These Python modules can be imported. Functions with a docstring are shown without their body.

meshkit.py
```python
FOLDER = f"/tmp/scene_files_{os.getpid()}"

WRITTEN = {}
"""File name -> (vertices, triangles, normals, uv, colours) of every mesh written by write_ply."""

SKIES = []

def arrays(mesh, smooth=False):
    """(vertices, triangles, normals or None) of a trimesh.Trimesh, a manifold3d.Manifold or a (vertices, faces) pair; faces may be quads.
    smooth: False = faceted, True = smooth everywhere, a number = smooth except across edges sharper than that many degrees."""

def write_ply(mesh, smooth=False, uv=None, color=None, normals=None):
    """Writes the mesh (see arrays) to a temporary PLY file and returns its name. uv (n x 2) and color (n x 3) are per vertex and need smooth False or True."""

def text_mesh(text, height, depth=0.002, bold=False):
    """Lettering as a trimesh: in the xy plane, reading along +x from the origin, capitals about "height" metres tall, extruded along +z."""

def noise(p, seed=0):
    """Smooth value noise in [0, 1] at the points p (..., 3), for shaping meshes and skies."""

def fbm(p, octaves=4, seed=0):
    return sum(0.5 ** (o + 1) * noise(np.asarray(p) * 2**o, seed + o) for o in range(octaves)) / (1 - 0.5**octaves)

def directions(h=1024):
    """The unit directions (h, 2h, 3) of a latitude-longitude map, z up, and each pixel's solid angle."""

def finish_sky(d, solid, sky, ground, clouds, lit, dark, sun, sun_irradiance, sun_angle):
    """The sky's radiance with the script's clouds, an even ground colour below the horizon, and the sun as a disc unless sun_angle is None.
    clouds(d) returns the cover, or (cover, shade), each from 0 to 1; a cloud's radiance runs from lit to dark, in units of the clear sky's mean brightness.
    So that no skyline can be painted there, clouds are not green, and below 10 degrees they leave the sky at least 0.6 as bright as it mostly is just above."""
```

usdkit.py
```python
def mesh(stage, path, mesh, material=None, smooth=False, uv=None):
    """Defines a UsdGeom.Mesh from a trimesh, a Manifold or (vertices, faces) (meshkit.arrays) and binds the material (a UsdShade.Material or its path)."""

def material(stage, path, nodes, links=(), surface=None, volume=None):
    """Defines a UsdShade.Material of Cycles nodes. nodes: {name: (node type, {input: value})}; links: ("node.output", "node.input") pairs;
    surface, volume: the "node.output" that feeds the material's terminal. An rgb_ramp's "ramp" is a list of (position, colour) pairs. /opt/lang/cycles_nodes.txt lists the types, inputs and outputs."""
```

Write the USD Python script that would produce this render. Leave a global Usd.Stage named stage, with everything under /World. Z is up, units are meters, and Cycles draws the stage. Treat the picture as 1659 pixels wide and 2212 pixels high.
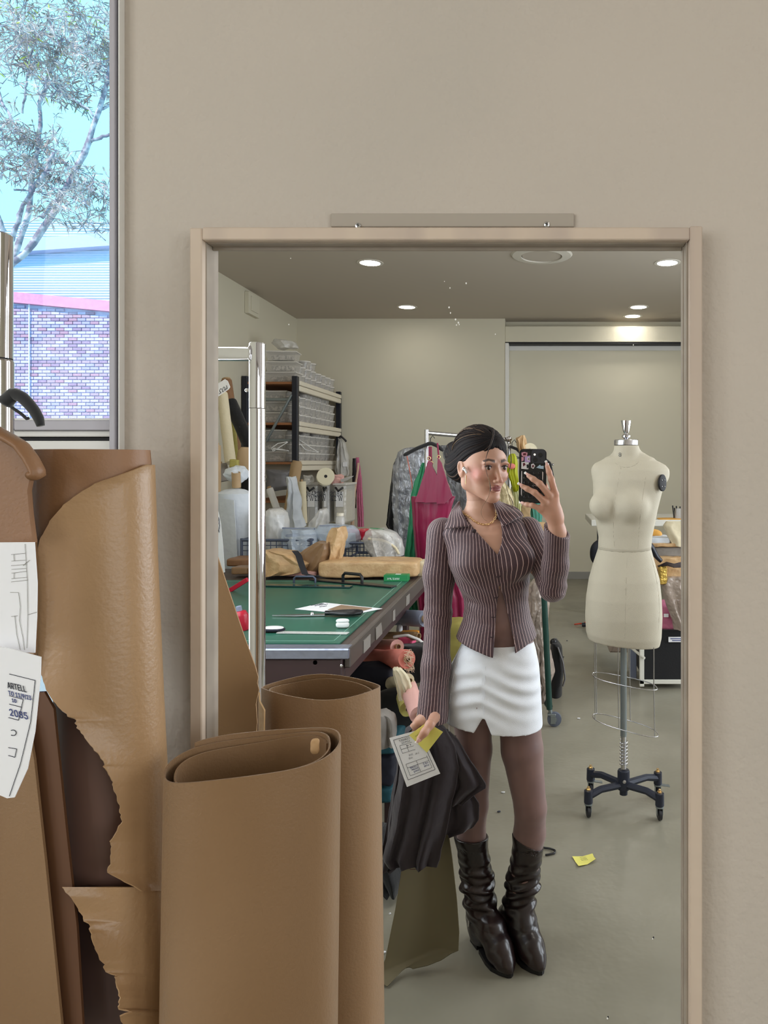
import math, random
import numpy as np, trimesh, usdkit, meshkit, manifold3d
from meshkit import fbm
from pxr import Usd, UsdGeom, UsdLux, UsdShade, Gf, Sdf, Vt

stage = Usd.Stage.CreateInMemory()
UsdGeom.SetStageUpAxis(stage, 'Z')
UsdGeom.Xform.Define(stage, '/World')
UsdGeom.Scope.Define(stage, '/World/Looks')
rng = random.Random(7)

# ---------------------------------------------------------------- camera, sky, lights, exposure
# The camera stands at x = y = 0 and looks along +y, square to the mirror wall (y = D).
F, CX, CY, H, D = 1550.0, 1160.0, 1000.0, 1.58, 1.04
W_, H_ = 1659.0, 2212.0
cam = UsdGeom.Camera.Define(stage, '/World/camera')
cam.CreateHorizontalApertureAttr(36.0)
cam.CreateVerticalApertureAttr(48.0)
cam.CreateFocalLengthAttr(F / W_ * 36)
cam.CreateHorizontalApertureOffsetAttr((W_ / 2 - CX) / W_ * 36)
cam.CreateVerticalApertureOffsetAttr(-(H_ / 2 - CY) / W_ * 36)
cam.CreateClippingRangeAttr(Gf.Vec2f(0.05, 500))
cam.AddTranslateOp().Set((0, 0, H))
cam.AddRotateXOp().Set(90)
cam.CreateExposureAttr(0.0)

def P(px, py, y):
    "the point that stands at depth y along the ray of a photograph pixel"
    return np.array([(px - CX) / F * y, y, H - (py - CY) / F * y])

dome = UsdLux.DomeLight.Define(stage, '/World/sky')
dome.CreateIntensityAttr(0.8)
dome.CreateColorAttr(Gf.Vec3f(0.23, 0.65, 0.90))
sun = UsdLux.DistantLight.Define(stage, '/World/sun')
sun.CreateIntensityAttr(1.1); sun.CreateNormalizeAttr(True); sun.CreateAngleAttr(0.6); sun.CreateColorAttr(Gf.Vec3f(1, .80, .74))
sun.AddRotateXYZOp().Set((48, 0, -24))  # high, from behind the photographer's side

def rect_light(name, center, look, w, h, power, color):
    l = UsdLux.RectLight.Define(stage, '/World/' + name)
    l.CreateWidthAttr(w); l.CreateHeightAttr(h); l.CreateIntensityAttr(power); l.CreateColorAttr(Gf.Vec3f(*color))
    z = -np.array(look, float); z /= np.linalg.norm(z)
    up = np.array([0, 0, 1.]) if abs(z[2]) < .9 else np.array([0, 1., 0])
    x = np.cross(up, z); x /= np.linalg.norm(x); y = np.cross(z, x)
    m = Gf.Matrix4d(*x, 0, *y, 0, *z, 0, *map(float, center), 1)
    l.AddTransformOp().Set(m)
    return l

WARM, DAY, COOL = (1, .94, .84), (.93, .97, 1), (.84, .92, 1)
# unseen area lights added along the side walls as soft daylight, on both sides of the mirror plane
for y in (2.2, 3.9, 5.6, -1.6, -3.3, -5.0): rect_light('added_daylight' + ('' if y == 2.2 else f'_{int(y * 10 + 60):03d}'), (3.52, y, 1.95), (-1, 0, -.05), 1.1, 2.4, 7.6 if y > 0 else 4.8, COOL if y > 0 else DAY)
for y in (-1.2, -3.0, -4.8): rect_light(f'added_daylight_{int(y * 10 + 260):03d}', (-3.12, y, 1.95), (1, .15, -.05), 1.1, 2.4, 4.8, DAY)
# area light added on the slanted wall, standing for the tall window's daylight
rect_light('added_daylight_900', (-1.22, 2.34, 1.85), (.884, .468, -.05), 1.5, 2.5, 3.4, COOL)

# ---------------------------------------------------------------- helpers: names, things, parts
used = {}
def path_for(parent, name):
    base = (parent or '/World') + '/' + name
    n = used.get(base, -1) + 1
    used[base] = n
    return base if n == 0 else f'{base}_{n:03d}'

class Thing:
    def __init__(s, path, base): s.path, s.base = path, np.array(base, float)

def setdata(path, **kw):
    p = stage.GetPrimAtPath(path)
    for k, v in kw.items():
        if v: p.SetCustomDataByKey(k, v)

def thing(name, label, cat, base=(0, 0, 0), group=None, kind=None):
    path = path_for(None, name)
    x = UsdGeom.Xform.Define(stage, path); x.AddTranslateOp().Set(tuple(map(float, base)))
    setdata(path, label=label, category=cat, group=group, kind=kind)
    return Thing(path, base)

def vf(mesh):
    if isinstance(mesh, list): mesh = cat(mesh)
    if isinstance(mesh, tuple):
        v, f = np.asarray(mesh[0], float), np.asarray(mesh[1], int)
        if f.shape[1] == 4: f = np.vstack([f[:, [0, 1, 2]], f[:, [0, 2, 3]]])
        return v, f
    v, f, _ = meshkit.arrays(mesh); return v, f

def part(parent, name, mesh, material, smooth=30, label=None, attrs=None, kind=None):
    "one Mesh prim under a thing or a part (points given in world coordinates)"
    v, f = vf(mesh)
    path = path_for(parent.path, name)
    m = usdkit.mesh(stage, path, (v - parent.base, f), MATS[material], smooth=smooth)
    for k, a in (attrs or {}).items():
        a = np.asarray(a, np.float32)
        t = Sdf.ValueTypeNames.FloatArray if a.ndim == 1 else Sdf.ValueTypeNames.Color3fArray
        UsdGeom.PrimvarsAPI(m).CreatePrimvar(k, t, 'vertex').Set((Vt.FloatArray if a.ndim == 1 else Vt.Vec3fArray).FromNumpy(a))
    setdata(path, label=label, kind=kind)
    return Thing(path, parent.base)

def single(name, mesh, material, label=None, cat_=None, smooth=30, group=None, kind=None, attrs=None):
    "a thing of one mesh, with its origin at its base"
    v, f = vf(mesh)
    lo, hi = v.min(0), v.max(0)
    base = np.array([(lo[0] + hi[0]) / 2, (lo[1] + hi[1]) / 2, lo[2]])
    path = path_for(None, name)
    m = usdkit.mesh(stage, path, (v - base, f), MATS[material], smooth=smooth)
    m.AddTranslateOp().Set(tuple(map(float, base)))
    for k, a in (attrs or {}).items():
        UsdGeom.PrimvarsAPI(m).CreatePrimvar(k, Sdf.ValueTypeNames.FloatArray, 'vertex').Set(Vt.FloatArray.FromNumpy(np.asarray(a, np.float32)))
    setdata(path, label=label, category=cat_, group=group, kind=kind)
    return Thing(path, base)

def struct(name, mesh, material, smooth=30): return single(name, mesh, material, kind='structure', smooth=smooth)

def dup(src, base, label=None, rz=0, scale=None, tilt=None, group=None):
    "a copy of a thing: references the first one under the next number"
    d = stage.GetPrimAtPath(src.path).GetCustomData()
    nm = src.path.rsplit('/', 1)[1]
    path = path_for(None, nm)
    x = UsdGeom.Xform.Define(stage, path)
    x.GetPrim().GetReferences().AddInternalReference(src.path)
    x.ClearXformOpOrder()
    x.AddTranslateOp().Set(tuple(map(float, base)))
    if rz or tilt is not None: x.AddRotateXYZOp().Set(tuple(map(float, (*(tilt or (0, 0)), rz))))
    if scale is not None: x.AddScaleOp().Set(tuple(map(float, np.broadcast_to(scale, 3))))
    x.GetPrim().SetInstanceable(True)
    setdata(path, label=label or d.get('label'), category=d.get('category'), group=group or d.get('group'))
    return Thing(path, base)

# ---------------------------------------------------------------- helpers: shapes, all (vertices, triangles)
def cat(ms):
    V, Fs, n = [], [], 0
    for m in ms:
        v, f = vf(m); V.append(v); Fs.append(f + n); n += len(v)
    return np.vstack(V), np.vstack(Fs)

def unit(a): a = np.asarray(a, float); return a / (np.linalg.norm(a) + 1e-12)

def frame(z, up=(0, 0, 1)):
    z = unit(z); up = np.asarray(up, float)
    if abs(z @ unit(up)) > .98: up = np.array([1., 0, 0])
    x = unit(np.cross(up, z)); return np.stack([x, np.cross(z, x), z], 1)

def rot(rx=0, ry=0, rz=0):
    return trimesh.transformations.euler_matrix(*np.radians([rx, ry, rz]))[:3, :3]

def place(m, c=(0, 0, 0), R=None):
    v, f = vf(m)
    return (v @ (R if R is not None else np.eye(3)).T + np.asarray(c, float)), f

def hull(pts):
    h = manifold3d.Manifold.hull_points(np.asarray(pts, np.float32)).to_mesh()
    return np.array(h.vert_properties[:, :3], float), np.array(h.tri_verts)

def box(c, s, r=.002, R=None):
    s = np.asarray(s, float) / 2; r = min(r, s.min() * .45)
    pts = []
    for sx in (-1, 1):
        for sy in (-1, 1):
            for sz in (-1, 1):
                q = s * (sx, sy, sz)
                for k in range(3):
                    o = np.array([sx, sy, sz]) * r; o[k] = 0
                    pts.append(q - o)
    return place(hull(pts), c, R)

def box2(lo, hi, r=.002):
    lo, hi = np.minimum(lo, hi), np.maximum(lo, hi)
    return box((lo + hi) / 2, hi - lo, r)

def sweep(pts, r, n=10, closed=False, caps=True, flat=1.0, up=None):
    p = np.asarray(pts, float); k = len(p)
    t = np.gradient(p, axis=0) if not closed else np.roll(p, -1, 0) - np.roll(p, 1, 0)
    t /= np.linalg.norm(t, axis=1, keepdims=True) + 1e-12
    u = np.zeros_like(p)
    a = np.asarray(up, float) if up is not None else (np.array([0, 0, 1.]) if abs(t[0, 2]) < .9 else np.array([1., 0, 0]))
    for i in range(k):
        a = a - (a @ t[i]) * t[i]; a /= np.linalg.norm(a) + 1e-12; u[i] = a
    w = np.cross(t, u)
    ang = np.arange(n) * 2 * np.pi / n
    rr = np.broadcast_to(np.asarray(r, float), (k,))[:, None, None]
    v = p[:, None] + rr * (np.cos(ang)[None, :, None] * u[:, None] * flat + np.sin(ang)[None, :, None] * w[:, None])
    v = v.reshape(-1, 3)
    ii, jj = np.meshgrid(np.arange(k if closed else k - 1), np.arange(n), indexing='ij')
    i2, j2 = (ii + 1) % k, (jj + 1) % n
    q = np.stack([ii * n + jj, ii * n + j2, i2 * n + j2, i2 * n + jj], -1).reshape(-1, 4)
    f = np.vstack([q[:, [0, 2, 1]], q[:, [0, 3, 2]]])
    if caps and not closed:
        v = np.vstack([v, p[0], p[-1]]); m = k * n
        j = np.arange(n); j2 = (j + 1) % n
        f = np.vstack([f, np.stack([np.full(n, m), j2, j], 1)[:, [0, 2, 1]], np.stack([np.full(n, m + 1), (k - 1) * n + j, (k - 1) * n + j2], 1)[:, [0, 2, 1]]])
    return v, f[:, [0, 2, 1]]

def tube(a, b, r, n=12, r2=None):
    return sweep([a, b], [r, r if r2 is None else r2], n)

def lathe(prof, c=(0, 0, 0), n=32, R=None, sx=1, sy=1):
    "prof: (radius, height) from the bottom up; open ends are closed where the radius is not 0"
    pr = [tuple(q) for q in prof]
    if pr[0][0] > 1e-6: pr = [(0, pr[0][1])] + pr
    if pr[-1][0] > 1e-6: pr = pr + [(0, pr[-1][1])]
    pr = np.array(pr); k = len(pr); ang = np.arange(n) * 2 * np.pi / n
    v = np.stack([pr[:, :1] * np.cos(ang) * sx, pr[:, :1] * np.sin(ang) * sy, np.repeat(pr[:, 1:], n, 1)], -1).reshape(-1, 3)
    ii, jj = np.meshgrid(np.arange(k - 1), np.arange(n), indexing='ij'); j2 = (jj + 1) % n
    q = np.stack([ii * n + jj, ii * n + j2, (ii + 1) * n + j2, (ii + 1) * n + jj], -1).reshape(-1, 4)
    m = trimesh.Trimesh(v, np.vstack([q[:, [0, 1, 2]], q[:, [0, 2, 3]]]), process=True)
    m.update_faces(m.nondegenerate_faces())
    return place((np.array(m.vertices), np.array(m.faces)), c, R)

def ringlathe(prof, c=(0, 0, 0), n=32):
    pr = np.array(prof + prof[:1], float); ang = np.arange(n) * 2 * np.pi / n; k = len(pr)
    v = np.stack([pr[:, :1] * np.cos(ang), pr[:, :1] * np.sin(ang), np.repeat(pr[:, 1:], n, 1)], -1).reshape(-1, 3)
    return place((v, grid_faces(k, n, True)), c)

def grid_faces(a, b, wrap=False):
    ii, jj = np.meshgrid(np.arange(a - 1), np.arange(b if wrap else b - 1), indexing='ij'); j2 = (jj + 1) % b
    q = np.stack([ii * b + jj, ii * b + j2, (ii + 1) * b + j2, (ii + 1) * b + jj], -1).reshape(-1, 4)
    return np.vstack([q[:, [0, 1, 2]], q[:, [0, 2, 3]]])

def sheet(X, t=.001):
    "X: (a, b, 3) grid of points; a solid sheet of thickness t"
    X = np.asarray(X, float); a, b = X.shape[:2]
    n = np.cross(np.gradient(X, axis=0), np.gradient(X, axis=1)); n /= np.linalg.norm(n, axis=2, keepdims=True) + 1e-12
    A, B = (X + n * t / 2).reshape(-1, 3), (X - n * t / 2).reshape(-1, 3)
    f = grid_faces(a, b); m = a * b
    ring = np.concatenate([np.arange(b), np.arange(1, a) * b + b - 1, (a - 1) * b + np.arange(b - 2, -1, -1), np.arange(a - 2, 0, -1) * b])
    r2 = np.roll(ring, -1)
    side = np.vstack([np.stack([ring, r2, r2 + m], 1), np.stack([ring, r2 + m, ring + m], 1)])
    return np.vstack([A, B]), np.vstack([f, f[:, ::-1] + m, side[:, ::-1]])

def flat(poly, o, ux, uy, t=.001):
    "a flat shape: poly in metres along ux, uy from o, with thickness t along ux x uy"
    from shapely.geometry import Polygon
    pg = poly if hasattr(poly, 'area') else Polygon(poly)
    m = trimesh.creation.extrude_polygon(pg.buffer(0), t, engine='earcut')
    ux, uy = np.asarray(ux, float), np.asarray(uy, float)
    return place((m.vertices, m.faces), o, np.stack([ux, uy, np.cross(ux, uy)], 1))

def flatpx(pts, y, t=.002, y2=None):
    "a shape traced in pixels, standing upright at depth y, with its real thickness"
    q = np.array([P(a, b, y) for a, b in pts])
    return flat([(a, c) for a, _, c in q], (0, y + t / 2, 0), (1, 0, 0), (0, 0, 1), t)

def rough_up(m, amp, scale, seed=0, along=None):
    v, f = vf(m)
    d = np.stack([fbm(v * scale + 17.3 * k, 3, seed + k) for k in range(3)], 1) - .5
    return v + d * 2 * amp * (np.ones(3) if along is None else np.asarray(along)), f

def pillow(c, s, R=None, p=3.0, n=14, amp=0, scale=12, seed=0):
    "a soft rounded block (superellipsoid) with creases"
    m = trimesh.creation.icosphere(3 if n <= 14 else 4)
    v = np.array(m.vertices)
    v = np.sign(v) * np.abs(v)
    k = (np.abs(v) ** p).sum(1, keepdims=True) ** (-1 / p)
    v = v * k * np.asarray(s, float) / 2
    out = (v, np.array(m.faces))
    if amp: out = rough_up(out, amp, scale, seed)
    return place(out, c, R)

def drape(rows, y, thick=.05, folds=4, amp=.012, seed=0, nu=40, crumple=0, cs=14, p=2.2):
    """a hanging or standing soft thing: rows of (py, x left, x right[, depth offset[, thickness factor]]) in photograph pixels at depth y, closed front to back"""
    rows = [tuple(r) + (0, 1)[len(r) - 3:] for r in rows]
    R = np.array(rows, float)
    k = max(24, int((R[-1, 0] - R[0, 0]) / 5)); s = np.linspace(R[0, 0], R[-1, 0], min(k, 70))
    xl, xr, dy, tf = (np.interp(s, R[:, 0], R[:, i]) for i in (1, 2, 3, 4))
    th = np.arange(nu) * 2 * np.pi / nu
    cu, su = np.cos(th), np.sin(th)
    cu, su = np.sign(cu) * np.abs(cu) ** (2 / p), np.sign(su) * np.abs(su) ** (2 / p)
    u = (cu + 1) / 2
    px = xl[:, None] + (xr - xl)[:, None] * u[None]
    g = np.linspace(0, 1, len(s))[:, None]
    rr = np.random.RandomState(seed); ph = rr.rand(3) * 6.28
    fold = amp * (.3 + .7 * g) * (np.sin(2 * np.pi * folds * u[None] + ph[0] + 1.2 * np.sin(3 * g + ph[1])) + .5 * np.sin(2 * np.pi * folds * 1.7 * u[None] + ph[2]))
    Y = y + dy[:, None] + thick / 2 * tf[:, None] * su[None] + fold
    X = (px - CX) / F * y; Z = np.broadcast_to((H - (s - CY) / F * y)[:, None], X.shape)
    v = np.stack([X, Y, Z], -1).reshape(-1, 3)
    f = grid_faces(len(s), nu, True)
    m = len(v); j = np.arange(nu); j2 = (j + 1) % nu
    v = np.vstack([v, v[:nu].mean(0), v[m - nu:].mean(0)])
    f = np.vstack([f, np.stack([np.full(nu, m), j2, j], 1), np.stack([np.full(nu, m + 1), m - nu + j, m - nu + j2], 1)])
    f = f[:, ::-1]
    return rough_up((v, f), crumple, cs, seed) if crumple else (v, f)

def text(s, h, o, ux, uy, depth=.0006, bold=False):
    m = meshkit.text_mesh(s, h, depth, bold)
    ux, uy = np.asarray(ux, float), np.asarray(uy, float)
    n = np.cross(unit(ux), unit(uy))
    return place((m.vertices, m.faces), o, np.stack([ux, uy, n], 1))

# ---------------------------------------------------------------- soft bodies: distance fields on a grid, meshed by surface nets
class Field:
    def __init__(s, lo, hi, h):
        s.lo, s.h = np.array(lo, np.float32), np.float32(h)
        s.n = np.ceil((np.array(hi) - s.lo) / h).astype(int) + 1
        s.d = np.full(s.n, 1e3, np.float32)
    def axes(s, a, b):
        return [s.lo[i] + s.h * np.arange(a[i], b[i], dtype=np.float32) for i in range(3)]
    def apply(s, fn, lo, hi, k, op):
        pad = max(k, 0) + 3 * s.h
        a = np.clip(np.floor((np.array(lo) - pad - s.lo) / s.h).astype(int), 0, s.n); b = np.clip(np.ceil((np.array(hi) + pad - s.lo) / s.h).astype(int) + 1, 0, s.n)
        if (b <= a).any(): return
        x, y, z = s.axes(a, b)
        e = fn(x[:, None, None], y[None, :, None], z[None, None, :]).astype(np.float32)
        sl = tuple(slice(i, j) for i, j in zip(a, b)); d = s.d[sl]
        if op == 'sub': e = -e
        if k > 0:
            q = np.clip(.5 + .5 * ((d - e) if op == 'add' else (e - d)) / k, 0, 1)
            r = d + (e - d) * q - k * q * (1 - q) if op == 'add' else d + (e - d) * q + k * q * (1 - q)
        else: r = np.minimum(d, e) if op == 'add' else np.maximum(d, e)
        s.d[sl] = r
    def capsule(s, a, b, ra, rb=None, k=.02, op='add', flat=None):
        a, b = np.asarray(a, float), np.asarray(b, float); rb = ra if rb is None else rb
        ba = b - a; L = max(ba @ ba, 1e-9); R = max(ra, rb)
        def fn(x, y, z):
            px, py, pz = x - a[0], y - a[1], z - a[2]
            t = np.clip((px * ba[0] + py * ba[1] + pz * ba[2]) / L, 0, 1)
            return np.sqrt((px - t * ba[0]) ** 2 + (py - t * ba[1]) ** 2 + (pz - t * ba[2]) ** 2) - (ra + (rb - ra) * t)
        s.apply(fn, np.minimum(a, b) - R, np.maximum(a, b) + R, k, op)
    def chain(s, pts, rs, k=.02, op='add'):
        for i in range(len(pts) - 1): s.capsule(pts[i], pts[i + 1], rs[i], rs[i + 1], k, op)
    def ell(s, c, r, R=None, k=.02, op='add'):
        c, r = np.asarray(c, float), np.asarray(r, float); R = np.eye(3) if R is None else R
        m = r.max(); mn = r.min()
        def fn(x, y, z):
            p = [x - c[0], y - c[1], z - c[2]]
            q = [(p[0] * R[0, i] + p[1] * R[1, i] + p[2] * R[2, i]) for i in range(3)]
            k0 = np.sqrt(sum((q[i] / r[i]) ** 2 for i in range(3))); k1 = np.sqrt(sum((q[i] / r[i] ** 2) ** 2 for i in range(3)))
            return np.where(k0 > 1e-4, k0 * (k0 - 1) / np.maximum(k1, 1e-6), -mn)
        s.apply(fn, c - m, c + m, k, op)
    def wedge(s, planes, lo, hi, k=0, op='sub'):
        "intersection of half spaces (normal, point), inside where negative"
        def fn(x, y, z):
            e = None
            for n, p in planes:
                n = unit(n); g = (x - p[0]) * n[0] + (y - p[1]) * n[1] + (z - p[2]) * n[2]
                e = g if e is None else np.maximum(e, g)
            return e
        s.apply(fn, lo, hi, k, op)
    def loft(s, rings, k=.02, op='add', p=2.0):
        "rings: (z, cx, cy, rx, ry) from low to high: a trunk of elliptical sections"
        r = np.array(rings, float); z0, z1 = r[0, 0], r[-1, 0]
        def fn(x, y, z):
            zz = np.clip(z, z0, z1)
            cx, cy, rx, ry = (np.interp(zz.ravel(), r[:, 0], r[:, i]).reshape(zz.shape) for i in (1, 2, 3, 4))
            qx, qy = np.abs(x - cx) / rx, np.abs(y - cy) / ry
            k0 = (qx ** p + qy ** p) ** (1 / p)
            g = (k0 - 1) * np.minimum(rx, ry)
            dz = np.maximum(z0 - z, z - z1)
            return np.maximum(g, dz)
        s.apply(fn, ((r[:, 1] - r[:, 3]).min(), (r[:, 2] - r[:, 4]).min(), z0), ((r[:, 1] + r[:, 3]).max(), (r[:, 2] + r[:, 4]).max(), z1), k, op)
    def sample(s, p):
        q = np.clip((np.asarray(p) - s.lo) / s.h, 0, s.n - 1.001); i = q.astype(int); t = q - i; out = 0
        for a, b, c in np.ndindex(2, 2, 2):
            out = out + s.d[i[:, 0] + a, i[:, 1] + b, i[:, 2] + c] * np.where(a, t[:, 0], 1 - t[:, 0]) * np.where(b, t[:, 1], 1 - t[:, 1]) * np.where(c, t[:, 2], 1 - t[:, 2])
        return out
    def mesh(s, level=0.0, smooth=2):
        d = s.d - np.float32(level); n = s.n
        ins = d < 0
        c = np.zeros(n - 1, np.int8)
        for a, b, e in np.ndindex(2, 2, 2): c += ins[a:n[0] - 1 + a, b:n[1] - 1 + b, e:n[2] - 1 + e]
        cells = np.argwhere((c > 0) & (c < 8)); idx = np.full(n - 1, -1, np.int32); idx[tuple(cells.T)] = np.arange(len(cells))
        acc, cnt = np.zeros((len(cells), 3)), np.zeros(len(cells))
        cor = {q: d[tuple((cells + q).T)] for q in np.ndindex(2, 2, 2)}
        for q in np.ndindex(2, 2, 2):
            for ax in range(3):
                if q[ax]: continue
                r = list(q); r[ax] = 1; da, db = cor[q], cor[tuple(r)]
                m = (da < 0) != (db < 0); t = np.where(m, da / np.where(m, da - db, 1), 0)
                pt = np.array(q, float)[None] + np.zeros((len(cells), 1)); pt[:, ax] = t
                acc += pt * m[:, None]; cnt += m
        v = (cells + acc / cnt[:, None]) * s.h + s.lo
        F_ = []
        for ax in range(3):
            u, w = [(1, 2), (2, 0), (0, 1)][ax]
            sl0 = [slice(None)] * 3; sl1 = [slice(None)] * 3; sl0[ax] = slice(0, n[ax] - 1); sl1[ax] = slice(1, n[ax])
            A, B = ins[tuple(sl0)], ins[tuple(sl1)]
            e = np.argwhere(A != B); e = e[(e[:, u] > 0) & (e[:, w] > 0) & (e[:, u] < n[u] - 1) & (e[:, w] < n[w] - 1)]
            fl = A[tuple(e.T)]
            def at(du, dw):
                q = e.copy(); q[:, u] -= du; q[:, w] -= dw; return idx[tuple(q.T)]
            q = np.stack([at(1, 1), at(0, 1), at(0, 0), at(1, 0)], 1)
            q = np.where(fl[:, None], q, q[:, ::-1]); F_.append(q)
        q = np.vstack(F_); f = np.vstack([q[:, [0, 1, 2]], q[:, [0, 2, 3]]])
        for _ in range(smooth):  # light relaxation along the quads
            e = np.vstack([q[:, [0, 1]], q[:, [1, 2]], q[:, [2, 3]], q[:, [3, 0]]])
            sm = np.zeros_like(v); ct = np.zeros(len(v))
            for k in range(3): sm[:, k] = np.bincount(e[:, 0], v[e[:, 1], k], len(v))
            ct = np.bincount(e[:, 0], minlength=len(v))
            v = v + .5 * (sm / np.maximum(ct, 1)[:, None] - v) * (ct > 0)[:, None]
        return v, f
# ---------------------------------------------------------------- materials
MATS = {}
def mat(name, col, rough=.6, metal=0, bump=None, var=None, coat=0, sheen=0, transl=0, clear=0, emit=None, spec=.5, space='position', sss=0, stripes=None, vcol=None):
    """bump: (scale, distance); var: (scale, second colour[, low, high[, stretch xyz]]); clear: share of plain transparency; stripes: (attribute, second colour, share)"""
    N = {'p': ('principled_bsdf', {'base_color': col, 'roughness': rough, 'metallic': metal, 'specular_ior_level': spec})}
    L = []
    if coat: N['p'][1].update(coat_weight=coat, coat_roughness=.12)
    if sheen: N['p'][1].update(sheen_weight=sheen)
    if sss: N['p'][1].update(subsurface_weight=sss, subsurface_radius=(1, .35, .2), subsurface_scale=.006)
    if emit: N['p'][1].update(emission_color=col, emission_strength=emit)
    if bump or var: N['g'] = ('geometry', {}) if space == 'position' else ('texture_coordinate', {})
    src = 'g.position' if space == 'position' else 'g.object'
    if space != 'position' and (bump or var): N['g'] = ('texture_coordinate', {})
    cur = None
    if var:
        lo, hi = (var[2], var[3]) if len(var) > 3 else (.35, .65)
        v = src
        if len(var) > 4:
            N['mp'] = ('mapping', {'scale': var[4]}); L.append((src, 'mp.vector')); v = 'mp.vector'
        N['vn'] = ('noise_texture', {'scale': var[0], 'detail': 2, 'roughness': .6})
        N['vr'] = ('rgb_ramp', {'ramp': [(lo, col), (hi, var[1])]})
        L += [(v, 'vn.vector'), ('vn.fac', 'vr.fac')]; cur = 'vr.color'
    if stripes:
        at, c2, share = stripes
        N['at'] = ('attribute', {'attribute': at}); N['fr'] = ('math', {'math_type': 'fraction'}); N['lt'] = ('math', {'math_type': 'less_than', 'value2': share})
        N['mx'] = ('mix_color', {'a': col, 'b': c2})
        L += [('at.fac', 'fr.value1'), ('fr.value', 'lt.value1'), ('lt.value', 'mx.fac')]
        if cur: L.append((cur, 'mx.a'))
        cur = 'mx.result'
    if vcol:
        N['vc'] = ('attribute', {'attribute': vcol}); cur = 'vc.color'
    if cur: L.append((cur, 'p.base_color'))
    if bump:
        N['bn'] = ('noise_texture', {'scale': bump[0], 'detail': 1.5})
        N['b'] = ('bump', {'distance': bump[1], 'strength': 1.0})
        b = src
        if len(bump) > 2:
            N['mb'] = ('mapping', {'scale': bump[2]}); L.append((src, 'mb.vector')); b = 'mb.vector'
        L += [(b, 'bn.vector'), ('bn.fac', 'b.height'), ('b.normal', 'p.normal')]
    out = 'p.BSDF'
    if transl:
        N['t'] = ('translucent_bsdf', {'color': col}); N['m'] = ('mix_closure', {'fac': transl})
        L += [(out, 'm.closure1'), ('t.BSDF', 'm.closure2')]; out = 'm.closure'
        if cur: L.append((cur, 't.color'))
    if clear:
        N['tr'] = ('transparent_bsdf', {'color': (1, 1, 1)}); N['mc'] = ('mix_closure', {'fac': clear})
        L += [(out, 'mc.closure1'), ('tr.BSDF', 'mc.closure2')]; out = 'mc.closure'
    MATS[name] = usdkit.material(stage, '/World/Looks/' + name, N, L, surface=out)

def pane_mat(name, k, tint=(1, 1, 1)):
    N = {'t': ('transparent_bsdf', {'color': tint}), 'g': ('glossy_bsdf', {'color': (1, 1, 1), 'roughness': .01}), 'f': ('fresnel', {'IOR': k}), 'm': ('mix_closure', {})}
    MATS[name] = usdkit.material(stage, '/World/Looks/' + name, N, [('f.fac', 'm.fac'), ('t.BSDF', 'm.closure1'), ('g.BSDF', 'm.closure2')], surface='m.closure')

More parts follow.
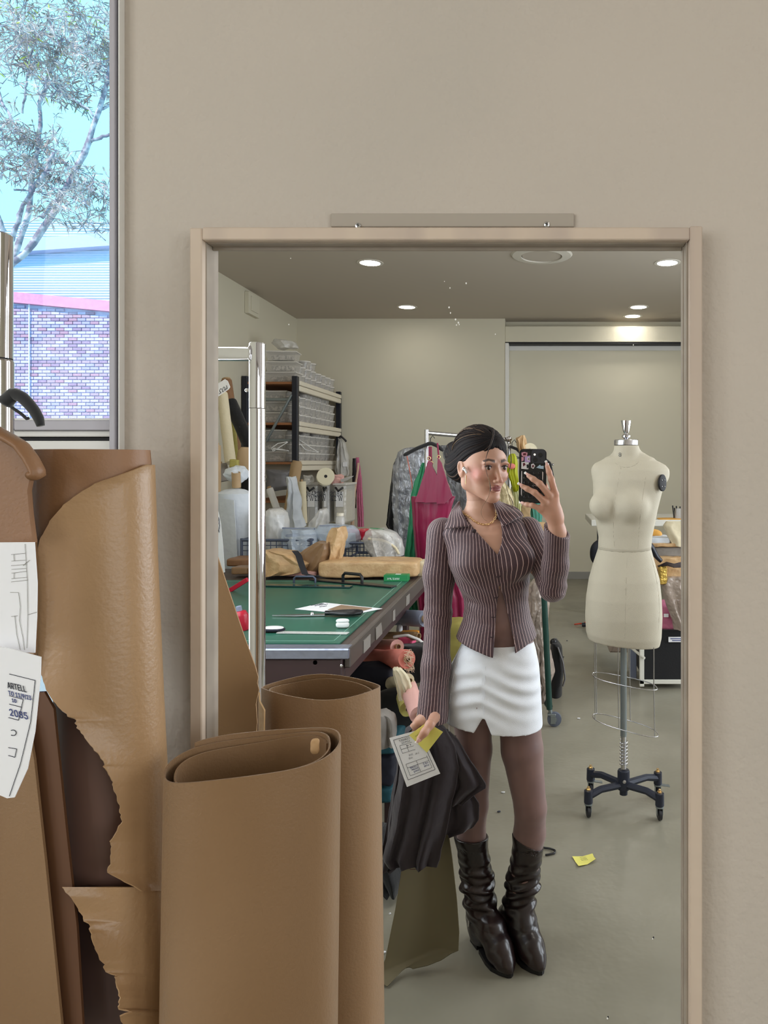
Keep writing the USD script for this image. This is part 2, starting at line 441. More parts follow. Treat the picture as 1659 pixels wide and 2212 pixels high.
S = lambda r, g, b: tuple(((c / 255 + .055) / 1.055) ** 2.4 if c > 10 else c / 255 / 12.92 for c in (r, g, b))   # sRGB to linear
mat('wall_paint', S(199, 187, 175), .75, bump=(110, .0016), var=(1.4, S(190, 180, 169)))
mat('wall_back', S(214, 208, 188), .8)
mat('ceiling_paint', S(190, 180, 166), .9)
mat('concrete', S(132, 128, 113), .34, var=(2.2, S(148, 143, 128), .3, .7), bump=(30, .0012))
mat('white_paint', S(228, 226, 222), .5)
mat('trim_grey', S(150, 148, 142), .55)
mat('alu_lilac', S(176, 172, 180), .45)
mat('black_gap', (.01, .01, .012), .6)
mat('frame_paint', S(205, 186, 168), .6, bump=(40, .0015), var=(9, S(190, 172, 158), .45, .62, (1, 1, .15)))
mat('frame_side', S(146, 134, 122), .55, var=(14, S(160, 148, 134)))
mat('silver_edge', S(190, 190, 186), .2, .8)
mat('plate_paint', S(168, 158, 146), .5)
mat('steel', S(205, 205, 208), .25, 1)
mat('chrome', (.66, .66, .69), .05, 1)
mat('mirror_speck', (.9, .88, .85), .8)
mat('kraft', S(144, 113, 82), .42, var=(5, S(130, 98, 65), .3, .7, (1, 1, .35)), bump=(260, .0004), sheen=.1)
mat('kraft_light_flat', S(172, 138, 102), .36, var=(5, S(158, 123, 86), .3, .7, (1, 1, .35)), bump=(200, .0005))
mat('kraft_dark', S(146, 106, 74), .5, var=(7, S(134, 96, 64), .3, .7, (1, 1, .35)), bump=(240, .0004))
mat('kraft_light', S(206, 172, 128), .5, var=(16, S(190, 152, 108)), bump=(55, .003))
mat('kraft_shade_and_notch', S(100, 72, 62), .55)  # kraft with the roll's inner shade in its colour; also the card notch
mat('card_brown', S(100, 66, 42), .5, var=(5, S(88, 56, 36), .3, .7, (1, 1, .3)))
mat('card_shade', S(62, 40, 34), .6)  # dark colour standing for shade under the torn flap
mat('paper', S(240, 240, 244), .7)
mat('ink', S(60, 62, 72), .7)
mat('ink_blue', S(66, 76, 130), .7)
mat('leaf', S(146, 128, 120), .5, var=(2.5, S(236, 216, 208), .4, .62), transl=.35)
mat('leaf_yellow', S(196, 196, 96), .5, transl=.4)
mat('bark', S(132, 120, 134), .8, var=(9, S(196, 186, 192), .42, .6), bump=(14, .02))
mat('cladding', S(196, 204, 226), .5)
mat('cladding_cap', S(172, 182, 206), .5)
mat('red_fascia', S(206, 130, 160), .5, var=(6, S(214, 142, 170)))
for i, c in enumerate([(176, 150, 176), (190, 172, 200), (160, 132, 158), (196, 182, 214), (182, 140, 158), (170, 160, 196)]):
    mat(f'brick_{i}', S(*c), .85)  # window haze and flare are put into the pale brick and mortar colours
mat('mortar', S(214, 206, 232), .9)
mat('brick_far', S(214, 110, 90), .85)
mat('ground_out', S(150, 150, 150), .9)
mat('lamp_lens', (1, .97, .9), .5, emit=14)
mat('lamp_ring', S(214, 208, 196), .5)
pane_mat('window_glass', 1.18)
pane_mat('clear_mirror_pane', 1.03)

# ---------------------------------------------------------------- the setting
CEIL, XL, XR, YB, YF = 3.5, -3.2, 3.6, 9.55, -7.6
from shapely.geometry import Polygon, box as sbox
def X(px, y=D): return (px - CX) / F * y
def Z(py, y=D): return H - (py - CY) / F * y
WIN = (-2.6, X(268), .25, 3.3)
hole_m = (X(443), X(1488), .06, Z(519))
wf = sbox(XL, 0, XR, CEIL).difference(sbox(WIN[0], WIN[2], WIN[1], WIN[3])).difference(sbox(hole_m[0], hole_m[2], hole_m[1], hole_m[3]))
struct('wall_front', flat(wf, (0, D + .014, 0), (1, 0, 0), (0, 0, 1), .014), 'wall_paint')
# the wall that closes the room beyond on the window's side, in two straight runs
AX, AY, BX, BY = -.608, 1.1, XL, 6.0
struct('wall_left', [flat([(AX, AY), (-.6455, AY), (BX - .1, BY), (BX - .1, YB + .2), (BX, YB + .2), (BX, BY)], (0, 0, 0), (1, 0, 0), (0, 1, 0), CEIL),
                     box2((XL - .1, YF, 0), (XL, D, CEIL), 0)], 'wall_back')
XP = X(1091, YB)
struct('wall_back', [box2((XL - .1, YB, 0), (XP, YB + .5, CEIL), 0), box2((XP, YB + .22, 0), (XR, YB + .5, CEIL), 0)], 'wall_back')
struct('wall_right', [box2((XR, YF, 0), (XR + .1, YB + .3, CEIL), 0)], 'wall_back')
struct('wall_rear', [box2((XL - .1, YF - .1, 0), (XR + .1, YF, CEIL), 0)], 'wall_back')
plan = [(XL - .1, YF - .1), (XR + .1, YF - .1), (XR + .1, YB + .5), (XL - .1, YB + .5), (BX - .1, BY), (-.6455, AY), (-.6455, D + .014), (XL - .1, D + .014)]
struct('floor', flat(plan, (0, 0, -.1), (1, 0, 0), (0, 1, 0), .1), 'concrete')
struct('ceiling', flat(plan, (0, 0, CEIL), (1, 0, 0), (0, 1, 0), .1), 'ceiling_paint')
struct('trim_1', box2((XP, YB + .02, Z(738, YB)), (XR, YB + .22, Z(704, YB)), .004), 'wall_back')          # housing over the recess
struct('trim_2', box2((XP, YB + .03, Z(742, YB)), (XR, YB + .2, Z(738, YB) - .001), .002), 'black_gap')
struct('trim_3', box2((XP, YB - .012, 0), (X(1099, YB), YB + .22, Z(741, YB)), .004), 'white_paint')
struct('trim_4', box2((X(1099, YB) , YB + .2, Z(752, YB)), (XR, YB + .22, Z(742, YB)), .002), 'white_paint')
struct('baseboard_back', [box2((XL, YB - .014, 0), (XP - .01, YB, .1), .003), box2((X(1100, YB), YB + .2, 0), (XR, YB + .22, .1), .003)], 'trim_grey')
# low joint line in the wall by the rolls
struct('trim_5', box2((X(362), D - .0015, Z(1937)), (X(408), D + .001, Z(1934.5)), .0004), 'trim_grey')

# window: jamb, sash rails, panes
wn = Thing(path_for(None, 'window_1'), (WIN[1], D, WIN[2])); UsdGeom.Xform.Define(stage, wn.path).AddTranslateOp().Set(tuple(map(float, wn.base)))
setdata(wn.path, kind='structure')
y0 = D - .012
part(wn, 'jamb', [box2((X(246), y0, WIN[2]), (X(258), D + .07, WIN[3]), .001), box2((X(258.7), y0 + .006, WIN[2]), (X(266), D + .06, WIN[3]), .001)], 'alu_lilac')
part(wn, 'bead', box2((X(266.3), y0 - .001, WIN[2]), (X(269.5), D, WIN[3]), .0008), 'white_paint')
part(wn, 'jamb', box2((WIN[0], y0, WIN[2]), (WIN[0] + .05, D + .07, WIN[3]), .002), 'alu_lilac')
xa, xb = WIN[0] + .05, X(246)
def rail(p0, p1, y1, y2, m, nm): part(wn, nm, box2((xa, y1, Z(p0, D + .03)), (xb, y2, Z(p1, D + .03)), .0012), m)
rail(905, 910, D + .012, D + .05, 'white_paint', 'glazing_bead')
rail(910, 931, D + .006, D + .06, 'alu_lilac', 'sash_rail')
rail(931.5, 944, D + .014, D + .06, 'white_paint', 'transom')
rail(944, 953, D + .03, D + .06, 'black_gap', 'gasket')
rail(953, 976, D + .010, D + .06, 'white_paint', 'sash_rail')
part(wn, 'sash_rail', box2((xa, y0, WIN[3] - .05), (xb, D + .06, WIN[3]), .002), 'alu_lilac')
part(wn, 'sash_rail', box2((xa, y0, WIN[2]), (xb, D + .06, WIN[2] + .05), .002), 'alu_lilac')
part(wn, 'pane', box2((xa, D + .034, Z(908, D + .03)), (xb, D + .038, WIN[3] - .05), .0004), 'window_glass')
part(wn, 'pane', box2((xa, D + .034, WIN[2] + .05), (xb, D + .038, Z(970, D + .03)), .0004), 'window_glass')

# downlights in the ceiling, each with its own lamp
def downlight(x, y, label):
    t = thing('ceiling_downlight', label, 'downlight', (x, y, CEIL), 'recessed ceiling downlights')
    part(t, 'trim_ring', ringlathe([(.098, 0), (.098, -.006), (.125, -.004), (.126, 0)], (x, y, CEIL), 40), 'lamp_ring')
    part(t, 'lens', lathe([(.097, -.0035), (.097, -.001)], (x, y, CEIL), 40), 'lamp_lens')
    l = UsdLux.DiskLight.Define(stage, t.path + '/lamp'); l.CreateRadiusAttr(.095); l.CreateIntensityAttr(DOWN); l.CreateColorAttr(Gf.Vec3f(*WARM)); l.AddTranslateOp().Set((0, 0, -.012))
DOWN = 26.0
for x, nm in ((-1.6, 'left'), (1.25, 'right')):
    downlight(x, 6.88, f'bright round downlight nearest the top of the mirror, {nm} one of the nearer pair')
    downlight(x, 8.83, f'bright round downlight in the farther row by the back wall, {nm} one of the pair')
downlight(1.25, 9.38, 'bright round downlight closest to the back wall, just over the recess housing')
for x in (-1.6, 1.25):
    for y in (4.93, 2.98, -.9, -2.85, -4.8): downlight(x, y, 'bright round downlight of the row running over the photographer')
vx, vy = X(1170, 6.55), 6.62
t = thing('ceiling_vent', 'round cream ceiling vent cut off by the top of the mirror', 'vent', (vx, vy, CEIL))
part(t, 'rim', ringlathe([(.19, 0), (.19, -.02), (.27, -.012), (.285, 0)], (vx, vy, CEIL), 40), 'lamp_ring')
part(t, 'plate', lathe([(.18, -.012), (.18, 0)], (vx, vy, CEIL), 40), 'ceiling_paint')
a = P(502, 620, 8.1)
single('wall_bracket', [box2((XL, a[1] - .25, 3.22), (XL + .05, a[1] + .05, 3.46), .004), box2((XL + .05, a[1] - .2, 3.26), (XL + .06, a[1], 3.42), .002)], 'wall_back', 'small cream wall box under the ceiling corner beyond the rack post', 'wall box')

# ---------------------------------------------------------------- outside the window
gy = 20.0
struct('ground', box2((-60, D + .05, -.3), (XL - .12, 60, -.2), 0), 'ground_out')
bx0, bx1 = X(-40, gy), X(300, gy)
bd = thing('brick_building', 'pale lilac brick building with corrugated upper cladding and a pink fascia outside the window', 'building', ((bx0 + bx1) / 2, gy, -.2))
def ftop(x):   # the fascia falls to the right
    px = x / gy * F + CX; return Z(632 + (px - 22) * .0933, gy)
part(bd, 'wall', [box2((bx0 - 6, gy + .03, -.2), (bx1 + 6, gy + .5, ftop(bx1 + 6) - .1), 0), flat([(bx0 - 6, 3), (bx1 + 6, 3), (bx1 + 6, ftop(bx1 + 6)), (bx0 - 6, ftop(bx0 - 6))], (0, gy + .3, 0), (1, 0, 0), (0, 0, 1), .26)], 'mortar')
fs = [(x, gy - .16, ftop(x) - dz) for x, dz in ((bx0 - 6, 0), (bx1 + 6, 0), (bx1 + 6, .29), (bx0 - 6, .29))]
part(bd, 'fascia', flat([(q[0], q[2]) for q in fs], (0, gy + .05, 0), (1, 0, 0), (0, 0, 1), .22), 'red_fascia')
cz0, cz1 = Z(676, gy + .6), Z(520, gy + .6)
zz = np.arange(cz0 - .4, cz1 + .55, .0125); xs = np.array([bx0 - 6, bx1 + 6])
G = np.stack(np.broadcast_arrays(xs[None, :], (gy + .6 + .016 * np.sin(zz * 2 * np.pi / .0745))[:, None], zz[:, None]), -1)
part(bd, 'cladding', sheet(G, .004), 'cladding')
capz = lambda x: Z(525 - (x / (gy + .5) * F + CX - 22) * .076, gy + .5)
part(bd, 'roof_cap', flat([(bx0 - 6, capz(bx0 - 6)), (bx1 + 6, capz(bx1 + 6)), (bx1 + 6, capz(bx1 + 6) - .42), (bx0 - 6, capz(bx0 - 6) - .3)], (0, gy + .56, 0), (1, 0, 0), (0, 0, 1), .3), 'cladding_cap')
part(bd, 'downpipe', tube((X(63.5, gy - .05), gy - .06, Z(905, gy) - 2), (X(63.5, gy - .05), gy - .06, ftop(X(63.5, gy)) - .2), .018, 10), 'white_paint')
N = {'g': ('geometry', {}), 's': ('separate_xyz', {}), 'c': ('combine_xyz', {}), 'b': ('brick_texture', {'color1': S(166, 140, 166), 'color2': S(190, 170, 198), 'mortar': S(214, 206, 232), 'scale': 1.0, 'mortar_size': .008, 'brick_width': .2425, 'row_height': .0905}), 'p': ('principled_bsdf', {'roughness': .85})}
MATS['brick_rest'] = usdkit.material(stage, '/World/Looks/brick_rest', N, [('g.position', 's.vector'), ('s.x', 'c.x'), ('s.z', 'c.y'), ('c.vector', 'b.vector'), ('b.color', 'p.base_color')], surface='p.BSDF')
xl_, xr_, zl_ = X(8, gy), X(262, gy) + .2, Z(905, gy) - .64
part(bd, 'outer_wall', [flat([(bx0 - 6, -.2), (xl_, -.2), (xl_, ftop(xl_) - .29), (bx0 - 6, ftop(bx0 - 6) - .29)], (0, gy + .2, 0), (1, 0, 0), (0, 0, 1), .21), flat([(xr_, -.2), (bx1 + 6, -.2), (bx1 + 6, ftop(bx1 + 6) - .29), (xr_, ftop(xr_) - .29)], (0, gy + .2, 0), (1, 0, 0), (0, 0, 1), .21), box2((xl_, gy - .01, -.2), (xr_, gy + .2, zl_), 0)], 'brick_rest')
bw, bh, pw, ph = .228, .074, .2425, .0905
cells = []
for r in range(48):
    z = Z(905, gy) - .62 + r * ph
    for c in range(24):
        x = X(8, gy) + c * pw + (r % 2) * pw / 2
        if z + bh < ftop(x + bw) - .3 and x < X(262, gy): cells.append((r, x, z))
cells.sort(key=lambda q: abs((q[1] - X(140, gy)) / 1.5) + abs(q[2] - Z(790, gy)) / 2.2)
rest = {}
bmesh = box((bw / 2, 0, bh / 2), (bw, .06, bh), .006)
for i, (r, x, z) in enumerate(cells):
    m = f'brick_{[1, 1, 3, 0, 5, 2, 3, 4, 1, 0][rng.randrange(10)]}'
    g = place(bmesh, (x, gy + .012 + rng.uniform(-.006, .006), z))
    if i < 300: part(bd, 'brick', g, m, smooth=False)
    else: rest.setdefault(m, []).append(g)
for m, g in rest.items(): part(bd, 'brick_courses', g, m, smooth=False, kind='stuff')
# nearer low red-brick wall and a parked car's roof, glimpsed between the rolls
lw = thing('garden_wall', 'low orange-red brick wall glimpsed between the paper rolls', 'wall', (X(72, 14), 14, -.2))
part(lw, 'core', box2((-12, 14.02, -.2), (-7, 14.3, Z(1043, 14)), .01), 'mortar')
for r in range(14):
    for c in range(20):
        part(lw, 'brick', place(bmesh, (-11.95 + c * pw + (r % 2) * pw / 2, 14.0, Z(1043, 14) - .08 - r * ph)), 'brick_far', smooth=False)

# tree: limbs traced at their own depth, twigs and leaves grown from them
ty = 9.0
tr = thing('eucalypt_tree', 'pale-barked gum tree with fine narrow leaves outside the window', 'tree', P(-80, 1900, ty) * (1, 1, 0) + (0, 0, -.2))
limbs = [([(-120, 1500), (-95, 1100), (-60, 800), (0, 596), (60, 540), (110, 470), (160, 370), (190, 315), (205, 265), (222, 210), (240, 150), (262, 90)], 17, 5, 0),
         ([(-110, 1200), (-80, 760), (-40, 640), (8, 500), (22, 440), (26, 380), (30, 330), (36, 280), (40, 235), (36, 190), (48, 140), (62, 90), (80, 30)], 12, 4, .5),
         ([(26, 520), (60, 455), (95, 415), (120, 395), (150, 350)], 8, 7, -.3),
         ([(90, 470), (105, 430), (118, 385), (125, 360)], 7, 4, .3),
         ([(195, 305), (215, 292), (245, 278), (280, 262)], 7, 4, .2),
         ([(206, 255), (196, 240), (175, 225), (140, 208), (110, 180)], 4, 2, -.2),
         ([(36, 280), (18, 250), (0, 225), (-20, 180), (-40, 100)], 6, 3, .2),
         ([(48, 245), (66, 210), (76, 180), (90, 150), (110, 120)], 4, 2, -.3),
         ([(10, 500), (0, 440), (12, 410), (10, 370), (-10, 340)], 7, 4, -.4),
         ([(212, 240), (222, 220), (240, 190), (260, 170)], 5, 3, .4),
         ([(30, 410), (60, 408), (95, 415)], 4, 3, .1),
         ([(130, 345), (165, 360), (200, 390), (235, 430)], 3, 1.5, .2),
         ([(110, 400), (150, 425), (185, 440), (215, 470)], 3, 1.5, -.2),
         ([(36, 300), (70, 310), (100, 330), (128, 345)], 3, 1.5, .3)]
spp = ty / F
def arc(pts, n):
    p = np.array(pts, float); d = np.r_[0, np.cumsum(np.linalg.norm(np.diff(p, axis=0), axis=1))]
    s = np.linspace(0, d[-1], n); return np.stack([np.interp(s, d, p[:, i]) for i in range(p.shape[1])], 1)
rs = np.random.RandomState(3)
for i, (pp, r0, r1, dy) in enumerate(limbs):
    q = arc(pp, 4 * len(pp)); n = len(q); q[1:-1] += rs.randn(n - 2, 2) * 1.1
    pts = np.array([P(a, b, ty) + (0, dy * (j / n), 0) for j, (a, b) in enumerate(q)])
    part(tr, 'trunk' if i == 0 else 'branch', sweep(pts, np.linspace(r0, r1, n) * spp * (.8 if i < 2 else .6) * (1 + .1 * rs.randn(n)), 9), 'bark', smooth=True)
# (centre px, radii px, leaves)
clumps = [(60, 40, 75, 60, 420), (20, 110, 55, 60, 260), (190, 60, 60, 60, 380), (205, 130, 50, 55, 340), (130, 190, 50, 35, 260), (110, 100, 45, 50, 160), (225, 185, 30, 40, 150),
          (70, 300, 60, 40, 230), (20, 300, 30, 50, 120), (60, 375, 70, 30, 220), (120, 375, 45, 20, 110), (185, 385, 45, 35, 170), (205, 440, 38, 32, 150), (140, 440, 40, 40, 110), (160, 470, 45, 22, 80), (-40, 220, 50, 120, 200), (275, 60, 40, 80, 160), (90, 120, 40, 40, 130)]
lv, ly, tw = [], [], []
for cx, cy, rx, ry, k in clumps:
    for _ in range(k // 4):
        a = rs.randn(2) * .48; c = P(cx + a[0] * rx, cy + a[1] * ry, ty) + (0, rs.uniform(-.5, .5), 0)
        d0 = unit(rs.randn(3) + (0, 0, .1)); base = c - d0 * .16
        tw.append(sweep([base - (0, 0, .02), c, c + d0 * .1], [.006, .004, .002], 4, caps=False))
        for j in range(8):
            d = unit(d0 + rs.randn(3) * .75); L = rs.uniform(.07, .14); w = .0095
            o = c + d0 * rs.uniform(-.1, .1); s = unit(np.cross(d, rs.randn(3)))
            m = o + d * L * .45 - (0, 0, .004); e = o + d * L - (0, 0, .02)
            (ly if rs.rand() < .06 and 40 < cx < 200 and cy < 220 else lv).append((np.array([o, m + s * w, e, m - s * w, m + np.cross(d, s) * .002]), np.array([[0, 1, 4], [1, 2, 4], [2, 3, 4], [3, 0, 4]])))
part(tr, 'twigs', tw, 'bark', smooth=False, kind='stuff')
part(tr, 'foliage', lv, 'leaf', smooth=False, kind='stuff')
part(tr, 'young_leaves', ly, 'leaf_yellow', smooth=False, kind='stuff')
# ---------------------------------------------------------------- the mirror on the wall
yf = 1.012
mr = thing('wall_mirror', 'tall wall mirror in a worn pale pink wooden frame', 'mirror', ((X(409) + X(1518)) / 2, D, .04))
def fr(nm, px0, py0, px1, py1, ya, yb, m, r=.0015): part(mr, nm, rough_up(box2((X(px0, ya), ya, Z(py0, ya)), (X(px1, ya), yb, Z(py1, ya)), r), .0003, 30), m)
k = D / yf
fr('frame_rail', 436, 490.5, 1490, 518, yf, D - .0005, 'frame_paint')
fr('frame_stile', 409.5, 492, 435.6, 2420, yf, D - .0005, 'frame_paint')
fr('frame_stile', 1490.5, 488, 1517.5, 2420, yf, D - .0005, 'frame_paint')
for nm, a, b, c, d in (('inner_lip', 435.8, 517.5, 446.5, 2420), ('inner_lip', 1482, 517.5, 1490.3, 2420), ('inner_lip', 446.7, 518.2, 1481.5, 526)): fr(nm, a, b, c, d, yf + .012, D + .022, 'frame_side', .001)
part(mr, 'dark_edge', [box2((X(446.9), D - .002, Z(2380)), (X(449.2), D + .004, Z(526)), .0004), box2((X(446.9), D - .002, Z(530.5)), (X(1481), D + .004, Z(526)), .0004)], 'black_gap')
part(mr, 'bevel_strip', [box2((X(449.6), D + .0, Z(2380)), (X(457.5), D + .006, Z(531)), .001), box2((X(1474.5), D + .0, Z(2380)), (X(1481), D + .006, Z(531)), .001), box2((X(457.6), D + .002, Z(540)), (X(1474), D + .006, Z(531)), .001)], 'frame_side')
part(mr, 'glass', box2((X(449.5), D + .007, .09), (X(1481), D + .010, Z(528)), .0005), 'clear_mirror_pane')  # clear pane; the reflection is a mirrored room built behind it
rs = np.random.RandomState(5)
for a, b, s in [(984, 690, 1), (990, 697, 1), (986, 702, .8), (992, 701, .7), (1007, 612, .9), (972, 622, .7), (970, 664, 1), (973, 676, .8), (960, 608, .5), (1070, 722, .7), (1368, 745, .7), (628, 558, .5), (624, 701, .7), (1410, 2028, .8), (1312, 2200, 1)]:
    part(mr, 'speck', place(trimesh.creation.icosphere(1, 1), P(a, b, D + .0062), np.diag([.0011 * s, .0003, .0016 * s])), 'mirror_speck')
pl = thing('mounting_plate', 'flat grey painted metal plate screwed above the mirror frame', 'plate', (X(978), D, Z(490)))
part(pl, 'plate', box2((X(716), D - .0045, Z(492)), (X(1240), D - .0002, Z(463)), .001), 'plate_paint')
for px, py in ((773, 487), (1181, 484.5)):
    s = P(px, py, D - .006)
    sc = part(pl, 'screw', lathe([(.0042, 0), (.004, .0012), (.0015, .002)], s + (0, .001, 0), 20, frame((0, -1, 0))), 'steel')
    part(sc, 'cross_slot', [box(s - (0, .0012, 0), (.0045, .0012, .0009), .0002, rot(0, 12, 0)), box(s - (0, .0012, 0), (.0009, .0012, .0045), .0002, rot(0, 12, 0))], 'black_gap')

# ---------------------------------------------------------------- kraft paper rolls before the mirror
def oval_roll(cx, cy, rx, ry, ang, ztop, flip=False, lean=(0, 0), seed=0):
    "a loosely wound roll: a spiral of heavy paper standing on the floor; flip gives its image in the mirror"
    n = 220; th = np.linspace(0, 2 * np.pi * 2.35, n) + math.radians(4)
    g = np.linspace(0, 1, n)
    sc = np.interp(g, [0, .42, .55, .8, 1], [.86, .88, .97, 1.0, 1.015])
    q = lambda a: np.sign(a) * np.abs(a) ** .86
    x, y = q(np.cos(th)) * rx * sc, q(np.sin(th)) * ry * sc
    y = y + .006 * np.cos(th) * (1 - g)
    a = math.radians(ang); xx, yy = x * math.cos(a) - y * math.sin(a), x * math.sin(a) + y * math.cos(a)
    zs = np.array([0, .15, .5, .9, ztop - .02, ztop])
    rows = []
    for z in zs:
        lift = .004 * np.sin(th * 1.0 + 1) + .0025 * np.sin(3.1 * th) - .012 * (1 - g) * (z == ztop)
        s = 1 + .10 * (1 - z / ztop) * .3
        rows.append(np.stack([cx + xx * s + lean[0] * (ztop - z), cy + yy * s + lean[1] * (ztop - z), z + lift * (z > .5)], 1))
    G = np.array(rows)
    if flip: G[..., 1] = 2 * D - G[..., 1]
    m = sheet(G, .0022)
    return m if not flip else (m[0], m[1][:, ::-1])
cx, cy = X(551, .905), .905
rollargs = dict(rx=.1035, ry=.066, ang=22, ztop=Z(1622, .905))
r = thing('kraft_paper_roll', 'squat brown kraft paper roll in front of the mirror, its open oval top showing', 'paper roll', (cx, cy, 0))
part(r, 'wound_paper', oval_roll(cx, cy, lean=(-.014, 0), **rollargs), 'kraft', smooth=50)
part(r, 'torn_tab', place(pillow((0, 0, 0), (.012, .004, .02), amp=.002, scale=60), P(682, 1612, .93)), 'kraft_light')
r2 = thing('kraft_paper_roll', 'mirror image of the squat kraft roll, loose edge facing out, behind the front roll', 'paper roll', (cx, 2 * D - cy, 0))
part(r2, 'wound_paper', oval_roll(cx, cy, flip=True, lean=(.01, 0), **rollargs), 'kraft', smooth=50)
# its loose outer edge
fy = 2 * D - cy - .071
G = np.array([[P(*q, fy) + (0, dy, 0) for q, dy in zip(((545, y), (560 + (y - 1520) * .01, y + 8), (578 + (y - 1520) * -.02, y + 20)), (.028, .003, -.012))] for y in (1508, 1560, 1640, 1800, 2000)])
part(r2, 'loose_edge', sheet(G, .0022), 'kraft_light', smooth=50)

# the tall torn roll leaning beside the window
ry_ = .93
def tall_profile(py): return np.interp(py, [972, 1100, 1500, 1900, 2212, 2400], [83, 80, 84, 96, 110, 120]), np.interp(py, [972, 1005, 1200, 1500, 1800, 2212, 2400], [313, 316, 322, 335, 350, 372, 382])
t = thing('torn_paper_roll', 'tall kraft paper roll by the window with a ragged torn outer sheet', 'paper roll', P(240, 2400, ry_) * (1, 1, 0))
def tall_cyl(py0, py1, f0, f1, grow, n=60, edge=None, lift=None):
    rows = []
    for py in np.linspace(py0, py1, n):
        l, rr = tall_profile(py); c, w = (l + rr) / 2, (rr - l) / 2
        a0, a1 = (f0(py), f1(py)) if callable(f0) else (f0, f1)
        th = np.linspace(a0, a1, 48)
        R0 = w / F * ry_ + grow
        row = np.stack([X(c, ry_) + np.cos(th) * R0, ry_ - np.sin(th) * R0 * .8, np.full(48, Z(py, ry_))], 1)
        if lift is not None: row += lift(py, th)
        rows.append(row)
    return np.array(rows)
part(t, 'inner_roll', sheet(tall_cyl(972, 1420, -.25, 2 * math.pi - .3, 0, 20), .002), 'kraft_dark', smooth=50)
part(t, 'inner_core', sheet(tall_cyl(1400, 2400, -.25, 2 * math.pi - .3, -.026, 20), .002), 'kraft_shade_and_notch', smooth=50)  # shade of the torn hollow is painted into this darker paper
for k in range(3): part(t, 'inner_roll', sheet(tall_cyl(974, 1400, 0, 2 * math.pi - .05, -.004 - .003 * k, 12), .0012), 'kraft_dark', smooth=50)
# outer sheet: its left border is the smooth curve above and the ragged tear below
edge = [(1004, 315), (1020, 275), (1045, 205), (1065, 172), (1090, 140), (1125, 112), (1165, 92), (1210, 82), (1300, 81), (1400, 84), (1450, 92), (1490, 104), (1520, 122), (1548, 152), (1556, 168), (1562, 163), (1610, 196), (1650, 226), (1656, 224), (1690, 244), (1700, 243), (1720, 250), (1745, 258), (1760, 257), (1775, 262), (1795, 252), (1818, 236), (1824, 240), (1850, 238), (1885, 233), (1895, 250), (1905, 270), (1925, 303), (1927, 255), (1912, 190), (1916, 148), (1945, 166), (1990, 182), (1995, 193), (2040, 210), (2100, 230), (2108, 252), (2110, 245), (2150, 262), (2180, 262), (2185, 290), (2195, 260), (2212, 264), (2300, 280), (2400, 290)]
ep, ex = np.array([e[0] for e in edge], float), np.array([e[1] for e in edge], float)
def outer_row(py, px):
    l, rr = tall_profile(py); c, w = (l + rr) / 2, (rr - l) / 2; R0 = w / F * ry_ * 1.03 + .002
    th = np.linspace(-.5, 3.0, 300); x, y = X(c, ry_) + np.cos(th) * R0, ry_ - np.sin(th) * R0 * .8
    return R0, X(c, ry_), th[np.argmax((x / y * F + CX <= px) | (th > 2.95))]
def strip(idx, rows, curl):
    out = []
    for py, px in rows:
        cv = curl(py); R0, xc, a1 = outer_row(py, px + 9 * min(cv, 1)); th = np.linspace(-.5, a1, 44)
        near = np.clip((th - (a1 - .5)) / .5, 0, 1) ** 2
        y = ry_ - np.sin(th) * R0 * .8 - near * .010 * cv
        out.append(np.stack([xc + np.cos(th) * (R0 + .003 * near * cv), y, H - (py - CY) / F * y], 1))
    return np.array(out)
def rag(a, b, seed):
    sel = [(p, q) for p, q in zip(ep[a:b], ex[a:b])]; o = []
    rr = np.random.RandomState(seed)
    for (p0, q0), (p1, q1) in zip(sel[:-1], sel[1:]):
        k = max(2, int(abs(p1 - p0) / 6) + 1)
        for j in range(k):
            u = j / k; o.append((p0 + (p1 - p0) * u, q0 + (q1 - q0) * u + (rr.randn() * 1.4 if p0 > 1500 else 0)))
    return sorted(o + [sel[-1]])
i_split = [i for i, e in enumerate(edge) if e == (1925, 303)][0]
top_rows = rag(0, i_split + 1, 1)
bot = [(p, q) for p, q in edge[i_split + 1:]]
bot_rows = sorted([(1913 + (303 - q) * .02 if False else p, q) for p, q in bot[2:]])
bot_rows = [(1926, 300), (1924, 262), (1922, 225), (1921, 190)][::-1] and ([(1916, 148)] + bot_rows[1:])
fine = []
rr_ = np.random.RandomState(9)
for (p0, q0), (p1, q1) in zip(bot_rows[:-1], bot_rows[1:]):
    k = max(2, int((p1 - p0) / 6) + 1)
    fine += [(p0 + (p1 - p0) * j / k, q0 + (q1 - q0) * j / k + rr_.randn() * 1.4) for j in range(k)]
part(t, 'outer_sheet', sheet(strip(0, top_rows, lambda p: np.interp(p, [1000, 1150, 1400, 1600, 1925], [.4, 1.0, .6, .9, .9])), .0018), 'kraft_light_flat', smooth=60)
part(t, 'torn_flap', sheet(strip(0, fine, lambda p: 1.3 + .5 * math.sin(p * .05)), .0018), 'kraft_light_flat', smooth=60)

# the mirror image of the leaning paper: a straight sloping edge with a ragged end
m = flatpx([(452, 1150), (465, 1185), (498, 1285), (530, 1380), (552, 1440), (558, 1462), (556, 1475), (560, 1490), (553, 1520), (556, 1560), (552, 1600), (560, 1700), (560, 2300), (440, 2300), (440, 1150)], 1.30, .003)
single('paper_sheet', m, 'kraft_light_flat', 'mirror image of the leaning kraft sheet, its edge sloping past the chrome post', 'paper')
a = P(250, 1500, .99)

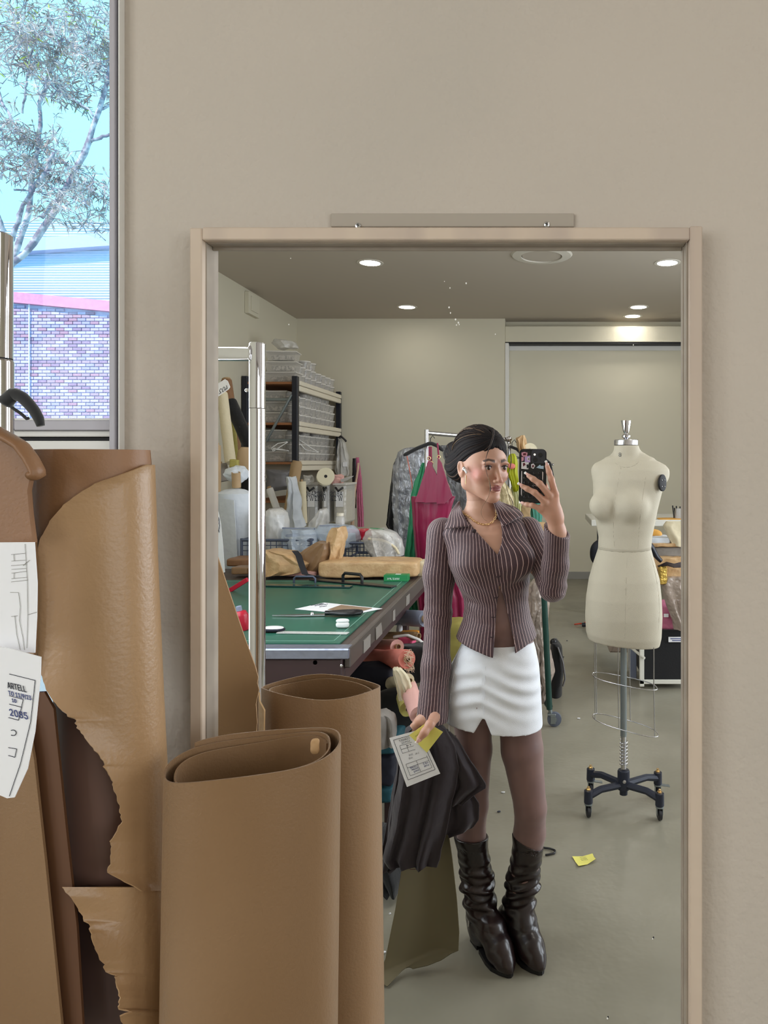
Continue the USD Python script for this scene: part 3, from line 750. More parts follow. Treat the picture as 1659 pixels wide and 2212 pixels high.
# ---------------------------------------------------------------- garment rack at the window and what hangs from it
px_l, ry2 = -9, .862
rk = thing('garment_rack', 'chrome garment rack post cut off by the left border, black hanger beside it', 'clothes rack', P(-9, 2400, ry2) * (1, 1, 0))
x0 = X(-9, ry2); rad = 31.0 / F * ry2
part(rk, 'post', [lathe([(rad * .95, Z(776, ry2) + .001), (rad, Z(774, ry2)), (rad, Z(508, ry2)), (rad * .9, Z(504.5, ry2))], (x0, ry2, 0), 40)], 'chrome')
part(rk, 'lower_post', lathe([(rad * 1.06, .0), (rad * 1.06, Z(782, ry2)), (rad, Z(777, ry2))], (x0, ry2, 0), 40), 'chrome')
part(rk, 'joint_ring', lathe([(rad * .99, Z(778, ry2)), (rad * .99, Z(775, ry2))], (x0, ry2, 0), 40), 'black_gap')
part(rk, 'rail', tube((x0, ry2, Z(560, ry2)), (-1.9, ry2, Z(560, ry2)), .016, 20), 'chrome')
mat('velvet', (.012, .012, .014), .8, sheen=.4)
mat('wood_hanger', S(96, 66, 44), .45)
hy = .80
hg = arc([(10, 870), (30, 850), (48, 858), (62, 872), (75, 888), (84, 905), (88, 920)], 24)
single('velvet_hanger', [sweep([P(a, b, hy) + (0, .0, 0) for a, b in hg], np.interp(np.arange(24), [0, 8, 20, 23], [.008, .0065, .0052, .004]), 12), sweep([P(a, b, hy) for a, b in arc([(25, 880), (45, 893), (58, 905), (62, 903)], 10)], .0018, 8)], 'velvet', 'black velvet clothes hanger end curving down over the window sill', 'hanger', smooth=True)
# kraft pattern cards hung from hooks
def slab(pts, y, t, nm, m, label, c, smooth=30): return single(nm, flatpx(pts, y, t), m, label, c, smooth)
cap = thing('pattern_bundle', 'folded bundle of brown kraft pattern cards hanging from the chrome rack', 'paper pattern', P(45, 1170, .835))
part(cap, 'folded_top', sweep([P(a, b, .83) for a, b in arc([(-20, 925), (22, 948), (45, 962), (66, 990), (80, 1016), (82, 1024), (70, 1028)], 26)], .012, 14, flat=.5), 'kraft_dark', smooth=True)
part(cap, 'card', flatpx([(-30, 935), (20, 950), (48, 968), (68, 1000), (70, 1028), (64, 1060), (68, 1110), (76, 1172), (-30, 1172)], .838, .008), 'kraft_dark')
part(cap, 'card', flatpx([(-30, 1165), (77, 1165), (80, 1300), (78, 1380), (70, 1560), (62, 1600), (-30, 1600)], .858, .006), 'kraft')
slab([(-30, 1560), (62, 1556), (76, 1640), (100, 1860), (120, 2060), (140, 2260), (-30, 2260)], .852, .004, 'pattern_card', 'kraft', 'long brown pattern card hanging lowest at the left border', 'paper pattern')
slab([(40, 1496), (98, 1494), (118, 1530), (146, 1800), (168, 2000), (182, 2230), (60, 2230)], .862, .004, 'pattern_card', 'card_brown', 'dark brown pattern card hanging between the torn roll and the rack', 'paper pattern')
slab([(146, 1918), (190, 1913), (250, 1920), (275, 2000), (280, 2260), (160, 2260), (152, 2060)], .886, .004, 'pattern_card', 'card_shade', 'added dark sheet for the shade low in the torn roll opening under the flap', 'paper pattern')  # sheet added to paint the deep shade inside the opening

# tech sheets
def pline(pts, y, w=1.1, m='ink'):
    return [tube(P(*a, y), P(*b, y), w / 2 / F * y, 6) for a, b in zip(pts[:-1], pts[1:])]
y1, y2 = .806, .786
ts = thing('technical_drawing', 'white sheet with a pencil garment drawing hanging behind the spec sheet', 'paper', P(50, 1400, y1))
part(ts, 'sheet', flatpx([(-40, 1172), (75, 1171), (81, 1260), (80, 1330), (76, 1410), (-40, 1404)], y1, .0012), 'paper')
yl = y1 - .0012
L = []
for q in ([(54, 1175), (59, 1255), (60, 1330)], [(24, 1198), (55, 1195)], [(25, 1212), (55, 1210)], [(30, 1198), (31, 1212)], [(24, 1222), (57, 1219)], [(25, 1230), (57, 1228)], [(25, 1238), (58, 1234)], [(31, 1237), (30, 1250)], [(25, 1250), (58, 1247)], [(24, 1257), (60, 1253)], [(58, 1214), (50, 1222), (64, 1210)], [(22, 1280), (40, 1280), (44, 1310), (42, 1340), (50, 1380), (53, 1404)], [(32, 1330), (36, 1370), (44, 1404)], [(24, 1332), (38, 1330)], [(60, 1328), (80, 1322)], [(60, 1330), (58, 1400)]): L += pline(q, yl, .9)
part(ts, 'drawing', L, 'trim_grey', kind=None)
ss = thing('spec_sheet', 'tilted white spec sheet with boxed print ARTELL hanging lowest beside the chrome post', 'paper', P(40, 1720, y2))
part(ss, 'sheet', flatpx([(-40, 1392), (20, 1400), (89, 1419), (88, 1460), (76, 1580), (60, 1660), (32, 1722), (16, 1724), (-40, 1700)], y2, .0012), 'paper')
yl = y2 - .0012
L = []
for q in ([(20, 1456), (76, 1470), (66, 1560), (44, 1650), (20, 1720)], [(20, 1503), (50, 1511), (40, 1556), (18, 1550)], [(20, 1521), (47, 1528)], [(18, 1615), (36, 1618), (32, 1636), (18, 1632)]): L += pline(q, yl, 1.3)
L += [sweep([P(28 + 7 * math.cos(t_), 1583 + 6 * math.sin(t_), yl) for t_ in np.linspace(-2.2, 2.2, 14)], .0004, 5, caps=False)]
part(ss, 'printed_lines', L, 'ink')
ux, uz = unit(P(49, 1480, yl) - P(19, 1473, yl)), unit(P(18, 1460, yl) - P(22, 1480, yl))
part(ss, 'printed_title', text('ARTELL', .0068, P(17, 1486, yl), ux * .62, uz), 'ink')
part(ss, 'handwriting', [text('TO 11/9/23', .0048, P(19, 1501, yl), ux * .7, uz), text('2085', .0085, P(21, 1545, yl), ux * .72, uz * .9), text('10', .004, P(26, 1516, yl), ux * .8, uz)], 'ink_blue')
# ---------------------------------------------------------------- the cutting table and what lies on it
mat('table_brown', S(86, 72, 66), .5, var=(6, S(70, 58, 54)))
mat('table_metal', S(96, 88, 84), .4, .3)
mat('table_dark', S(62, 44, 46), .45)
mat('tape_silver', S(150, 156, 176), .28, .7, bump=(26, .006))
mat('mat_green', S(36, 92, 76), .38, var=(3, S(44, 102, 84)))
mat('mat_line', S(120, 165, 150), .5)
mat('black_plastic', (.012, .012, .014), .35)
mat('dark_glass', S(30, 62, 62), .1)
mat('white_plastic', S(236, 236, 236), .2)
mat('green_card', S(20, 132, 74), .45)
mat('red_plastic', S(176, 22, 48), .3)
mat('navy', S(14, 16, 34), .8, bump=(60, .001)); mat('black_cloth', S(12, 12, 16), .85, sheen=.2, bump=(80, .001))
mat('cream_cloth', S(222, 210, 180), .8, bump=(30, .004)); mat('white_cloth', S(216, 222, 230), .75, bump=(18, .006), transl=.1)
mat('pink_cloth', S(222, 172, 164), .8, bump=(30, .002)); mat('salmon', S(212, 118, 106), .85, bump=(24, .003), var=(8, S(222, 138, 124)))
mat('rose', S(196, 110, 140), .8, bump=(26, .01)); mat('hot_pink', S(232, 92, 134), .7)
mat('fringe', S(226, 196, 172), .9); mat('olive', S(178, 168, 92), .8); mat('teal_cloth', S(20, 72, 84), .8, bump=(30, .003))
mat('grey_blue', S(128, 136, 158), .6); mat('orange', S(226, 150, 40), .6); mat('grey_cloth', S(140, 134, 128), .85, bump=(24, .004))
mat('wire_grey', S(84, 92, 112), .4, .4)
mat('steel_dark', S(34, 36, 46), .45, .2); mat('beam_cream', S(226, 218, 200), .45); mat('chipboard', S(150, 98, 60), .7)
mat('galv', S(140, 148, 150), .35, .7)
mat('poly', S(226, 224, 220), .14, clear=.42, bump=(30, .004)); mat('poly_blue', S(206, 220, 236), .14, clear=.45, bump=(26, .006))
mat('poly_tub', S(214, 210, 204), .16, clear=.48); mat('poly_lid', S(232, 228, 222), .2, clear=.2)
mat('contents', S(62, 56, 54), .8, var=(34, S(226, 218, 210), .45, .55))
mat('contents_blue', S(22, 38, 120), .7); mat('foil', S(214, 210, 204), .25, .8, bump=(40, .01))
mat('silver_wrap', S(176, 178, 184), .2, .15, bump=(42, .014, (1, 1, .45)), clear=.1, var=(26, S(132, 134, 142), .42, .6, (1, 1, .4)))
mat('gold_wrap', S(196, 178, 136), .25, .1, bump=(40, .012, (1, 1, .5)), clear=.12)
mat('brown_wrap', S(176, 160, 148), .22, .05, bump=(24, .02), clear=.12)
mat('magenta', S(142, 0, 66), .38, bump=(18, .006, (1, 1, .15)), sheen=.3)
mat('green_dress', S(66, 160, 116), .5, bump=(22, .006, (1, 1, .2))); mat('lime', S(186, 190, 10), .5, bump=(26, .006), transl=.2)
mat('pale_lime', S(206, 206, 150), .5, bump=(26, .006), transl=.2); mat('teal_dress', S(72, 140, 122), .7)
mat('cardboard', S(176, 148, 112), .8); mat('cream_plastic', S(232, 224, 196), .4); mat('gold', (.95, .68, .36), .22, 1)
mat('green_steel', S(30, 66, 58), .4, .2); mat('rubber_grey', S(92, 98, 112), .6); mat('red_thread', S(206, 70, 40), .7)
mat('desk_white', S(222, 220, 210), .5); mat('yellow_pad', S(226, 168, 76), .7); mat('note_yellow', S(236, 228, 120), .8)
mat('gold_foil', S(222, 186, 96), .3, .6, bump=(70, .01)); mat('leather_dark', S(44, 34, 40), .4); mat('grey_bag', S(110, 108, 110), .6)

TX, TZ, TY0, TY1 = -.69, .92, 2.55, 4.5
def tleft(y, g=.06): return -.608 - (y - 1.1) / 4.9 * 2.592 + g          # the table's long side follows the wall
def tpoly(x1, y0, y1, z0, z1, g=.06): return flat([(tleft(y0, g), y0), (x1, y0), (x1, y1), (tleft(y1, g), y1)], (0, 0, z0), (1, 0, 0), (0, 1, 0), z1 - z0)
def TP(px, py, z=TZ): return P(px, py, (H - z) * F / (py - CY))     # the point of a level surface under a pixel
tb = thing('cutting_table', 'long dark cutting table with taped silver edge beside the woman', 'table', ((TX - 1.9) / 2 - .4, (TY0 + TY1) / 2, 0))
part(tb, 'tabletop', tpoly(TX, TY0, TY1, TZ - .035, TZ - .0035), 'table_brown')
part(tb, 'edge_strip', box2((TX - .002, TY0 + .02, TZ - .075), (TX + .022, TY1, TZ - .002), .004), 'table_metal')
part(tb, 'tape', [rough_up(box2((tleft(TY0) + .01, TY0 - .012, TZ - .036), (TX + .024, TY0 + .004, TZ + .001), .004), .003, 26), rough_up(box2((tleft(TY0) + .01, TY0 - .008, TZ - .002), (TX + .02, TY0 + .055, TZ + .0015), .001), .0012, 20)], 'tape_silver')
part(tb, 'apron', box2((tleft(TY0) + .03, TY0 + .0, TZ - .135), (TX - .004, TY0 + .035, TZ - .037), .004), 'table_dark')
part(tb, 'apron', box2((TX - .04, TY0 + .04, TZ - .135), (TX - .004, TY1, TZ - .08), .004), 'table_dark')
part(tb, 'bolt', lathe([(.006, 0), (.006, .003), (.003, .005)], P(738, 1438, TY0 - .001), 14, frame((0, -1, 0))), 'steel')
part(tb, 'bolt_hole', lathe([(.008, 0), (.008, .001)], P(681, 1431, TY0 + .001), 14, frame((0, -1, 0))), 'black_gap')
for x, y in ((TX - .12, TY0 + .12), (TX - .12, TY1 - .15), (tleft(TY0) + .16, TY0 + .12), (tleft(TY1) + .12, TY1 - .15)): part(tb, 'leg', box2((x - .03, y - .03, 0), (x + .03, y + .03, TZ - .135), .004), 'table_dark')
part(tb, 'stretcher', tube((TX - .16, TY1 - .15, .2), (TX - .55, TY1 - .15, TZ - .14), .012, 8), 'steel_dark')
for py in (1278, 1310, 1345, 1372):
    y = (H - TZ + .05) * F / (py - CY + 20); c = np.array([TX + .026, y, TZ - .045])
    part(tb, 'tape_patch', rough_up(box(c - (.002, 0, .006 * rng.random()), (.005, .04 + .08 * rng.random(), .05), .002), .004, 40), 'grey_cloth')
m0, m1 = TP(440, 1395), TP(728, 1394)
ms = single('cutting_mat', tpoly(TX - .03, TY0 + .065, 4.03, TZ - .003, TZ + .0025, .08), 'mat_green', 'large dark green cutting mat covering the near half of the table', 'cutting mat')
part(ms, 'border_line', [box2((TX - .062, TY0 + .1, TZ + .0022), (TX - .059, 4.0, TZ + .0032), .0002), box2((tleft(TY0) + .12, TY0 + .1, TZ + .0022), (TX - .059, TY0 + .103, TZ + .0032), .0002), box2((tleft(3.99) + .12, 3.99, TZ + .0022), (TX - .059, 3.996, TZ + .0032), .0002)], 'mat_line')
ZM = TZ + .004
def mp(px, py): return TP(px, py, ZM)

def ruler(a, b, w, m, label, h0, h1, hm, hh=.042):
    a, b = mp(*a), mp(*b); d = unit(b - a); s = np.cross((0, 0, 1), d)
    t = thing('pattern_ruler', label, 'ruler', (a + b) / 2)
    R = np.stack([d, s, (0, 0, 1)], 1)
    part(t, 'blade', box((a + b) / 2 + (0, 0, .004), (np.linalg.norm(b - a), w, .007), .001, R), m)
    p, q = mp(*h0) + (0, 0, .008), mp(*h1) + (0, 0, .008); up = np.array([0, 0, hh])
    part(t, 'handle', sweep([p, p + up * .7, p + up + (q - p) * .1, q + up - (q - p) * .1, q + up * .7, q], .0085 if hh > .04 else .006, 10), hm, smooth=True)
ruler((575, 1266), (759, 1269), .05, 'dark_glass', 'green-black glass ruler with thin wire handle lying across the mat', (635, 1263), (681, 1263), 'wire_grey', .036)
ruler((674, 1253), (851, 1269), .05, 'black_plastic', 'black ruler with thick looped handle near the green box', (741, 1259), (782, 1263), 'black_plastic', .046)

def paper_on(pts, m, nm, label, z0, th=.0012):
    q = np.array([TP(a, b, z0) for a, b in pts]); t = thing(nm, label, 'paper', (*q[:, :2].mean(0), z0))
    part(t, 'sheet', flat(q[:, :2], (0, 0, z0), (1, 0, 0), (0, 1, 0), th), m); return t
t = paper_on([(637, 1316), (700, 1302), (826, 1315), (768, 1327), (705, 1322)], 'paper', 'paper_sheet', 'white printed sheet half under a brown card on the mat', ZM)
L = []
for a, b in (((672, 1308), (697, 1304)), ((680, 1309), (708, 1305)), ((690, 1311), (706, 1309)), ((690, 1306), (700, 1304))):
    L.append(sweep([TP(*a, ZM + .0016), TP(*b, ZM + .0016)], .0018, 5))
part(t, 'print', L, 'ink')
paper_on([(708, 1317), (737, 1307), (804, 1314), (772, 1323)], 'kraft', 'card_piece', 'brown card lying on the white printed sheet', ZM + .002)
paper_on([(640, 1286 + 30), (700, 1312), (716, 1319), (700, 1321)], 'paper', 'paper_sheet', 'thin white slip beneath the printed sheet', TZ + .0027, .0009)

# scissors
sc = thing('fabric_shears', 'steel fabric shears with black handles on the green mat', 'scissors', mp(690, 1330))
a, b, c = mp(588, 1332), mp(702, 1331), mp(768, 1329)
d = unit(c - a); s = np.cross((0, 0, 1), d)
part(sc, 'blade', flat([(0, -.002), (.10, -.016), (np.linalg.norm(b - a), -.014), (np.linalg.norm(b - a), .012), (.10, .010), (0, .002)], a + (0, 0, .003), d, s, .004), 'steel')
part(sc, 'pivot_screw', lathe([(.008, 0), (.006, .008), (.003, .010)], mp(674, 1330) + (0, 0, .006), 14), 'steel')
for k in (-1, 1):
    loop = [b + s * .006 * k, b + d * .03 + s * .012 * k, b + d * .07 + s * (.026 * k), b + d * .12 + s * (.03 * k), b + d * .15 + s * (.016 * k), b + d * .12 + s * (.006 * k), b + d * .06 + s * .006 * k]
    part(sc, 'handle', sweep(np.array(loop) + (0, 0, .014), .0085, 10, closed=True), 'black_plastic', smooth=True)
c = mp(740, 1356)
ec = thing('earbud_case', 'small white rounded earbud case standing on the mat', 'earbud case', c)
part(ec, 'body', pillow(c + (0, 0, .012), (.052, .024, .0235), p=3.2), 'white_plastic', smooth=True)
part(ec, 'lid', pillow(c + (0, 0, .0275), (.052, .024, .018), p=2.6), 'white_plastic', smooth=True)
c = mp(588, 1364)
td = thing('rotary_cutter', 'round blue and white tool lying at the mat edge by the post', 'tool', c)
part(td, 'body', pillow(c + (0, 0, .008), (.10, .055, .016), p=2.4), 'navy', smooth=True)
part(td, 'cap', pillow(c + (.004, 0, .014), (.08, .045, .012), p=2.4), 'white_plastic', smooth=True)
a, b = mp(600, 1367), mp(752, 1369)
single('clear_ruler', box((a + b) / 2 + (0, 0, .002), (np.linalg.norm(b - a), .03, .003), .0006, frame((0, 0, 1), (b - a))[:, [1, 0, 2]] * (1, -1, 1) if False else np.stack([unit(b - a), np.cross((0, 0, 1), unit(b - a)), (0, 0, 1)], 1)), 'poly', 'clear plastic ruler lying before the earbud case', 'ruler')
c = TP(855, 1257)
gb = thing('label_box', 'small green cardboard box with white print at the far table edge', 'box', c)
part(gb, 'carton', box(c + (0, .03, .02), (.135, .06, .036), .002), 'green_card')
part(gb, 'print', [text('MMJ', .011, c + (.02, -.0006, .012), (-1, 0, 0), (0, 0, 1)), text('TJPX', .011, c + (-.01, -.0006, .012), (-1, 0, 0), (0, 0, 1)), box(c + (.008, .03, .0385), (.03, .02, .001), .0003)], 'paper')
c = TP(512, 1280)
single('red_box', box(c + (0, .02, .035), (.11, .02, .022), .002, rot(0, -32, 0)), 'red_plastic', 'narrow red box tilted on the mat behind the chrome post', 'box')
c = TP(526, 1364)
rb = thing('red_bottle', 'red plastic bottle lying by the leaning kraft sheet', 'bottle', c)
part(rb, 'body', place(lathe([(.02, 0), (.028, .004), (.03, .06), (.024, .075), (.01, .08)], n=20), c + (-.01, .02, .0), rot(6, -8, 0)), 'red_plastic', smooth=True)
part(rb, 'cap', place(lathe([(.011, .08), (.011, .098)], n=14), c + (-.01, .02, .0), rot(6, -8, 0)), 'grey_blue')

# paper packages and crumpled kraft at the table's far half
def pack(px0, px1, py0, py1, y, dp, m, nm, label, c, R=None, amp=.006, scale=14, p=7, seed=0, group=None):
    a, b = P(px0, py0, y), P(px1, py1, y)
    return single(nm, pillow(((a[0] + b[0]) / 2, y + dp / 2, (a[2] + b[2]) / 2), (abs(b[0] - a[0]), dp, abs(a[2] - b[2])), R, p, 20, amp, scale, seed), m, label, c, smooth=40, group=group)
pack(685, 899, 1214, 1249, 4.06, .26, 'kraft_light', 'kraft_package', 'long flat brown paper package on the far table edge', 'package', amp=.009, scale=9, p=10)
single('kraft_bag', drape([(1140, 722, 742), (1150, 712, 746), (1165, 706, 748), (1185, 712, 744), (1205, 705, 740), (1215, 690, 735)], 4.25, .14, 2, .02, 3, crumple=.022, cs=11, p=3), 'kraft_light', 'crumpled upright brown paper bag top behind the package', 'paper bag', smooth=25)
single('kraft_bag', drape([(1188, 575, 600), (1195, 571, 640), (1215, 571, 670), (1232, 575, 660), (1240, 575, 630)], 4.16, .2, 2, .015, 6, crumple=.012, cs=10, p=4), 'kraft_light', 'flattened brown paper bag on the table beside the chrome post', 'paper bag', smooth=25)
single('kraft_bag', drape([(1170, 690, 712), (1185, 660, 714), (1200, 640, 712), (1222, 600, 705), (1235, 598, 690)], 4.2, .12, 2, .01, 8, crumple=.012, cs=12, p=3), 'kraft', 'folded brown paper bag leaning across the flattened one', 'paper bag', smooth=25)
pack(486, 532, 1208, 1224, 4.35, .2, 'kraft_dark', 'kraft_roll', 'short rolled brown paper at the table left of the post', 'paper roll', amp=.003)
pack(497, 536, 1226, 1242, 4.12, .12, 'kraft', 'folded_card', 'folded brown card on the table left of the chrome post', 'card', amp=.003)
pack(612, 682, 1234, 1246, 4.12, .1, 'pink_cloth', 'fabric_scrap', 'pale pink fabric scrap under the dark strap', 'fabric', amp=.01)
pack(568, 610, 1234, 1245, 4.1, .08, 'olive', 'fabric_scrap', 'olive fabric scrap under the flattened bag', 'fabric', amp=.008)
single('elastic_strap', sheet(np.array([[P(630 + w, 1190, 4.12), P(638 + w, 1200, 4.10), P(645 + w, 1222, 4.03), P(652 + w, 1240, 3.98), P(668 + w, 1244, 3.97), P(686 + w * .4, 1246, 3.96)] for w in (0, 7, 14)]).transpose(1, 0, 2), .004), 'steel_dark', 'dark elastic strap draped over the brown paper bags', 'strap', smooth=60)
pack(898, 922, 1214, 1247, 4.2, .16, 'cream_cloth', 'folded_fabric', 'folded cream fabric at the table end beside her sleeve', 'fabric', amp=.006)

# wire baskets behind
def basket(px0, px1, py0, py1, y, label):
    a, b = P(px0, py0, y), P(px1, py1, y); dp = .32
    t = thing('wire_basket', label, 'basket', ((a[0] + b[0]) / 2, y + dp / 2, b[2])); cs_ = [(a[0], y), (b[0], y), (b[0], y + dp), (a[0], y + dp)]
    part(t, 'rim', [tube((*p, a[2]), (*q, a[2]), .009, 8) for p, q in zip(cs_, cs_[1:] + cs_[:1])], 'wire_grey')
    part(t, 'base_rim', [tube((*p, b[2] + .006), (*q, b[2] + .006), .007, 8) for p, q in zip(cs_, cs_[1:] + cs_[:1])], 'wire_grey')
    w = []
    for x in np.linspace(a[0], b[0], 13): w += [tube((x, y, a[2]), (x, y, b[2]), .0028, 5), tube((x, y + dp, a[2]), (x, y + dp, b[2]), .0028, 5)]
    for z in np.linspace(a[2], b[2], 5)[1:-1]: w.append(tube((a[0], y, z), (b[0], y, z), .0028, 5))
    part(t, 'wires', w, 'wire_grey', kind='stuff')
    for p in cs_: part(t, 'corner_post', tube((*p, b[2]), (*p, a[2] + .012), .009, 8), 'wire_grey')
basket(522, 672, 1167, 1212, 4.55, 'grey wire basket behind the post holding white and blue bags')
basket(745, 840, 1173, 1210, 4.6, 'grey wire basket behind the brown package')
def bag(rows, y, th, m, label, seed, inner=None, cr=.016, zipm=None):
    t = thing('zip_bag', label, 'plastic bag', P((rows[-1][1] + rows[-1][2]) / 2, rows[-1][0], y))
    part(t, 'film', drape(rows, y, th, 3, .012, seed, crumple=cr, cs=13), m, smooth=35)
    if inner: part(t, 'contents', drape([(r[0] + 8, r[1] + 6, r[2] - 6) for r in rows[1:]], y + .0, th * .6, 3, .01, seed + 5, crumple=.015, cs=12), inner, smooth=35)
    if zipm: part(t, 'zip_edge', tube(P(rows[0][1], rows[0][0], y), P(rows[0][2], rows[0][0] + 2, y), .006, 6), zipm)
bag([(1100, 585, 605), (1106, 572, 618), (1130, 570, 622), (1160, 572, 625), (1205, 572, 620)], 4.72, .2, 'poly', 'large translucent white plastic bag beside the chrome post', 1, 'white_cloth')
bag([(1141, 610, 680), (1150, 608, 690), (1175, 612, 688), (1200, 615, 680)], 4.62, .16, 'poly_blue', 'clear zip bag with blue and foil contents in the basket', 2, 'foil', zipm='grey_blue')
pack(616, 640, 1155, 1188, 4.6, .1, 'contents_blue', 'blue_pouch', 'deep blue pouch inside the wire basket', 'pouch', amp=.01)
bag([(1136, 690, 760), (1146, 682, 775), (1165, 690, 778), (1180, 700, 770)], 4.66, .2, 'poly_blue', 'clear zip bag lying over the red cloth', 3, 'white_cloth', zipm='grey_blue')
pack(744, 790, 1146, 1170, 4.7, .16, 'red_plastic', 'red_cloth', 'dark red cloth bundle among the plastic bags', 'fabric', amp=.02)
bag([(1142, 800, 830), (1150, 790, 855), (1165, 785, 868), (1185, 790, 872), (1200, 800, 870)], 4.6, .2, 'poly', 'clear zip bag on the right basket near the black coat', 4, 'contents', zipm='green_card')
bag([(1100, 690, 702), (1110, 682, 706), (1130, 670, 708), (1150, 665, 706)], 4.95, .12, 'poly', 'pointed translucent plastic sleeve behind the baskets', 5)
single('cotton_cord', sweep([P(a, b, 4.52) for a, b in arc([(795, 1164), (820, 1166), (840, 1172), (855, 1184), (862, 1197)], 16)], .008, 8), 'cream_cloth', 'thick cream cord looping over the right basket', 'cord', smooth=True)
jr = P(735, 1140, 4.9)
t = thing('glass_jar', 'small glass jar with pale lid behind the bags', 'jar', jr)
part(t, 'body', lathe([(.028, -.05), (.032, -.02), (.03, .06), (.022, .08)], jr, 18), 'poly', smooth=True)
part(t, 'lid', lathe([(.024, .08), (.024, .1)], jr, 18), 'beam_cream')
# small stand of table under the baskets
sd = thing('side_counter', 'low dark counter under the wire baskets behind the cutting table', 'counter', (-1.4, 4.75, 0))
part(sd, 'top', box2((-1.87, 4.53, .86), (-.93, 4.98, .9), .004), 'table_brown')
part(sd, 'front', box2((-1.85, 4.56, 0), (-.96, 4.58, .86), .003), 'table_dark')

# ---------------------------------------------------------------- steel shelving along the left wall
sx0, sx1, sy0, sy1 = -3.16, -2.62, 7.78, 9.48
sh = thing('steel_shelving', 'black steel shelving with cream beams and clear tubs by the corner', 'shelf', ((sx0 + sx1) / 2, (sy0 + sy1) / 2, 0))
for x in (sx0, sx1):
    for y in (sy0, sy1): part(sh, 'post', box2((x - .03, y - .03, 0), (x + .03, y + .03, 2.52), .004), 'steel_dark')
LV = [Z(834, sy0), Z(922, sy0), Z(1007, sy0), Z(1090, sy0)]
for z in LV:
    part(sh, 'beam', box2((sx1 + .005, sy0 + .03, z + .012), (sx1 + .045, sy1 - .03, z + .062), .006), 'beam_cream')
    part(sh, 'lower_beam', box2((sx1 + .0, sy0 + .03, z - .05), (sx1 + .04, sy1 - .03, z + .008), .006), 'beam_cream')
    part(sh, 'board', box2((sx0, sy0 - .02, z + .02), (sx1, sy1, z + .045), .002), 'chipboard')
    part(sh, 'side_tie', box2((sx0 + .03, sy0 - .012, z - .16), (sx1 - .03, sy0 + .012, z - .13), .002), 'galv')
for (a, b) in (((575, 953), (630, 853)),): part(sh, 'brace', tube(P(*a, sy0 - .02), P(*b, sy0 - .02), .016, 8), 'galv')
# clear tubs: one round, one square, then copies
def tub(name, label, grp, c, w, d, h, square, lid=True):
    t = thing(name, label, 'plastic tub', c, grp)
    if square:
        V = [(sx * w / 2 * k, sy * d / 2 * k, z) for z, k in ((0, .88), (h, 1)) for sx in (-1, 1) for sy in (-1, 1)]
        part(t, 'body', place(hull(V), c), 'poly_tub', smooth=False)
        part(t, 'lid', box(np.array(c) + (0, 0, h + .006), (w * 1.08, d * 1.08, .014), .004), 'poly_lid')
        part(t, 'contents', place(pillow((0, 0, h * .42), (w * .74, d * .74, h * .62), p=4, amp=.006, scale=40), c), 'contents', smooth=False)
    else:
        part(t, 'body', lathe([(w * .40, 0), (w * .42, .004), (w * .5, h)], c, 20), 'poly_tub')
        part(t, 'lid', lathe([(w * .54, h), (w * .54, h + .014), (w * .44, h + .016)], c, 20), 'poly_lid')
        part(t, 'contents', lathe([(w * .30, .008), (w * .34, h * .6)], c, 12), 'contents')
    return t
protos = {}
def put(kind, c, label, grp, sc=1.0, rz=0):
    if kind not in protos: protos[kind] = tub('plastic_tub' if kind == 'r' else 'storage_box', label, grp, c, *((.17, .17, .085, False) if kind == 'r' else (.34, .24, .10, True))); return
    dup(protos[kind], c, label, rz, sc, group=grp)
rs = np.random.RandomState(11)
for li, (zt, nm, cols, mx) in enumerate(((LV[0] + .05, 'top', 8, 3), (LV[1] + .05, 'second', 8, 4), (LV[2] + .05, 'third', 8, 4))):
    for i in range(cols):
        y = sy0 + .17 + i * (sy1 - sy0 - .34) / (cols - 1)
        n = [[0, 2, 3, 3, 2, 2, 2, 2, 1][i] if li == 0 else rs.randint(3, mx + 1)][0]
        for k in range(n):
            put('r', (sx1 - .10, y + rs.uniform(-.008, .008), zt + k * .098), f'round clear tub stacked along the front of the {nm} shelf', f'clear tubs on the {nm} shelf')
    if li:
        for k in range(3): put('s', (sx0 + .25, sy0 + .18, zt + k * .118), f'clear storage box stacked at the near end of the {nm} shelf', f'storage boxes at the {nm} shelf end')
for k in range(3): put('s', (P(600, 800, sy0)[0], sy0 + .17, LV[0] + .05 + k * .118), 'clear storage box in the tall stack on top of the shelving', 'storage boxes on top of the shelving', 1 - .03 * k, 3 * k)
single('plastic_bag', drape([(736, 592, 612), (740, 588, 640), (748, 596, 646), (753, 600, 645)], sy0 + .17, .2, 2, .015, 4, crumple=.02, cs=9), 'poly', 'crumpled clear bag on top of the storage box stack', 'plastic bag', smooth=30)
single('wire_hanger', sweep([P(a, b, sy0 - .06) for a, b in arc([(586, 968), (600, 958), (623, 954), (588, 976), (590, 968), (625, 974), (586, 970)], 40)], .006, 6), 'white_plastic', 'white wire hanger hooked on the shelving side', 'hanger', smooth=True)
single('wire_hanger', sweep([P(a, b, sy0 + .3) for a, b in arc([(640, 946), (655, 956), (672, 968), (690, 978), (660, 972), (640, 950)], 30)], .006, 6), 'white_plastic', 'white wire hanger hanging before the third shelf', 'hanger', smooth=True)
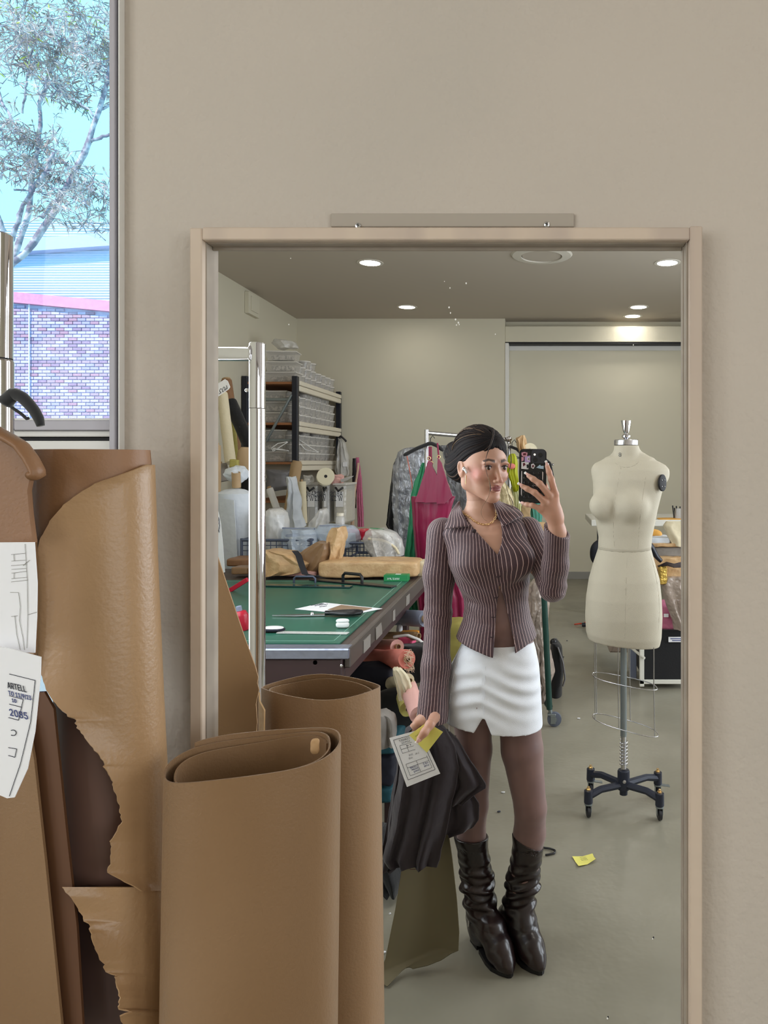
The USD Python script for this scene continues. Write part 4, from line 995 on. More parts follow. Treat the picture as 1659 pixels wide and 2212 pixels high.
# below: tubs of supplies, spool, bolts
for i, (a, b, lb) in enumerate(((655, 690, 'left grey storage bin with a printed label sheet'), (690, 716, 'middle grey storage bin with a square white label'), (716, 752, 'right cloudy storage bin holding pale fabric'))):
    yb = 7.5; a += 1.5; b -= 1.5
    t = thing('storage_bin', lb + ' under the shelving', 'bin', P((a + b) / 2, 1135, yb + .15))
    A, B = P(a + 3.5, 1046, yb), P(b - 3.5, 1132, yb)
    part(t, 'body', box2((A[0], yb, B[2]), (B[0], yb + .4, A[2]), .02), 'poly')
    part(t, 'rim', [box2((A[0] - .01, yb - .012, A[2] - .012), (B[0] + .01, yb + .42, A[2] + .012), .006)], 'poly_lid')
    part(t, 'contents', box2((A[0] + .02, yb + .03, B[2]), (B[0] - .02, yb + .38, A[2] - .06), .02), 'grey_blue' if i < 2 else 'cream_cloth')
    part(t, 'label', box2(P(a + 8, 1062, yb) - (0, .006, 0), P(b - 9, 1095, yb) - (0, .002, 0), .001), 'paper')
    part(t, 'lettering', [text(s_, .05, P(b - 10, 1072 + 10 * j, yb) - (0, .0066, 0), (-.7, 0, 0), (0, 0, 1)) for j, s_ in enumerate(('ΔBCS'.replace('Δ', 'A'), 'W 12'))], 'ink')
    part(t, 'handle', sweep([P(a + 9, 1053, yb) - (0, .03, 0), P((a + b) / 2, 1060, yb) - (0, .06, 0), P(b - 8, 1053, yb) - (0, .03, 0)], .012, 8), 'black_plastic', smooth=True)
c = P(703, 1030, 7.4)
t = thing('ribbon_spool', 'large cream ribbon spool lying on the storage bins', 'spool', c)
R = frame(unit((.35, -1, .12)))
for z in (-.09, .05): part(t, 'flange', lathe([(.085 * 0 + .02, 0), (.088, 0), (.088, .008)], c + R @ (0, 0, z), 32, R), 'cream_plastic')
part(t, 'ribbon', lathe([(.07, -.085), (.07, .05)], c, 28, R), 'white_cloth')
part(t, 'core_hole', lathe([(.016, .058), (.016, .0605)], c, 16, R), 'black_gap')
def fabric_roll(a, b, r, m, label, c='fabric roll', core=.3, nm='fabric_roll', cm='cardboard', cap=None, n=24, wr=0):
    "a bolt from a to b: wound cloth, and a cardboard core that shows at end b"
    a, b = np.asarray(a, float), np.asarray(b, float); d = unit(b - a); R = frame(d); L = np.linalg.norm(b - a)
    t = thing(nm, label, c, a)
    prof = [(r * .97, 0), (r, .01)] + [(r * (1 + .02 * math.sin(i * 1.7)), L * i / 10) for i in range(1, 10)] + [(r, L - .012), (r * .96, L), (r * core * 1.05, L - .006)]
    g = lathe(prof, a, n, R)
    if wr: g = rough_up(g, wr, 14, int(abs(a[0]) * 100))
    part(t, 'cloth', g, m, smooth=40)
    part(t, 'core', ringlathe([(r * core * .8, L - .03), (r * core * .8, L + .02), (r * core, L + .02), (r * core, L - .03)], (0, 0, 0), 18) if False else lathe([(r * core, L - .03), (r * core, L + .018), (r * core * .82, L + .018), (r * core * .8, L - .01)], a, 18, R), cm)
    return t
fabric_roll(P(608, 1215, 6.6), P(641, 1000, 6.6), .05, 'cardboard', 'tan cardboard tube leaning on the shelving', 'tube', .8, 'cardboard_tube')
single('fabric_bolt', drape([(1028, 622, 636), (1036, 620, 640), (1060, 621, 646), (1090, 622, 650), (1138, 620, 656)], 6.2, .2, 2, .02, 12, crumple=.03, cs=8), 'white_cloth', 'tall bolt of rumpled ivory fabric standing before the shelving', 'fabric roll', smooth=40)
fabric_roll(P(655, 1130, 6.4), P(652, 1040, 6.4), .035, 'cream_cloth', 'slim cream fabric roll beside the ivory bolt')
fabric_roll(P(602, 1110, 6.3), P(582, 1055, 6.3), .03, 'white_plastic', 'slim white tube leaning behind the chrome post', 'tube', .6, 'cardboard_tube')
pack(572, 620, 1018, 1060, 7.3, .3, 'grey_bag', 'stuffed_bag', 'dark grey stuffed bag under the shelving end', 'bag', amp=.05, scale=5)
pack(655, 672, 1028, 1048, 7.35, .1, 'poly', 'plastic_bag', 'small clear bag at the bin rim beside the spool', 'plastic bag', amp=.03)
pack(716, 738, 1026, 1046, 7.5, .1, 'pink_cloth', 'fabric_scrap', 'small pink and white scrap beside the ribbon spool', 'fabric', amp=.03)
t = single('paper_sheet', sheet(np.array([[P(735, 1036, 7.5), P(748, 1031, 7.45), P(764, 1028, 7.4)], [P(738, 1042, 7.5), P(750, 1038, 7.45), P(760, 1031, 7.4)]]), .004), 'paper', 'white paper strip curling off the storage bins', 'paper')
t = thing('garment_bag', 'clear hanging garment bag at the shelving end holding grey pieces', 'garment bag', P(742, 1030, 9.2))
part(t, 'film', drape([(948, 732, 736), (956, 730, 746), (985, 728, 752), (1020, 728, 756), (1030, 732, 754)], 9.1, .2, 3, .03, 21, crumple=.03, cs=6), 'poly', smooth=35)
part(t, 'folded_piece', drape([(965, 736, 742), (990, 733, 747), (1022, 733, 750)], 9.12, .1, 2, .02, 22, crumple=.03, cs=6), 'grey_cloth', smooth=35)
part(t, 'tag', box2(P(740, 998, 8.98), P(750, 1008, 8.99), .002), 'paper')
part(t, 'hook', sweep([P(a, b, 9.1) for a, b in arc([(734, 955), (732, 945), (736, 942), (745, 950), (748, 954)], 14)], .012, 6), 'black_plastic', smooth=True)
for i, (m, rows, lb) in enumerate((('leather_dark', [(990, 762, 770), (1030, 761, 771), (1098, 761, 769)], 'dark burgundy ribbon hank hanging on the back wall'), ('rose', [(988, 769, 775), (1030, 770, 781), (1095, 771, 785), (1138, 773, 786)], 'dusty pink ribbon hank hanging beside the dark one'), ('fringe', [(1000, 773, 777), (1060, 764, 769), (1140, 757, 764)], 'pale ribbon end falling behind the storage bins'))):
    single('ribbon_hank', drape(rows, 9.40 - .11 * i, .04, 3, .008, 30 + i, crumple=.006), m, lb, 'ribbon', smooth=50)

# ---------------------------------------------------------------- rolls standing at the left of the reflection
yw = 4.75
t = thing('fabric_roll', 'big white fabric roll with brown core standing left of the post', 'fabric roll', P(512, 1250, yw))
A = P(507, 1062, yw); r = 37 / F * yw
lx = (P(515, 1250, yw)[0] - A[0]) / (A[2] - P(515, 1250, yw)[2])
def sheared(g, z0, k): v, f = g; v = v.copy(); v[:, 0] += (z0 - v[:, 2]) * k; return v, f
part(t, 'cloth', sheared(rough_up(lathe([(r * .72, .35), (r * .8, .6), (r * .92, A[2] - .25), (r, A[2] - .06), (r * .98, A[2] - .01), (r * .55, A[2] + .012), (r * .2, A[2] + .02)], (A[0], yw, 0), 36), .006, 14), A[2], lx), 'white_cloth', smooth=45)
part(t, 'loose_layer', sheet(np.array([[P(474 + (py - 1080) * .09, py, yw - .13), P(490 + (py - 1080) * .1, py + 3, yw - .165), P(506 + (py - 1080) * .06, py + 6, yw - .17)] for py in (1075, 1100, 1140, 1180, 1216)]), .004), 'white_cloth', smooth=60)
part(t, 'core', lathe([(.028, 0), (.028, .1), (.022, .1), (.022, .05)], P(511, 1052, yw) , 20, frame((.06, -.25, 1))), 'cardboard')
part(t, 'crumpled_cloth', pillow(P(513, 1026, yw + .06), (.16, .16, .10), p=2, amp=.035, scale=16, seed=4), 'white_cloth', smooth=40)
fabric_roll(P(560, 1010, 6.4), P(497, 868, 6.6), .058, 'black_cloth', 'thick black fabric roll leaning against the left wall', core=.3)
fabric_roll(P(512, 990, 6.75), P(489, 822, 6.95), .05, 'kraft_dark', 'brown cardboard tube leaning behind the black roll', 'tube', .8, 'cardboard_tube')
fabric_roll(P(498, 1000, 6.1), P(480, 850, 6.3), .045, 'cream_cloth', 'pale fabric roll leaning at the mirror edge', core=.5)
fabric_roll(P(510, 1000, 6.55), P(500, 880, 6.72), .026, 'olive', 'thin mustard roll beside the black one', core=.5)
single('mannequin_torso', drape([(966, 524, 536), (975, 515, 540), (1000, 512, 542), (1030, 514, 542)], 5.6, .12, 1, .004, 3), 'cardboard', 'tan rounded form behind the white fabric roll', 'form', smooth=60)
fabric_roll(P(482, 1040, 5.6), P(474, 1003, 5.6), .055, 'grey_cloth', 'short grey and white roll behind the big white roll', core=.4)
pack(494, 514, 993, 1010, 5.5, .12, 'olive', 'folded_fabric', 'small olive folded cloth on the rolls behind', 'fabric', amp=.01)
fabric_roll(P(464, 1100, 5.0), P(464, 962, 5.0), .04, 'cardboard', 'tan card tube right at the mirror edge', 'tube', .7, 'cardboard_tube')
t = thing('paper_sheet', 'narrow white sheet with handwriting beside the white fabric roll', 'paper', P(470, 1200, 4.0))
part(t, 'sheet', flatpx([(461, 1106), (470, 1098), (477, 1130), (482, 1180), (486, 1236), (476, 1240), (468, 1180)], 4.0, .003), 'paper')
part(t, 'handwriting', [sweep([P(466 + j * 3.2 + .05 * (q - 1120), q, 3.996) for q in np.linspace(1118, 1150, 9)] + rs.randn(9, 3) * .004 * (1, 0, 1), .0016, 4) for j in range(3)], 'ink')
# ---- second post of the rack, in the mirror, with the number tag
yp, xp = 1.64, X(555.5, 1.64)
t = thing('garment_rack', 'shiny chrome rack post with a side rail, standing tall in the mirror', 'clothes rack', (xp, yp, 0))
rr = 17.2 / F * yp
part(t, 'post', lathe([(rr, Z(882, yp)), (rr, Z(744, yp)), (rr * .9, Z(741, yp))], (xp, yp, 0), 40), 'chrome')
part(t, 'lower_post', lathe([(rr * 1.0, 0), (rr * 1.0, Z(885, yp)), (rr * .97, Z(883, yp))], (xp, yp, 0), 40), 'chrome')
part(t, 'rail', tube((xp, yp, Z(764.5, yp)), (X(428, yp), yp, Z(764.5, yp)), 15.5 / F * yp, 28), 'chrome')
part(t, 'weld', [pillow(P(543, 764, yp - .006), (.008, .03, .04), amp=.002, scale=90)], 'chrome', smooth=True)
part(t, 'button', pillow(P(534, 843, yp), (.012, .008, .009), p=2), 'chrome', smooth=True)
t = thing('number_tag', 'white tag with a handwritten number hanging from the chrome rail', 'tag', P(478, 840, 1.66))
part(t, 'card', flatpx([(450, 842), (486, 819), (492, 823), (497, 836), (494, 841), (466, 860), (450, 866)], 1.66, .0015), 'paper')
d_ = unit(P(460, 852, 1.655) - P(492, 834, 1.655))
part(t, 'handwriting', text('4026 F', .0115, P(492, 841, 1.6588), d_ * .8, (.1, 0, 1)), 'ink')
single('tag_string', [sweep([P(456, 848, 1.662), P(461, 868, 1.662), P(464, 877, 1.662)], .0012, 6), sweep([P(453, 845, 1.657), P(452, 810, 1.652), P(452, 775, 1.642)], .0009, 6)], 'white_plastic', 'white string tying the number tag to the chrome rail', 'string')

# ---------------------------------------------------------------- cloth and rolls stowed under the table
def rp(pa, ya, pb, yb_, r, m, label, **k): return fabric_roll(P(*pa, ya), P(*pb, yb_), r, m, label, **k)
rp((800, 1330), 4.1, (919, 1337), 3.7, .042, 'grey_blue', 'smooth grey-blue roll under the table edge near her sleeve', core=.5)
rp((830, 1374), 3.8, (900, 1374), 3.65, .022, 'cardboard', 'small brown tube with white wrap under the table', c='tube', core=.7, nm='cardboard_tube')
pack(855, 868, 1350, 1374, 3.8, .06, 'white_cloth', 'thread_cone', 'small white wound cone beside the brown tube', 'thread', amp=.004, p=2.2)
pack(862, 902, 1368, 1377, 3.75, .08, 'orange', 'folded_fabric', 'flat orange cloth under the brown tube', 'fabric', amp=.004)
single('plastic_hoop', sweep([P(a, b, 3.6) for a, b in arc([(850, 1376), (880, 1372), (905, 1382), (922, 1396)], 16)], .014, 10, flat=.5), 'white_plastic', 'white curved plastic strip above the black cloth', 'strip', smooth=True)
pack(858, 893, 1378, 1398, 3.65, .1, 'hot_pink', 'folded_fabric', 'bright pink cloth peeking under the table', 'fabric', amp=.01)
pack(852, 930, 1400, 1480, 3.5, .12, 'black_cloth', 'folded_fabric', 'black cloth heap behind the salmon roll', 'fabric', amp=.03, scale=6)
rp((790, 1396), 3.7, (858, 1397), 3.3, .034, 'pink_cloth', 'pale blush roll above the salmon one', core=.35)
t = rp((770, 1420), 3.5, (878, 1424), 3.0, .040, 'salmon', 'salmon pink roll with frayed ends under the table', core=.3, wr=.006)
fr_ = []
for i in range(110):
    a = P(872 + rs.rand() * 12, 1404 + rs.rand() * 44, 2.98 + rs.rand() * .06)
    fr_.append(sweep([a, a + (rs.uniform(.004, .02), rs.uniform(-.01, .01), rs.uniform(-.012, .006)), a + (rs.uniform(.008, .03), rs.uniform(-.02, .02), rs.uniform(-.03, .0))], [.0014, .001, .0005], 4, caps=False))
part(t, 'fringe', fr_, 'fringe', smooth=False, kind='stuff')
pack(735, 846, 1442, 1500, 3.05, .12, 'navy', 'folded_fabric', 'folded navy cloth under the table corner', 'fabric', amp=.01, scale=5, p=6)
rp((820, 1478), 3.2, (884, 1470), 2.85, .026, 'cream_cloth', 'cream roll with a frayed end in the stack under the table', core=.3, wr=.01)
rp((860, 1480), 3.1, (880, 1530), 2.75, .03, 'olive', 'pale olive folded length hanging from the stack', core=.3, wr=.012)
single('fabric_length', drape([(1444, 848, 868), (1455, 848, 880), (1480, 856, 892), (1520, 866, 890), (1534, 870, 886)], 2.8, .05, 3, .012, 61, crumple=.008, cs=20), 'cream_cloth', 'ivory cloth length falling from the stack beside her sleeve', 'fabric', smooth=45)
rp((880, 1480), 2.9, (905, 1545), 2.62, .034, 'pink_cloth', 'pale peach roll pointing out beside her cuff', core=.3)
pack(800, 930, 1500, 1600, 2.9, .14, 'black_cloth', 'folded_fabric', 'large black cloth heap under the table by her hand', 'fabric', amp=.05, scale=4, p=3)
single('fabric_length', drape([(1538, 812, 838), (1545, 808, 850), (1575, 806, 858), (1605, 808, 860)], 2.62, .1, 2, .015, 62, crumple=.02, cs=9), 'grey_cloth', 'crumpled grey-beige cloth beside the kraft roll top', 'fabric', smooth=30)
pack(800, 852, 1608, 1632, 2.7, .3, 'teal_cloth', 'folded_fabric', 'dark teal folded cloth in the stack by the rolls', 'fabric', amp=.01)
pack(800, 850, 1632, 1702, 2.72, .3, 'navy', 'folded_fabric', 'thick navy folded cloth below the teal one', 'fabric', amp=.015)
pack(800, 848, 1704, 1738, 2.74, .3, 'teal_cloth', 'folded_fabric', 'blue folded cloth lowest but one in the stack', 'fabric', amp=.012)
t = thing('low_shelf', 'low brown wooden shelf under the table holding folded cloth', 'shelf', P(780, 1790, 2.78) * (1, 1, 0))
part(t, 'board', box2(P(742, 1745, 2.66), P(850, 1772, 3.1) * (1, 1, 0) + (0, 0, P(0, 1772, 2.66)[2]), .004), 'cardboard')
part(t, 'leg', box2((P(760, 0, 2.7)[0], 2.72, 0), (P(774, 0, 2.7)[0], 2.74, P(0, 1772, 2.66)[2]), .003), 'table_dark')
part(t, 'leg', box2((P(830, 0, 3.0)[0], 3.0, 0), (P(846, 0, 3.0)[0], 3.04, P(0, 1772, 2.66)[2]), .003), 'table_dark')
single('black_bag', drape([(1800, 812, 830), (1810, 800, 850), (1850, 790, 872), (1885, 800, 878), (1914, 840, 868)], 2.62, .16, 2, .02, 63, crumple=.02, cs=6), 'black_cloth', 'black bag slumped on the floor behind the kraft rolls', 'bag', smooth=40)

# ---------------------------------------------------------------- clothes rack behind her
ya, yb2 = 5.2, 5.9
t = thing('clothes_rail', 'steel clothes rail with dresses directly behind the woman', 'clothes rack', (X(921, ya), ya, 0))
part(t, 'post', lathe([(.0155, 0), (.0155, Z(928, ya))], (X(921.5, ya), ya, 0), 20), 'steel')
part(t, 'post', lathe([(.014, 0), (.014, Z(962, yb2 + .1))], (X(1100, yb2), yb2, 0), 20), 'steel')
part(t, 'rail', tube(P(922, 935, ya), P(1100, 950, yb2), .016, 14), 'steel')
part(t, 'finial', lathe([(.014, -.03), (.02, -.025), (.013, -.01), (.026, .008), (.02, .026), (.006, .034)], P(1100, 951, yb2), 20), 'chrome', smooth=True)
part(t, 'side_rail', tube(P(1100, 985, yb2), P(1196, 1004, yb2 - .06), .009, 10), 'steel')
for x, y in ((X(921.5, ya), ya), (X(1100, yb2), yb2)): part(t, 'foot', tube((x - .0, y - .25, .03), (x, y + .25, .03), .018, 10), 'steel')
def hanger(a, b, top, y, label, r=.014):
    return single('clothes_hanger', [sweep([P(p, q, y) for p, q in arc([a, ((a[0] + top[0]) / 2, (a[1] + top[1]) / 2 - 2), top, ((b[0] + top[0]) / 2, (b[1] + top[1]) / 2 - 3), b], 20)], np.r_[r * .6, np.full(18, r), r * .6], 10), sweep([P(top[0], top[1], y), P(top[0], top[1] - 10, y), P(top[0] + 5, top[1] - 16, y), P(top[0] + 9, top[1] - 10, y)], .003, 6)], 'velvet', label, 'hanger', smooth=True)
hanger((872, 984), (958, 974), (930, 957), 5.12, 'black hanger carrying the magenta dress')
def garment(nm, rows, y, th, m, label, folds=4, amp=.012, seed=1, cr=.006, c='garment', cs=14, pieces=()):
    t = thing(nm, label, c, P((rows[-1][1] + rows[-1][2]) / 2, rows[-1][0], y))
    part(t, 'cloth', drape(rows, y, th, folds, amp, seed, crumple=cr, cs=cs), m, smooth=50)
    for pn, g, pm in pieces: part(t, pn, g, pm, smooth=50)
    return t
garment('black_coat', [(982, 866, 880), (1000, 850, 884), (1060, 842, 884), (1136, 834, 880), (1150, 846, 880)], 5.62, .08, 'black_cloth', 'long black coat hanging leftmost on the clothes rail', seed=71, c='coat')
garment('wrapped_garment', [(968, 872, 918), (980, 858, 922), (1010, 849, 924), (1100, 848, 924), (1180, 852, 926), (1300, 860, 930)], 5.43, .10, 'silver_wrap', 'garment in crinkled clear plastic hanging left of the magenta dress', seed=72, cr=.02, c='garment', cs=20,
        pieces=[('ribbon_loop', sweep([P(a, b, 5.25) for a, b in arc([(879, 985), (884, 1010), (890, 1045), (892, 1072)], 10)], .004, 6), 'salmon')])
garment('green_dress', [(1000, 912, 924), (1040, 895, 924), (1074, 887, 922), (1120, 884, 916), (1200, 874, 912), (1330, 882, 910)], 5.24, .04, 'green_dress', 'emerald green dress in plastic between the silver wrap and magenta dress', seed=73, c='dress')
st = []
for a, b in (((927, 965), (928, 993)), ((931, 965), (932, 1000)), ((945, 957), (948, 990))): st.append(tube(P(*a, 5.08), P(*b, 5.08), .006, 8))
gt = garment('magenta_dress', [(1072, 889, 984, 0, .5), (1080, 888, 981), (1095, 890, 976), (1150, 893, 968), (1200, 897, 975), (1290, 900, 1006), (1350, 905, 1009), (1440, 906, 1012)], 5.1, .10, 'magenta', 'long magenta satin dress with knotted straps behind her shoulder', 7, .016, 74, .004, 'dress')
for pts in ([(926, 994), (935, 1000), (930, 1040), (920, 1085), (896, 1084), (905, 1060)], [(934, 1006), (946, 1030), (955, 1085), (918, 1086), (926, 1040)], [(947, 989), (954, 1000), (966, 1040), (978, 1072), (960, 1088), (944, 1088), (944, 1020)]):
    part(gt, 'bodice_cup', rough_up(flatpx(pts, 5.03, .03), .006, 16), 'magenta', smooth=50)
part(gt, 'straps', st, 'magenta')
for a, b in ((927, 990), (932, 1000), (948, 987)): part(gt, 'ring', sweep([P(a + 3.4 * math.cos(u), b + 3.4 * math.sin(u), 5.05) for u in np.linspace(0, 6.28, 15)[:-1]], .0035, 6, closed=True), 'gold', smooth=True)
garment('wrapped_garment', [(962, 950, 1086), (972, 955, 1090), (1000, 960, 1094), (1080, 975, 1092), (1120, 975, 1092)], 5.8, .08, 'silver_wrap', 'row of plastic wrapped garments behind her hair bun', seed=75, cr=.02, cs=20)
garment('wrapped_garment', [(1040, 1078, 1092), (1060, 1072, 1105), (1100, 1080, 1112), (1140, 1082, 1115)], 5.6, .10, 'gold_wrap', 'champagne garment in glittering plastic beside her chin', seed=76, cr=.016, cs=20)
garment('lime_top', [(980, 1102, 1112), (988, 1097, 1117), (1020, 1095, 1119), (1058, 1108, 1121), (1062, 1110, 1118)], 5.72, .06, 'lime', 'bright yellow-green top hanging left of the phone', seed=77, c='top', pieces=[('pad', pillow(P(1105, 1007, 5.66), (.06, .02, .045), p=2), 'salmon')])
garment('pale_lime_dress', [(1052, 1104, 1122), (1080, 1104, 1126), (1130, 1106, 1127), (1160, 1110, 1128)], 5.75, .06, 'pale_lime', 'pale lemon dress hanging below the lime top', seed=78, c='dress')
garment('teal_garment', [(1085, 1138, 1166), (1100, 1140, 1172), (1130, 1146, 1170), (1185, 1158, 1186), (1210, 1160, 1180)], 5.9, .08, 'teal_dress', 'teal green garment seen under her raised hand', seed=79, cr=.004)
pack(1126, 1147, 1090, 1128, 5.8, .05, 'cardboard', 'kraft_bag', 'tan paper strip hanging under the phone', 'paper bag', amp=.01)
pack(1160, 1180, 1128, 1175, 5.8, .05, 'kraft_light', 'kraft_bag', 'tan paper panel behind her raised sleeve', 'paper bag', amp=.006)
single('kraft_bag', drape([(941, 1124, 1133), (950, 1114, 1137), (962, 1116, 1139), (985, 1122, 1142)], 5.85, .1, 2, .02, 80, crumple=.02, cs=11), 'kraft_light', 'crumpled tan paper bag on the rail end above the phone', 'paper bag', smooth=30)
hanger((1098, 968), (1126, 980), (1106, 966), 5.86, 'black hanger arm between her face and the tan paper bag', .012)
c = P(1145, 973, 5.84)
t = thing('size_marker', 'cream round size marker with a small hook above the phone', 'marker', c)
part(t, 'disc', lathe([(.06, 0), (.06, .008)], c, 32, frame((0, -1, 0))), 'cream_plastic')
part(t, 'hook', sweep([c + (-.012, -.014, .0), c + (0, -.02, -.012), c + (.012, -.014, 0), c + (0, -.014, .02)], .004, 8), 'chrome', smooth=True)
part(t, 'stem', tube(c - (0, -.004, .01), c - (0, -.004, .075), .004, 8), 'chrome')
single('garment_strap', sweep([P(a, b, 5.8) for a, b in arc([(1178, 992), (1188, 1000), (1194, 1025), (1200, 1060), (1205, 1085), (1208, 1106)], 20)], np.linspace(.03, .008, 20), 8, flat=.35), 'black_cloth', 'black coat edge curving out from behind the phone', 'coat', smooth=True)
# green rolling rack with bagged clothes
yg = 4.3
t = thing('rolling_rack', 'dark green rolling rack leg with a grey castor behind her skirt', 'clothes rack', P(1180, 1568, yg) * (1, 1, 0))
part(t, 'leg', tube(P(1170, 1180, yg), P(1187, 1532, yg), .018, 12), 'green_steel')
part(t, 'base_rail', tube(P(1187, 1526, yg), P(1182, 1519, yg + .09), .02, 12), 'green_steel')
c = P(1196, 1553, yg)
part(t, 'castor_fork', [box(c + (-.012, 0, .028), (.05, .035, .012), .003), box(c + (-.004, -.018, .0), (.03, .004, .05), .001), box(c + (-.004, .018, .0), (.03, .004, .05), .001), tube(P(1188, 1532, yg), c + (-.016, 0, .03), .012, 10)], 'galv')
part(t, 'castor_wheel', lathe([(.03, -.013), (.042, -.01), (.0425, .01), (.03, .013)], c + (.004, 0, -.001), 28, frame((0, 1, 0))), 'rubber_grey')
part(t, 'wheel_hub', lathe([(.016, -.015), (.016, .015)], c + (.004, 0, -.001), 16, frame((0, 1, 0))), 'galv')
garment('bagged_clothes', [(1255, 1150, 1176), (1275, 1142, 1182), (1330, 1140, 1188), (1400, 1142, 1190), (1450, 1140, 1194), (1500, 1150, 1190), (1510, 1156, 1184)], yg + .18, .2, 'brown_wrap', 'clothes in shiny taupe plastic on the green rack', 4, .02, 81, .03, 'garment', 10)
garment('backpack', [(1385, 1192, 1206), (1396, 1189, 1214), (1440, 1188, 1218), (1470, 1187, 1216), (1518, 1188, 1212)], 4.9, .18, 'black_cloth', 'black backpack hanging behind the green rack', 1, .004, 82, .006, 'bag', pieces=[('top_knob', pillow(P(1196, 1387, 4.88), (.05, .04, .05), p=2), 'black_plastic'), ('side_strap', sweep([P(a, b, 4.8) for a, b in arc([(1205, 1398), (1216, 1430), (1221, 1465), (1216, 1482)], 12)], .012, 8, flat=.5), 'grey_bag')])
pack(1158, 1190, 1540, 1562, 4.75, .2, 'kraft_light', 'kraft_scrap', 'tan paper scrap on the floor under the green rack', 'paper', amp=.012)
pack(1040, 1090, 1560, 1622, 4.4, .2, 'white_cloth', 'white_bag', 'white bag on the floor between her legs', 'bag', amp=.02)
pack(930, 1006, 1345, 1440, 4.6, .2, 'olive', 'olive_cloth', 'olive yellow cloth hanging behind her waist', 'fabric', amp=.02, scale=7)

# ---------------------------------------------------------------- right of the mirror: desk, piled bench, box
yd = 7.4
a, b = P(1277, 1123, yd), P(1300, 1137, yd)
t = thing('white_desk', 'white desk top on dark legs along the wall behind the dress form', 'desk', (a[0] + .9, yd + .3, 0))
part(t, 'top', box2((a[0], yd, b[2]), (a[0] + 1.9, yd + .9, a[2]), .006), 'desk_white')
for x in (a[0] + .07, a[0] + 1.8): part(t, 'leg', box2((x, yd + .05, 0), (x + .05, yd + .12, b[2]), .003), 'steel_dark')
c = P(1283, 1195, 7.0)
t = thing('office_chair', 'dark round-backed office chair half hidden by the dress form', 'chair', (c[0] + .12, 7.0, 0))
part(t, 'backrest', pillow(c + (.15, 0, 0), (.38, .10, .30), p=2.4), 'steel_dark', smooth=True)
part(t, 'seat', pillow(c + (.15, -.2, -.28), (.42, .42, .09), p=3), 'steel_dark', smooth=True)
part(t, 'stem', tube(c + (.15, -.2, -.3), (c[0] + .15, 6.8, .06), .03, 12), 'galv')
for k in range(5):
    an = k * 1.2566 + .4; part(t, 'foot', tube((c[0] + .15, 6.8, .07), (c[0] + .15 + .28 * math.cos(an), 6.8 + .28 * math.sin(an), .03), .02, 8), 'steel_dark')
def bx(px0, px1, py0, py1, y, dp, m, nm, label, c, **k): return pack(px0, px1, py0, py1, y, dp, m, nm, label, c, **k)
t = thing('pen_holder', 'clear desk stand of black pens on the white desk', 'pen holder', P(1462, 1128, yd + .15))
part(t, 'cup', drape([(1098, 1458, 1480), (1128, 1456, 1482)], yd + .15, .08, 1, 0, 1, p=4), 'poly')
for i in range(7): part(t, 'pen', tube(P(1457 + i * 3, 1126, yd + .15), P(1453 + i * 4, 1092 + (i * 5) % 9, yd + .15), .007, 6), 'black_plastic')
bx(1424, 1480, 1121, 1127, yd + .02, .2, 'yellow_pad', 'card_piece', 'thin orange card on the white desk edge', 'card', amp=.004)
yz = 5.06
single('muslin_piece', drape([(1128, 1440, 1500), (1136, 1434, 1500), (1150, 1440, 1500), (1178, 1450, 1500)], yz + .0, .1, 2, .012, 90, crumple=.015, cs=9, p=4), 'cream_cloth', 'folded cream muslin topmost on the right heap', 'fabric', smooth=25)
bx(1395, 1436, 1146, 1166, yz + .1, .2, 'yellow_pad', 'paper_pad', 'ochre card leaning behind the dress form waist', 'card', p=2, amp=.006)
bx(1400, 1452, 1162, 1176, yz - .02, .25, 'white_cloth', 'folded_fabric', 'flat white fabric layer on the right heap', 'fabric', amp=.01)
bx(1402, 1500, 1174, 1182, yz - .04, .3, 'kraft_light', 'kraft_layer', 'thin tan paper layer below the white fabric', 'paper', amp=.008)
bx(1405, 1500, 1182, 1204, yz - .02, .3, 'grey_cloth', 'folded_fabric', 'grey folded cloth in the middle of the right heap', 'fabric', amp=.01)
single('black_bag', sweep([P(a, b, yz - .12) for a, b in arc([(1398, 1172), (1408, 1184), (1418, 1202), (1428, 1212)], 14)], np.linspace(.05, .03, 14), 10, flat=.5), 'steel_dark', 'dark strap of a bag slanting beside the form waist', 'bag', smooth=True)
bx(1405, 1500, 1204, 1232, yz - .06, .25, 'kraft_light', 'kraft_bag', 'open tan paper bag in the right heap', 'paper bag', amp=.016)
single('kraft_curl', sheet(np.array([[P(1420, 1222, yz - .1), P(1440, 1214, yz - .15), P(1456, 1218, yz - .18), P(1480, 1212, yz - .12)], [P(1424, 1226, yz - .1), P(1442, 1222, yz - .2), P(1456, 1226, yz - .24), P(1480, 1226, yz - .16)]]), .004), 'leather_dark', 'dark curling paper edge across the tan bag', 'paper', smooth=60)
bx(1428, 1500, 1226, 1258, yz - .10, .3, 'kraft_light', 'kraft_package', 'smooth tan paper package low in the right heap', 'package', amp=.004)
bx(1426, 1442, 1224, 1264, yz - .16, .08, 'gold_foil', 'gold_packet', 'crinkled gold packet beside the dress form hip', 'packet', amp=.008)
single('plastic_bag', drape([(1246, 1440, 1500), (1262, 1432, 1500), (1290, 1436, 1500), (1330, 1446, 1500), (1358, 1456, 1500)], yz - .12, .1, 3, .02, 91, crumple=.02, cs=10), 'brown_wrap', 'shiny translucent plastic bag sagging over the pink cloth', 'plastic bag', smooth=35)
bx(1412, 1500, 1310, 1362, yz - .04, .3, 'rose', 'pink_cloth', 'pleated dusty pink cloth on the black box', 'fabric', amp=.012, scale=9)
single('care_label', box2(P(1434, 1326, yz - .08), P(1444, 1333, yz - .075), .001), 'paper', 'small white label on the pink cloth', 'label')
yk = 5.0
a, b = P(1388, 1362, yk), P(1500, 1478, yk)
